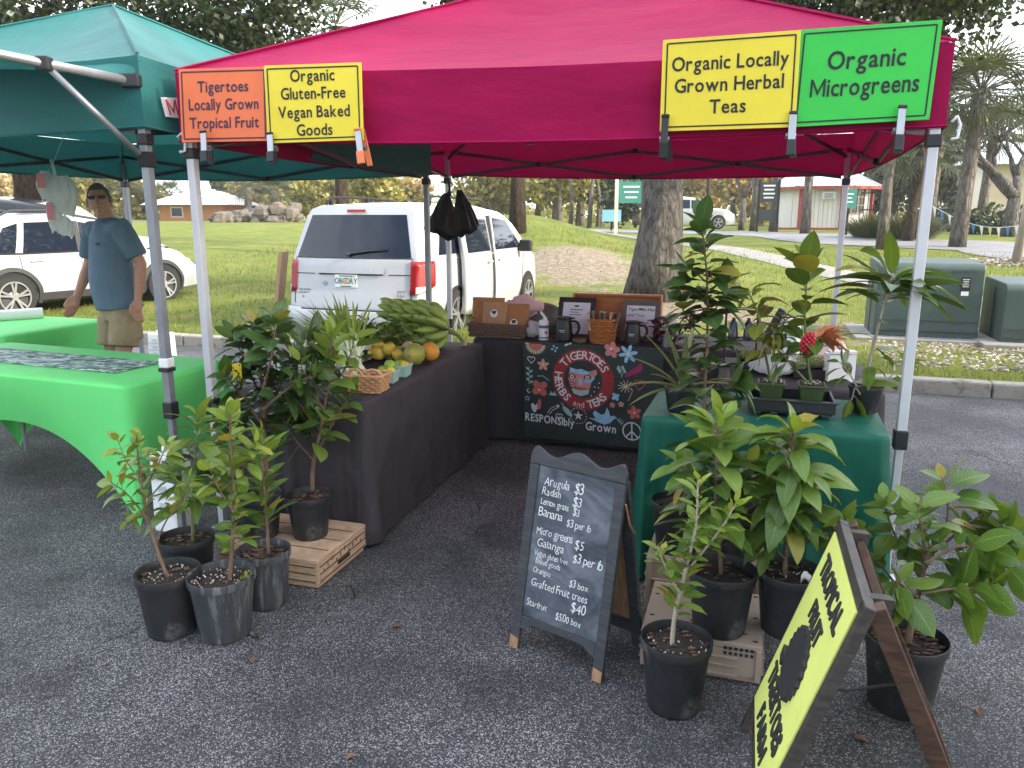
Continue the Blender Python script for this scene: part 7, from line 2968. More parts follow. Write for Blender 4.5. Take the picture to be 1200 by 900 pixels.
# things behind and beside
c = onb(616, 380, .36)
t = thing('folded_towel', 'pale pink folded towel lying behind the brown pouches', 'towel', c, RZ)
m_ = MB()
for k in range(3):
    m_.blob((.03 - .05 * k, 0, .20 + .03 * (k % 2)), .085, 14, 10, .5, sq=(1.2, .8, .65))
m_.box((0, .02, .10), (.2, .12, .2))
m_.build('towel', M['pink_towel'], t, smooth=True)
c = onb(637, 395, .10)
t = thing('wipes_canister', 'white canister of wipes with a red heart and a wipe sticking out', 'canister', c)
m_ = MB(); m_.lathe([(.034, 0), (.035, .003), (.035, .115), (.033, .12)], seg=24)
m_.build('canister', M['white_plastic'], t, smooth=True, ang=40)
m_ = MB(); m_.lathe([(.036, .118), (.036, .128), (.030, .138), (.010, .142)], seg=24)
m_.build('lid', M['white_plastic'], t, smooth=True, ang=40)
m_ = MB()
m_.grid(lambda s, q: V((.03 * (s - .5) + .012 * math.sin(q * 5), .01 * math.sin(s * 6), .14 + .055 * q + .01 * math.sin(s * 5))), 6, 6)
m_.build('wipe', M['paper'], t, smooth=True)
pm('label_blue', (.08, .12, .30), .5, 8, .1)
pm('heart_red', (.5, .01, .03), .5, 8, .1)
m_ = MB(); m_.lathe([(.0354, .085), (.0354, .105)], seg=24, cap=False)
m_.lathe([(.0354, .012), (.0354, .022)], seg=24, cap=False)
m_.build('label_band', M['label_blue'], t, smooth=True)
m_ = MB()
hp = [(16 * math.sin(a) ** 3, 13 * math.cos(a) - 5 * math.cos(2 * a) - 2 * math.cos(3 * a) - math.cos(4 * a)) for a in [2 * PI * i / 24 for i in range(24)]]
m_.prism([(.014 + x * .0007, -.0365, .055 + z * .0007) for x, z in hp], (0, .004, 0))
m_.build('heart', M['heart_red'], t)
c = onb(624, 395, .16)
t = tag(MB().blob(c + V((0, 0, .06)), .055, 18, 12, .55, sq=(1, .8, 1.1)).build('plastic_bag', M['white_bag'], smooth=True), 'crumpled clear white plastic bag left of the wipes canister', 'plastic bag')
def frame(label, u, v, back, wd, h, mat, lines, lean=.12):
    c = onb(u, v, back)
    t = thing('picture_frame', label, 'frame', c, RZ)
    q = Quad((-wd / 2, 0, 0), (wd / 2, 0, 0), (wd / 2, lean, h), (-wd / 2, lean, h))
    b_ = .13
    for s0, s1, t0, t1 in ((0, 1, 0, b_ * wd / h), (0, 1, 1 - b_ * wd / h, 1), (0, b_, b_ * wd / h, 1 - b_ * wd / h), (1 - b_, 1, b_ * wd / h, 1 - b_ * wd / h)):
        m_ = MB(); q.slab(m_, .016, s0, s1, t0, t1)
        m_.build('rail', M[mat], t, bevel=.002)
    m_ = MB(); q.slab(m_, .010, b_, 1 - b_, b_ * wd / h, 1 - b_ * wd / h)
    for i in range(len(m_.v)):
        m_.v[i] = tuple(V(m_.v[i]) - q.n * .004)
    pg = m_.build('sheet', M['paper_grey'], t)
    m_ = MB()
    for txt, s, tt, hh in lines:
        if txt.startswith('-'):
            q.line(m_, [(s - len(txt) * .02, tt), (s + len(txt) * .02, tt)], hh, .0)
        else:
            q.write(m_, txt, s, tt, hh, .0, align='l')
    m_.build('lettering', M['ink'], pg)
    m_ = MB(); m_.bar((0, lean * .8, h * .8), (0, lean + .10, 0), .03, .008)
    m_.build('stand', M[mat], t)
    return t
pm('paper_grey', (.62, .64, .70), .6, 8, .06)
pm('frame_grey', (.10, .10, .095), .5, 8, .2)
frame('black framed sheet with printed lines behind the left black pitcher', 672, 395, .20, .27, .285, 'black_plastic', [('-' * 9, .5, .70, .006), ('-' * 6, .45, .64, .005), ('-' * 8, .48, .58, .005), ('-' * 5, .45, .34, .005), ('-' * 8, .5, .28, .005)])
frame('grey framed sheet headed Tigertoes Herbs and Teas', 748, 395, .22, .27, .275, 'frame_grey', [('Tigertoes Herbs', .17, .74, .075), ('and Teas', .17, .60, .075), ('-' * 14, .45, .45, .005), ('-' * 12, .42, .38, .005)])
def pitcher(label, u, v, back, r, h, txt):
    c = onb(u, v, back)
    t = thing('pitcher', label, 'pitcher', c, RZ)
    m_ = MB(); m_.lathe([(r * .9, 0), (r * .98, .006), (r, .02), (r * .93, h * .6), (r * .80, h * .80), (r * .78, h * .9)], seg=28)
    m_.build('jug', M['black_plastic'], t, smooth=True, ang=40)
    m_ = MB(); m_.lathe([(r * .86, h * .88), (r * .90, h * .93), (r * .86, h * .99), (r * .2, h)], seg=28)
    m_.box((r * .85, 0, h * .95), (r * .7, r * .6, h * .05))
    m_.build('lid', M['matt_black'], t, smooth=True, ang=40)
    m_ = MB(); m_.tube(catmull([(r * .76, 0, h * .82), (r * 1.5, 0, h * .80), (r * 1.75, 0, h * .55), (r * 1.3, 0, h * .25), (r * .93, 0, h * .22)], 5), .009, 8)
    m_.build('handle', M['matt_black'], t, smooth=True)
    q = Quad((-r * .7, -r * 1.0, h * .3), (r * .7, -r * 1.0, h * .3), (r * .7, -r * .97, h * .6), (-r * .7, -r * .97, h * .6))
    m_ = MB(); q.line(m_, [(.25, .62), (.75, .62)], .004, .002); q.line(m_, [(.3, .42), (.7, .42)], .003, .002)
    m_.build('label_print', M['paper_grey'], t)
pitcher('black lidded pitcher standing left of the orange woven basket', 661, 400, .06, .060, .175, '')
pitcher('black lidded pitcher standing right of the orange woven basket', 741, 402, .05, .055, .165, '')
c = onb(706, 400, .08)
t = thing('wicker_basket', 'tall orange woven basket packed with upright packets', 'basket', c, RZ)
m_ = MB(); weave_box(m_, .155, .13, .165, 1.28, 10, 8, .006, round_=True)
m_.build('basket', M['wicker_orange'], t)
pm('packet_brown', (.16, .11, .075), .5, 20, .4)
pm('packet_pale', (.46, .38, .27), .5, 20, .3)
for k in range(9):
    x = -.085 + .021 * k
    p = c + EX * x + EY * rnd.uniform(-.03, .03) + V((0, 0, .09))
    o = MB().box((0, 0, .06), (.016, .075, .13), rnd.uniform(-.3, .3)).build('packet', M['packet_pale' if k % 3 == 0 else 'packet_brown'])
    o.location = p
    o.rotation_euler = (rnd.uniform(-.1, .1), rnd.uniform(-.12, .12) + (k - 4) * .05, RZ)
    tag(o, 'slim brown packet standing among others in the orange woven basket', 'packet', 'packets in the orange basket')
c = onb(679, 405, .035)
t = thing('coaster_stack', 'small round brown dish between the left pitcher and the orange basket', 'dish', c)
m_ = MB(); m_.lathe([(.04, 0), (.048, .004), (.052, .03), (.048, .032), (.042, .01)], seg=24)
m_.build('dish', M['wicker_dark'], t, smooth=True)
c = onb(722, 385, .36)
t = thing('display_tray', 'orange brown wooden tray board standing behind the frames', 'tray', c, RZ)
MB().box((0, .05, .155), (.62, .018, .31)).build('panel', M['orange_wood'], t, bevel=.004)
m_ = MB()
m_.box((0, .02, .305), (.64, .07, .016)); m_.box((-.312, .02, .155), (.016, .07, .29)); m_.box((.312, .02, .155), (.016, .07, .29))
m_.build('rim', M['orange_wood'], t, bevel=.003)
# purple basil, bottle, silver cup right of the right pitcher
c = onb(783, 405, .10)
t = thing('purple_herb', 'bunch of dark purple leaves lying right of the right pitcher', 'herb', c)
m_ = MB(); st = MB()
for k in range(70):
    p = c + EX * rnd.uniform(-.10, .14) + EY * rnd.uniform(-.08, .1) + V((0, 0, rnd.uniform(.0, .17)))
    m_.leaf(p, (rnd.uniform(-1, 1), rnd.uniform(-1, 1), rnd.uniform(-.3, .8)), UP, .075, .045, .8, .3, rnd.random(), 4)
m_.build('foliage', M['leaf_purple'], t, world=True)
MB().tube([c + V((0, 0, .01)), c + EX * .1 + V((0, 0, .1))], .006, 6).build('stem', M['stem_brown'], t, world=True)
c = onb(783, 395, .26)
tag(MB().blob(c + V((0, 0, .10)), .075, 16, 12, .6, sq=(.8, .8, 1.2)).build('plastic_bag', M['white_bag'], smooth=True), 'white plastic bag beside the grey frame, above the purple leaves', 'plastic bag')
c = onb(781, 404, .03)
t = thing('metal_cup', 'small silver cup among the purple leaves', 'cup', c)
MB().lathe([(.026, 0), (.030, .004), (.034, .085), (.031, .085), (.026, .01)], seg=24).build('cup', M['steel'], t, smooth=True, ang=40)
# black bag behind the canister
c = onb(632, 380, .42)
tag(MB().blob(c + V((0, 0, .08)), .16, 18, 12, .3, sq=(1.2, .7, .9)).build('dark_bag', M['frame_grey'], smooth=True), 'dark grey soft bag slumped behind the wipes canister', 'bag')

# ------------------------------------------------------------ goods behind the plants
sz = .726
def mtray(label, c, wd, dp):
    t = thing('microgreens_tray', label, 'tray', c, RZ)
    m_ = MB()
    m_.box((0, 0, .008), (wd, dp, .012))
    for x, y, a, b_ in ((0, -dp / 2, wd, .008), (0, dp / 2, wd, .008), (-wd / 2, 0, .008, dp), (wd / 2, 0, .008, dp)):
        m_.box((x, y, .03), (a, b_, .05))
    m_.build('tray', M['black_plastic'], t)
    m_ = MB()
    for _ in range(1500):
        x, y = rnd.uniform(-.47, .47) * wd, rnd.uniform(-.46, .46) * dp
        z = rnd.uniform(.06, .10)
        m_.leaf((x, y, z), (rnd.uniform(-1, 1), rnd.uniform(-1, 1), .4), UP, .014, .010, .5, .2, rnd.uniform(.3, .8), 2)
    m_.build('sprouts', M['leaf_light'], t)
mtray('tray of dense bright microgreens behind the left green square pot', Gz(900, 432, sz), .34, .26)
mtray('tray of dense bright microgreens behind the right green square pot', Gz(958, 440, sz), .26, .26)
c = Gz(880, 398, sz + .0) + V((0, .0, 0))
c = V((1.36, 4.55, sz))
t = thing('wire_stand', 'black wire rack with small lanterns behind the plants', 'rack', c, RZ)
m_ = MB()
for x in (-.09, .09):
    for y in (-.05, .05):
        m_.tube([(x, y, 0), (x, y, .34)], .005, 6)
for z in (.0, .16, .34):
    for a, b_ in (((-.09, -.05), (.09, -.05)), ((.09, -.05), (.09, .05)), ((.09, .05), (-.09, .05)), ((-.09, .05), (-.09, -.05))):
        m_.tube([(*a, z + .004), (*b_, z + .004)], .004, 6)
m_.build('frame', M['matt_black'], t)
for x in (-.045, .04):
    m_ = MB()
    m_.lathe([(.03, .165), (.03, .17), (.024, .26), (.012, .275), (.010, .29)], (x, 0, 0), 12)
    m_.build('lantern', M['dark_glass'], t, smooth=True)
c = V((1.60, 4.45, sz))
t = thing('kitchen_scale', 'white boxy appliance with a dark angled handle behind the ginger herbs', 'appliance', c, RZ - .2)
MB().box((0, 0, .15), (.16, .14, .30), top=.8).build('body', M['white_plastic'], t, bevel=.02)
MB().bar((-.10, -.08, .20), (-.02, -.09, .36), .035, .045).build('handle', M['black_plastic'], t, bevel=.008)
c = Gz(935, 424, sz)
t = thing('spray_bottle', 'white plastic bottle standing behind the red flower', 'bottle', c)
MB().lathe([(.03, 0), (.033, .005), (.033, .11), (.022, .135), (.012, .15), (.012, .165)], seg=20).build('bottle', M['white_plastic'], t, smooth=True, ang=40)
MB().lathe([(.014, .163), (.015, .19), (.010, .195)], seg=14).build('cap', M['teal_sign'], t, smooth=True)
c = V((1.83, 4.45, sz))
tag(MB().blob(c + V((0, 0, .07)), .13, 20, 14, .45, sq=(1.1, .7, .75)).build('plastic_bag', M['pink_towel'], smooth=True), 'pale pink crumpled bag lying behind the red flower', 'plastic bag')
c = Gz(982, 446, sz)
t = thing('paper_box', 'white paper box standing behind the plumeria stem', 'box', c, RZ + .2)
MB().box((0, 0, .075), (.14, .10, .15)).build('box', M['paper'], t, bevel=.003)
MB().box((0, -.03, .165), (.14, .06, .012), 0).build('flap', M['paper'], t)
c = V((1.50, 4.20, sz))
tag(MB().blob(c + V((0, .1, .05)), .10, 20, 14, .5, sq=(1.3, .8, .6)).build('plastic_bag', M['white_bag'], smooth=True), 'white clear bag lying on the side table left of the white bottle', 'plastic bag')

# ------------------------------------------------------------ fruit and greens on the front left table
fz = TZ + .008
pm('banana', (.25, .36, .075), .5, 14, .2, dirt=((.34, .38, .11), 22, .64))
pm('banana_stalk', (.17, .20, .06), .6, 14, .3)
pm('papaya_green', (.26, .29, .05), .5, 7, .25, dirt=((.50, .32, .06), 5, .54))
pm('papaya_orange', (.62, .27, .03), .5, 7, .2, dirt=((.36, .34, .06), 6, .60))
pm('lime_fruit', (.22, .34, .03), .45, 10, .2)
pm('citrus_yellow', (.62, .46, .05), .45, 10, .15)
pm('quince', (.70, .50, .07), .5, 10, .2)
pm('tan_fruit', (.50, .34, .22), .6, 10, .2)
pm('berry_box', (.30, .46, .40), .75, 20, .12)
t = None
bc = Gz(478, 405, fz)
t = thing('banana_bunch', 'big stalk of green bananas lying on the black cloth', 'bananas', bc)
axis_ = (EX * .9 + EY * .25).normalized()
A_ = bc + EY * .20 - axis_ * .16 + V((0, 0, .10))
B_ = bc + EY * .06 + axis_ * .25 + V((0, 0, .095))
MB().tube([A_ - axis_ * .06, A_, A_.lerp(B_, .5), B_, B_ + axis_ * .07 + V((0, 0, -.03)), B_ + axis_ * .10 + V((0, -.01, -.07))], [.02, .024, .022, .018, .013, .010], 10).build('stalk', M['banana_stalk'], t, smooth=True, world=True)
def hand(p, n, ln, roll, tilt):
    m_ = MB()
    for tier in range(2):
        for k in range(n):
            a = roll + (k / (n - 1) - .5) * 3.0 + rnd.uniform(-.06, .06)
            rad = V((0, 0, 1)) * math.cos(a) + axis_.cross(V((0, 0, 1))).normalized() * math.sin(a)
            b0 = p + rad * (.022 + .010 * tier) - axis_ * .016 * tier
            tip = (-axis_ * (.75 + .1 * tier) + rad * (.55 + .25 * tier)).normalized()
            b1 = b0 + rad * .045 - axis_ * .01
            b2 = b0 + rad * .075 + tip * ln * .40
            b3 = b0 + rad * .082 + tip * ln * .72 - axis_ * .01
            b4 = b3 - axis_ * ln * .24 + rad * .006
            m_.tube(catmull([b0, b1, b2, b3, b4], 3), [.009, .010, .013, .019, .023, .0245, .025, .0245, .0225, .019, .014, .009, .005], 7)
    return m_.build('hand_of_bananas', M['banana'], t, smooth=True, world=True)
for i, s in enumerate((.12, .36, .60, .82, 1.0)):
    hand(A_.lerp(B_, s), 8 - (i == 4) * 2, .16 - .03 * (i == 4), .75, 0)
MB().blob(B_ + axis_ * .115 + V((0, -.02, -.085)), .020, 8, 6, .2, sq=(.8, .8, 1.6)).build('blossom_end', M['tan_fruit'], t, world=True)
def fruit(label, u, v, r, mat, sq=(1, 1, 1), name='papaya', cat='papaya', tilt=0.0, z=None, rz=0.0, group=None):
    c = Gz(u, v, (z or fz)) + V((0, 0, r * sq[2]))
    t = thing(name, label, cat, (c.x, c.y, c.z), rz, group)
    m_ = MB()
    def fn(s, q):
        a, b_ = 2 * PI * s, PI * (q - .5)
        k = r * (1 + .02 * math.cos(5 * a) * math.cos(b_))
        return V((math.cos(a) * math.cos(b_) * k * sq[0], math.sin(a) * math.cos(b_) * k * sq[1], math.sin(b_) * k * sq[2]))
    m_.grid(fn, 18, 12, closed=True)
    m_.build('fruit', M[mat], t, smooth=True)
    m_ = MB()
    m_.blob((0, -r * sq[1] * .99, 0), r * .10, 6, 4)
    m_.build('stem_scar', M['stem_brown'], t)
    return t
fruit('large greenish papaya in front of the bananas', 486, 428, .062, 'papaya_green', (1, 1.15, 1.05), rz=RZ)
fruit('orange papaya beside the greenish papaya', 504, 423, .056, 'papaya_orange', (1.05, 1.1, 1.0), rz=RZ)
def berry(label, u, v, fruits):
    c = Gz(u, v, fz)
    t = thing('berry_box', label, 'berry box', c, RZ + .12)
    m_ = MB()
    w_, h = .095, .062
    for k in range(4):
        a = k * PI / 2
        ca, sa = math.cos(a), math.sin(a)
        for j in range(5):
            x = -w_ / 2 + w_ * (j + .5) / 5
            p0 = V((x * .86, -w_ / 2 * .86, 0)); p1 = V((x * 1.06, -w_ / 2 * 1.06, h))
            rot = lambda p: V((p.x * ca - p.y * sa, p.x * sa + p.y * ca, p.z))
            m_.bar(rot(p0), rot(p1), w_ / 5 * .82, .004, rot(V((0, 1, 0))))
        rot = lambda p: V((p.x * ca - p.y * sa, p.x * sa + p.y * ca, p.z))
        m_.bar(rot(V((-w_ / 2 * 1.06, -w_ / 2 * 1.08, h * .93))), rot(V((w_ / 2 * 1.06, -w_ / 2 * 1.08, h * .93))), .004, .012, UP)
    m_.box((0, 0, .004), (w_ * .86, w_ * .86, .006))
    m_.build('box', M['berry_box'], t)
    for (dx, dy, dz, mt, lb) in fruits:
        p = c + EX * dx + EY * dy + V((0, 0, dz))
        o = thing('citrus', lb, 'citrus fruit', p)
        MB().blob((0, 0, 0), .029, 14, 10, .06).build('fruit', M[mt], o, smooth=True)
        MB().blob((.008, -.024, .014), .004, 6, 4).build('stem_scar', M['stem_brown'], o)
berry('left pale green berry box in front of the papayas', 455, 447, [(-.022, -.022, .058, 'lime_fruit', 'olive green lime at the left of the left berry box'), (.024, -.02, .055, 'citrus_yellow', 'yellow orange citrus at the front of the left berry box'), (.0, .026, .060, 'lime_fruit', 'lime at the back of the left berry box'), (.012, .0, .088, 'lime_fruit', 'bright lime on top of the left berry box')])
berry('right pale green berry box beside the greenish papaya', 470, 440, [(-.02, -.02, .056, 'lime_fruit', 'green lime at the left of the right berry box'), (.022, .0, .054, 'citrus_yellow', 'yellow citrus at the right of the right berry box'), (-.01, .026, .056, 'lime_fruit', 'lime at the back of the right berry box')])
# yellow quince like fruit in a low tray behind
c = Gz(452, 424, fz)
for k in range(9):
    p = c + EX * (-.13 + .035 * k) + EY * (.03 + .05 * (k % 2)) + V((0, 0, .045 + .03 * (k % 3 == 1)))
    o = thing('yellow_fruit', 'knobbly yellow fruit heaped between the leeks and the papaya', 'fruit', p, rnd.uniform(0, 3), 'yellow fruit heap')
    MB().blob((0, 0, 0), .042, 12, 9, .25, sq=(1.25, .9, .95)).build('fruit', M['quince' if k < 7 else 'tan_fruit'], o, smooth=True)
    MB().blob((.05, 0, .0), .006, 6, 4).build('stem_scar', M['stem_brown'], o)
# small wicker basket
c = Gz(432, 458, fz)
t = thing('wicker_basket', 'small tan wicker basket with two loop handles at the table corner', 'basket', c, RZ + .1)
m_ = MB(); weave_box(m_, .155, .12, .085, 1.22, 6, 7, .007)
m_.build('basket', M['wicker_tan'], t)
for x in (-.05, .05):
    m_ = MB(); m_.tube(catmull([(x - .045 + .02, -.055, .085), (x - .02, -.055, .115), (x + .02, -.055, .115), (x + .045, -.05, .085)], 4), .008, 8)
    m_.build('handle', M['wicker_tan'], t, smooth=True)
# leeks / lemongrass, radish, leafy greens
def sheaf(label, name, c, d, n, ln, wd, mat, spread, tint, h0=.03, cat='greens', white=None):
    t = thing(name, label, cat, c)
    m_ = MB(); st = MB()
    for k in range(n):
        o = V((rnd.gauss(0, 1), rnd.gauss(0, 1), abs(rnd.gauss(0, .8)))) * .028
        dd = (V(d) + V((rnd.gauss(0, 1), rnd.gauss(0, 1), abs(rnd.gauss(0, 1)))) * spread).normalized()
        p = c + o + V((0, 0, h0))
        st.tube([p - dd * .10, p + dd * .14], [.007, .005], 6)
        m_.leaf(p + dd * .13, dd, UP, ln * rnd.uniform(.7, 1.1), wd, rnd.uniform(.1, .8), .5, rnd.uniform(*tint), 6)
    st.build('stalks', M[white or 'stem_pale'], t, world=True)
    m_.build('foliage', M[mat], t, world=True)
pm('leek_white', (.58, .64, .44), .5, 12, .2)
c = Gz(412, 452, fz)
sheaf('bundle of lemongrass stalks fanning up behind the small wicker basket', 'lemongrass', c, (-.25, .25, .9), 46, .22, .016, 'leaf_light', .32, (.25, .75), .10, white='leek_white')
c = Gz(400, 440, fz) + V((0, .1, 0))
sheaf('second sheaf of pale lemongrass leaning left over the table', 'lemongrass', c, (-.55, .2, .75), 34, .24, .014, 'leaf_light', .3, (.3, .78), .06, white='leek_white')
c = Gz(432, 425, fz) + V((-.06, .25, 0))
t = thing('leafy_greens', 'heap of dark green leafy herbs behind the yellow fruit', 'greens', c)
m_ = MB()
for k in range(420):
    p = c + V((rnd.gauss(0, .13), rnd.gauss(0, .09), abs(rnd.gauss(.08, .07))))
    m_.leaf(p, (rnd.uniform(-1, 1), rnd.uniform(-1, 1), rnd.uniform(-.2, 1)), UP, rnd.uniform(.05, .10), .05, .8, .25, rnd.uniform(.0, .75), 4, wave=.08)
m_.build('foliage', M['leaf_mid'], t, world=True)
m_ = MB()
for k in range(30):
    p = c + V((rnd.gauss(0, .1), rnd.gauss(0, .06), .01))
    m_.tube([p, p + V((rnd.uniform(-.05, .05), rnd.uniform(-.05, .05), .12))], .004, 5)
m_.build('stalks', M['stem_green'], t, world=True)
c = Gz(365, 425, fz)
t = thing('paper_bags', 'white paper and plastic bags stacked behind the dark leaved bush', 'bags', V((-1.15, 4.25, fz)))
for k in range(7):
    p = V((-1.26 + .04 * k, 4.15 + .12 * (k % 3), fz + .05))
    m_ = MB(); m_.blob(p, .055, 12, 9, .6, sq=(1, .7, 1.1))
    m_.build('bag', M['white_bag'], t, smooth=True, world=True)
c = V((-1.05, 4.6, fz))
t = thing('clear_lid_box', 'long silvery clear plastic box at the far left of the fruit table', 'box', c, RZ)
MB().box((0, 0, .05), (.36, .22, .09)).build('box', M['paper_grey'], t, bevel=.008)
MB().box((0, 0, .10), (.38, .24, .014)).build('lid', M['white_bag'], t, bevel=.004)
# sticky yellow trap on the bush, tag on pot
pm('trap_yellow', (.72, .55, .02), .5, 5, .05)
p = Wy(278, 436, 3.36)
t = thing('sticky_trap', 'yellow sticky insect trap with dark spots hanging in the dark leaved bush', 'trap', p)
MB().box((0, 0, 0), (.040, .003, .075)).build('card', M['trap_yellow'], t)
m_ = MB()
for k in range(12):
    m_.blob((rnd.uniform(-.016, .016), -.002, rnd.uniform(-.033, .033)), .004, 6, 4, sq=(1, .3, 1))
m_.build('spots', M['ink'], t)
p = p10_ + V((.045, -.07, .215))
tag(MB().grid(lambda s, q: p + V((.07 * (s - .5), .015 * math.sin(s * 4), .03 * q + .012 * math.sin(s * 7))), 6, 3).build('plant_tag', M['paper'], smooth=True, solid=.001), 'curled white plant tag in the pot under the avocado like leaves', 'plant tag')

# ------------------------------------------------------------ hanging bags
def hang_bag(label, top, parts, mat, cat='plastic bag', name='hanging_bag'):
    t = thing(name, label, cat, top)
    for (dx, dz, wd, h, k) in parts:
        c = V(top) + V((dx, -.02 * k, dz))
        m_ = MB()
        sd = rnd.random() * 30
        def fn(s, q):
            a = 2 * PI * s
            prof = (.14 + .86 * min(1, q * 1.12) ** .85) * (1 - .55 * ss(.9, 1, q)) if mat == 'black_bag' else .16 + .84 * math.sin(PI * min(.86, .08 + q * .85)) ** .7
            w_ = wd / 2 * prof * (1 + .28 * MN.noise(V((math.cos(a) * 2.2, math.sin(a) * 2.2, q * 2.2 + sd))))
            fold = .16 * math.sin(a * 9 + sd + q * 2) * wd / 2 * prof * (1 - .3 * q)
            w_ += fold * .5
            cx = (.06 * q if k else -.05 * q) if mat == 'black_bag' else 0
            return c + V((cx + w_ * math.cos(a), w_ * (.30 if cx else .62) * math.sin(a), -h * q * (1 + .10 * math.cos(a + 2.5 * k)) + .02 * MN.noise(V((a, sd, q)))))
        m_.grid(fn, 60, 18, closed=True)
        m_.build('bag', M[mat], t, smooth=True, world=True)
    m_ = MB()
    m_.tube([V(top) + V((-.01, 0, .10)), V(top) + V((0, 0, .04)), V(top) + V((.0, 0, -.03))], [.012, .010, .016], 6)
    m_.build('knot', M[mat], t, smooth=True, world=True)
    return t
p = Wy(527, 226, 6.88)
hang_bag('black plastic bags hanging on the back left white leg in front of the minivan', p, [(-.03, 0, .30, .37, 0), (.085, .02, .22, .36, 1)], 'black_bag')
p = Wy(64, 206, 5.2)
pm('red_print', (.62, .18, .20), .5, 6, .1)
hb = hang_bag('white plastic bags with red print hanging from the teal canopy left of the man', p, [(.03, 0, .20, .24, 0), (-.05, .03, .11, .17, 1), (-.02, -.14, .09, .20, 1), (.02, -.26, .13, .12, 0)], 'white_bag')
m_ = MB()
m_.grid(lambda s, q: p + V((-.075 + .05 * s, -.075, .01 - .09 * q)), 4, 4)
m_.grid(lambda s, q: p + V((-.04 + .035 * s, -.065, -.17 - .11 * q)), 4, 4)
m_.build('red_print', M['red_print'], hb, world=True)
m_ = MB(); m_.tube([p + V((0, 0, .08)), p + V((0, .3, .42))], .004, 4)
m_.build('string', M['white_bag'], hb, world=True)

# ------------------------------------------------------------ odds and ends
# white crates/weights
def weight(label, u, v, w_, dp, h, y=None):
    c = Gz(u, v)
    t = thing('white_box', label, 'box', c, RZ)
    MB().box((0, 0, h / 2), (w_, dp, h), top=.94).build('body', M['white_plastic'], t, bevel=.012)
    m_ = MB()
    for k in range(3):
        m_.box((0, -dp / 2 + .002, h * (.25 + .22 * k)), (w_ * .8, .008, .012))
        m_.box((0, -dp / 2 + .0, h * (.35 + .22 * k)), (w_ * .3, .008, .03))
    m_.build('rib', M['alu_white'], t)
    MB().box((0, 0, h + .012), (w_ * .5, .03, .03)).build('handle', M['white_plastic'], t, bevel=.006)
weight('white plastic tub behind the left pots beside the grey tent leg', 207, 618, .15, .15, .42)
weight('white plastic box on the asphalt behind the man, right of his legs', 192, 425, .22, .2, .34)
# board leaning on the minivan
a = Gz(318, 392); b_ = V((a.x + .10, a.y + .22, 1.12))
t = thing('cardboard_sheet', 'brown cardboard sheet leaning on the left rear of the minivan', 'cardboard', (a.x, a.y, 0))
pm('cardboard', (.36, .22, .12), .8, 10, .15, stretch=(1, 1, .3))
m_ = MB()
a2 = a + V((.0, .42, 0))
m_.prism([a, a + V((.05, -.01, 0)), b_ + V((.06, -.01, 0)), b_ + V((0, 0, -.02))], (-.02, .40, 0))
m_.build('sheet', M['cardboard'], t, world=True)
m_ = MB(); m_.bar(a + V((.02, -.012, .5)), a + V((.06, .0, .82)), .012, .004)
m_.build('edge', M['crate_line'], t, world=True)
# low shiny folded table by the kerb
c = Gz(312, 398)
t = thing('folded_tarp', 'silvery folded tarp lying on the asphalt left of the minivan', 'tarp', c, RZ)
m_ = MB(); m_.grid(lambda s, q: V((1.0 * (s - .5), .5 * (q - .5), .10 * math.sin(PI * min(1, max(0, q))) ** .4 + .03 * MN.noise(V((s * 6, q * 3, 1))))), 20, 10)
m_.build('tarp', M['paper_grey'], t, smooth=True)
# cable across the road by the kerb
m_ = MB(); m_.tube([(-6, 8.2, .012), (-4.5, 7.6, .012), (-3.2, 7.7, .012), (-2.0, 7.1, .012)], .012, 6)
tag(m_.build('cable', M['rubber'], smooth=True), 'black cable lying on the asphalt behind the lime tables', 'cable')

# ------------------------------------------------------------ the man
pm('skin', (.46, .235, .165), .55, 30, .10, .05, 80)
pm('hair', (.14, .115, .095), .8, 60, .5, 1.0, 110)
pm('shirt_blue', (.105, .165, .235), .85, 6, .16, 1.0, 12, stretch=(1, 1, .6))
pm('shorts_khaki', (.33, .26, .155), .9, 8, .16, 1.0, 12)
pm('shoe', (.12, .12, .13), .8, 10, .2)
pm('lips', (.22, .08, .06), .5, 20, .1)
pm('pocket_mark', (.03, .06, .13), .8, 10, .1)
MX, MY = -2.98, 5.98
man = thing('person', 'man in a blue t-shirt, khaki shorts and dark glasses walking between the lime tables', 'person', (MX, MY, 0), R(-34))
man.rotation_euler = (R(2), R(-3), R(-36))
K = 1.86 / 1.80
def remesh(o, vox, it=4):
    r = o.modifiers.new('remesh', 'REMESH')
    r.mode = 'VOXEL'
    r.voxel_size = vox
    r.use_smooth_shade = True
    s = o.modifiers.new('smooth', 'SMOOTH')
    s.factor = .5
    s.iterations = it
def ell(m_, rings, seg=24):
    """stacked ellipses: (x, y, z, rx, ry)"""
    prev = None
    for (x, y, z, rx, ry) in rings:
        row = [m_.vert((x + rx * math.cos(2 * PI * k / seg), y + ry * math.sin(2 * PI * k / seg), z)) for k in range(seg)]
        if prev:
            for k in range(seg):
                m_.face([prev[k], prev[(k + 1) % seg], row[(k + 1) % seg], row[k]])
        else:
            m_.face(row[::-1])
        prev = row
    m_.face(prev)
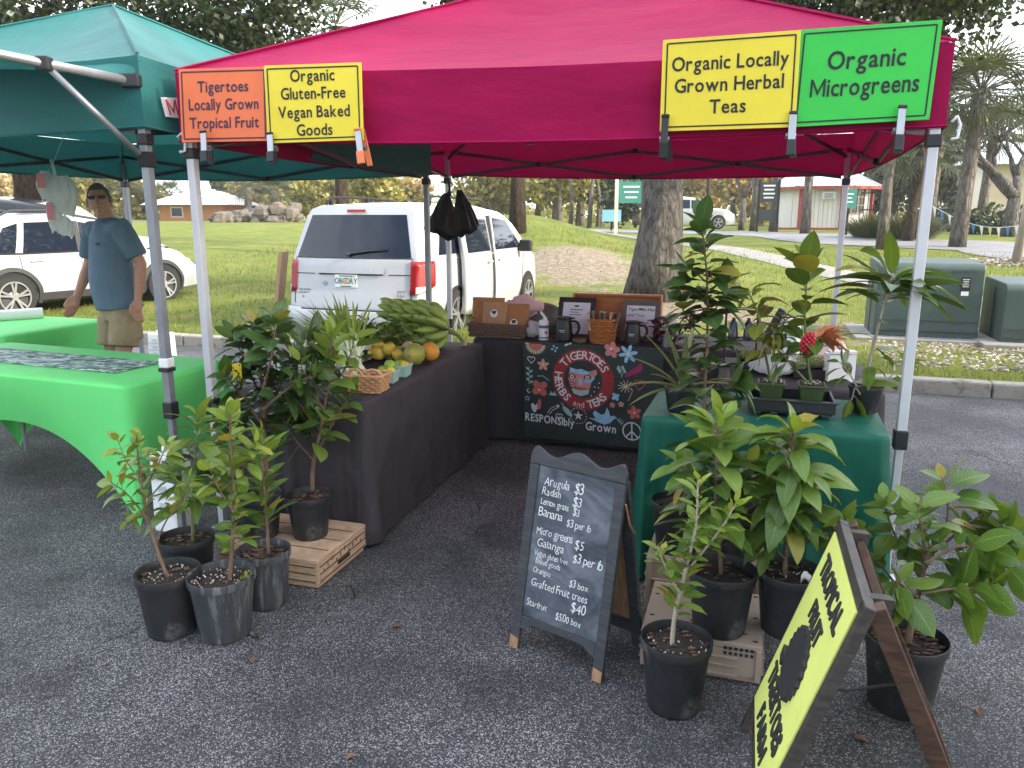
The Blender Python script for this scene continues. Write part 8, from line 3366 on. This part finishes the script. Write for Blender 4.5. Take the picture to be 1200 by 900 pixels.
# local axes: faces -y; +x is his left
shL, elL, wrL = V((.185, .01, 1.465)), V((.245, .08, 1.20)), V((.235, .02, .945))
shR, elR, wrR = V((-.185, -.01, 1.465)), V((-.25, -.05, 1.21)), V((-.225, -.19, .99))
hipL, knL, anL = V((.10, 0, .95)), V((.12, -.10, .52)), V((.13, .14, .11))
hipR, knR, anR = V((-.10, 0, .95)), V((-.11, -.06, .52)), V((-.11, -.10, .09))
body = MB()
ell(body, [(0, 0, .84, .115, .085), (0, 0, .95, .128, .095), (0, -.01, 1.10, .138, .11), (0, 0, 1.30, .145, .10), (0, 0, 1.44, .15, .09), (0, .01, 1.51, .09, .07), (0, .01, 1.54, .062, .062), (0, -.005, 1.60, .058, .062)])
HC = V((-.0, -.02, 1.668))
yaw = R(54)
def hd(x, y, z):
    return HC + V((x * math.cos(yaw) - y * math.sin(yaw), x * math.sin(yaw) + y * math.cos(yaw), z))
def headfn(s, q):
    a, b_ = 2 * PI * s, PI * (q - .5)
    d = V((math.cos(a) * math.cos(b_), math.sin(a) * math.cos(b_), math.sin(b_)))
    x, y, z = d.x * .076, d.y * .096, d.z * .118
    if z < 0:
        x *= 1 - .26 * (-z / .118)
        if y < 0:
            y *= 1 - .10 * (-z / .118)
        else:
            y *= 1 - .38 * (-z / .118)
    return hd(x, y, z)
body.grid(headfn, 28, 20, closed=True)
body.tube([hd(0, -.085, .022), hd(0, -.100, -.002), hd(0, -.110, -.020), hd(0, -.090, -.027)], [.008, .010, .013, .009], 8)      # nose
body.blob(hd(0, -.080, -.092), .030, 10, 8, sq=(1, .8, .8))                                                                     # chin
body.blob(hd(0, -.088, -.056), .018, 10, 8, sq=(1.4, .55, .6))
for sx in (-1, 1):
    body.blob(hd(sx * .078, .008, -.005), .022, 8, 8, sq=(.45, .8, 1.4))
    body.blob(hd(sx * .034, -.082, .034), .020, 8, 6, sq=(1.2, .5, .4))
body.tube([V((0, .012, 1.50)), V((0, 0, 1.60)), hd(0, .01, -.03)], [.064, .060, .062], 14)
def arm(sh, el, wr, sgn):
    body.tube([sh + V((-sgn * .05, 0, .0)), sh, sh.lerp(el, .35), sh.lerp(el, .8), el, el.lerp(wr, .3), el.lerp(wr, .75), wr], [.055, .058, .052, .043, .042, .043, .032, .027], 14)
    d = (wr - el).normalized()
    side_ = V((0, -1, 0)) - d * d.dot(V((0, -1, 0)))
    side_.normalize()
    nrm = d.cross(side_)
    pc_ = wr + d * .05
    for k in range(4):
        f0 = wr + d * .085 + side_ * (.030 - .020 * k)
        ln_ = (.072, .082, .078, .062)[k]
        cur = nrm * (.014 * -sgn)
        body.tube([wr + d * .02 + side_ * (.018 - .012 * k), f0, f0 + d * ln_ * .45 + cur, f0 + d * ln_ * .8 + cur * 2.4, f0 + d * ln_ + cur * 3.6], [.013, .0115, .0105, .0095, .007], 8)
    body.tube([wr + d * .015 + side_ * .02, wr + d * .05 + side_ * .045, wr + d * .085 + side_ * .055 - nrm * sgn * .008, wr + d * .112 + side_ * .052 - nrm * sgn * .018], [.014, .0135, .011, .008], 8)
    body.tube([wr, wr + d * .03, wr + d * .09], [.026, .032, .030], 12)
arm(shL, elL, wrL, 1)
arm(shR, elR, wrR, -1)
for hp_, kn, an in ((hipL, knL, anL), (hipR, knR, anR)):
    body.tube([hp_ + V((0, 0, .02)), hp_.lerp(kn, .3), hp_.lerp(kn, .8), kn, kn.lerp(an, .25) + V((0, .02, 0)), kn.lerp(an, .8), an, an + V((0, .0, -.05))], [.072, .078, .062, .056, .056, .038, .036, .038], 16)
bd = body.build('body', M['skin'], man)
remesh(bd, .0075, 3)
bd.scale = (K, K, K)
m_ = MB()
ell(m_, [(0, .0, .88, .190, .156), (0, -.005, .91, .190, .156), (0, -.02, 1.02, .180, .156), (0, -.02, 1.14, .174, .152), (0, -.01, 1.27, .174, .134), (0, 0, 1.38, .180, .120), (0, .005, 1.455, .158, .100), (0, .01, 1.515, .105, .085), (0, .01, 1.535, .076, .074), (0, .008, 1.545, .068, .068)])
for sh, el, sgn in ((shL, elL, 1), (shR, elR, -1)):
    m_.tube([sh + V((-sgn * .09, 0, -.02)), sh + V((-sgn * .01, 0, .0)), sh.lerp(el, .35) + V((sgn * .006, 0, 0)), sh.lerp(el, .80) + V((sgn * .008, 0, 0))], [.085, .080, .076, .074], 18)
so = m_.build('t_shirt', M['shirt_blue'], man)
remesh(so, .011, 3)
so.scale = (K, K, K)
m_ = MB()
m_.blob(V((.10, -.142, 1.36)), .020, 10, 6, sq=(1.1, .25, .5)); m_.blob(V((.122, -.135, 1.362)), .010, 8, 5, sq=(1, .3, 1))
pk = m_.build('pocket_emblem', M['pocket_mark'], man)
pk.scale = (K, K, K)
m_ = MB()
ell(m_, [(0, 0, .80, .16, .125), (0, 0, .90, .166, .130), (0, 0, .99, .160, .125)])
for hp_, kn, sx in ((hipL, knL, 1), (hipR, knR, -1)):
    m_.tube([hp_ + V((-sx * .02, 0, -.04)), hp_.lerp(kn, .35), hp_.lerp(kn, .62), hp_.lerp(kn, .80)], [.082, .104, .106, .106], 20)
    m_.box(hp_.lerp(kn, .5) + V((sx * .102, .02, 0)), (.02, .13, .16))
sh_ = m_.build('shorts', M['shorts_khaki'], man)
remesh(sh_, .012, 2)
sh_.scale = (K, K, K)
m_ = MB()
def hairfn(s, q):
    a, b_ = 2 * PI * s, PI * (.5 * q)
    d = V((math.cos(a) * math.cos(b_), math.sin(a) * math.cos(b_), math.sin(b_)))
    low = -.022 + .096 * ss(-.3, -.7, d.y) - .06 * max(0, d.y)
    k = 1 + .03 * MN.noise(d * 9)
    zz = low + (.126 - low) * math.sin(PI * .5 * q)
    w_ = math.sqrt(max(0.0, 1 - (zz / .1265) ** 2))
    return hd(math.cos(a) * .0765 * w_ * k, math.sin(a) * .0965 * w_ * k + .002, zz * .968 * k)
m_.grid(hairfn, 32, 10, closed=True)
hr = m_.build('hair', M['hair'], man, smooth=True, solid=.006)
hr.scale = (K, K, K)
m_ = MB()
for sx in (-1, 1):
    o_ = [hd(sx * (.010 + .048 * a), -.094 + .014 * a * a, .020 + .015 * b_) for a, b_ in ((0, .6), (.5, .9), (1, .7), (1, -.5), (.7, -1), (.25, -1), (0, -.4))]
    m_.prism(o_, hd(0, -.096, 0) - hd(0, -.090, 0))
    m_.bar(hd(sx * .062, -.082, .030), hd(sx * .080, .0, .028), .004, .006)
m_.bar(hd(-.012, -.098, .028), hd(.012, -.098, .028), .004, .005)
gl_ = m_.build('glasses', M['black_plastic'], man)
gl_.scale = (K, K, K)
m_ = MB()
m_.tube([hd(-.022, -.0985, -.056), hd(0, -.1025, -.055), hd(.022, -.0985, -.056)], .0035, 6)
mo_ = m_.build('mouth', M['lips'], man)
mo_.scale = (K, K, K)
for an in (anL, anR):
    m_ = MB()
    m_.blob(an + V((0, -.06, -.055)), .1, 14, 8, sq=(.46, 1.35, .42))
    m_.box(an + V((0, -.06, -.085)), (.085, .26, .02))
    o = m_.build('shoe', M['shoe'], man, smooth=True)
    o.scale = (K, K, K)

# ------------------------------------------------------------ the light haze of the morning air
hm = bpy.data.materials.new('haze')
hm.use_nodes = True
ht = hm.node_tree
ht.nodes.remove(ht.nodes['Principled BSDF'])
pv = ht.nodes.new('ShaderNodeVolumePrincipled')
pv.inputs['Color'].default_value = (.95, .95, .92, 1)
pv.inputs['Density'].default_value = .0008
pv.inputs['Anisotropy'].default_value = .3
ht.links.new(pv.outputs['Volume'], ht.nodes['Material Output'].inputs['Volume'])
stuff(MB().box((0, 150, 20), (1400, 1100, 42.2)).build('haze', hm), 'thin pale morning haze over the park', 'haze')
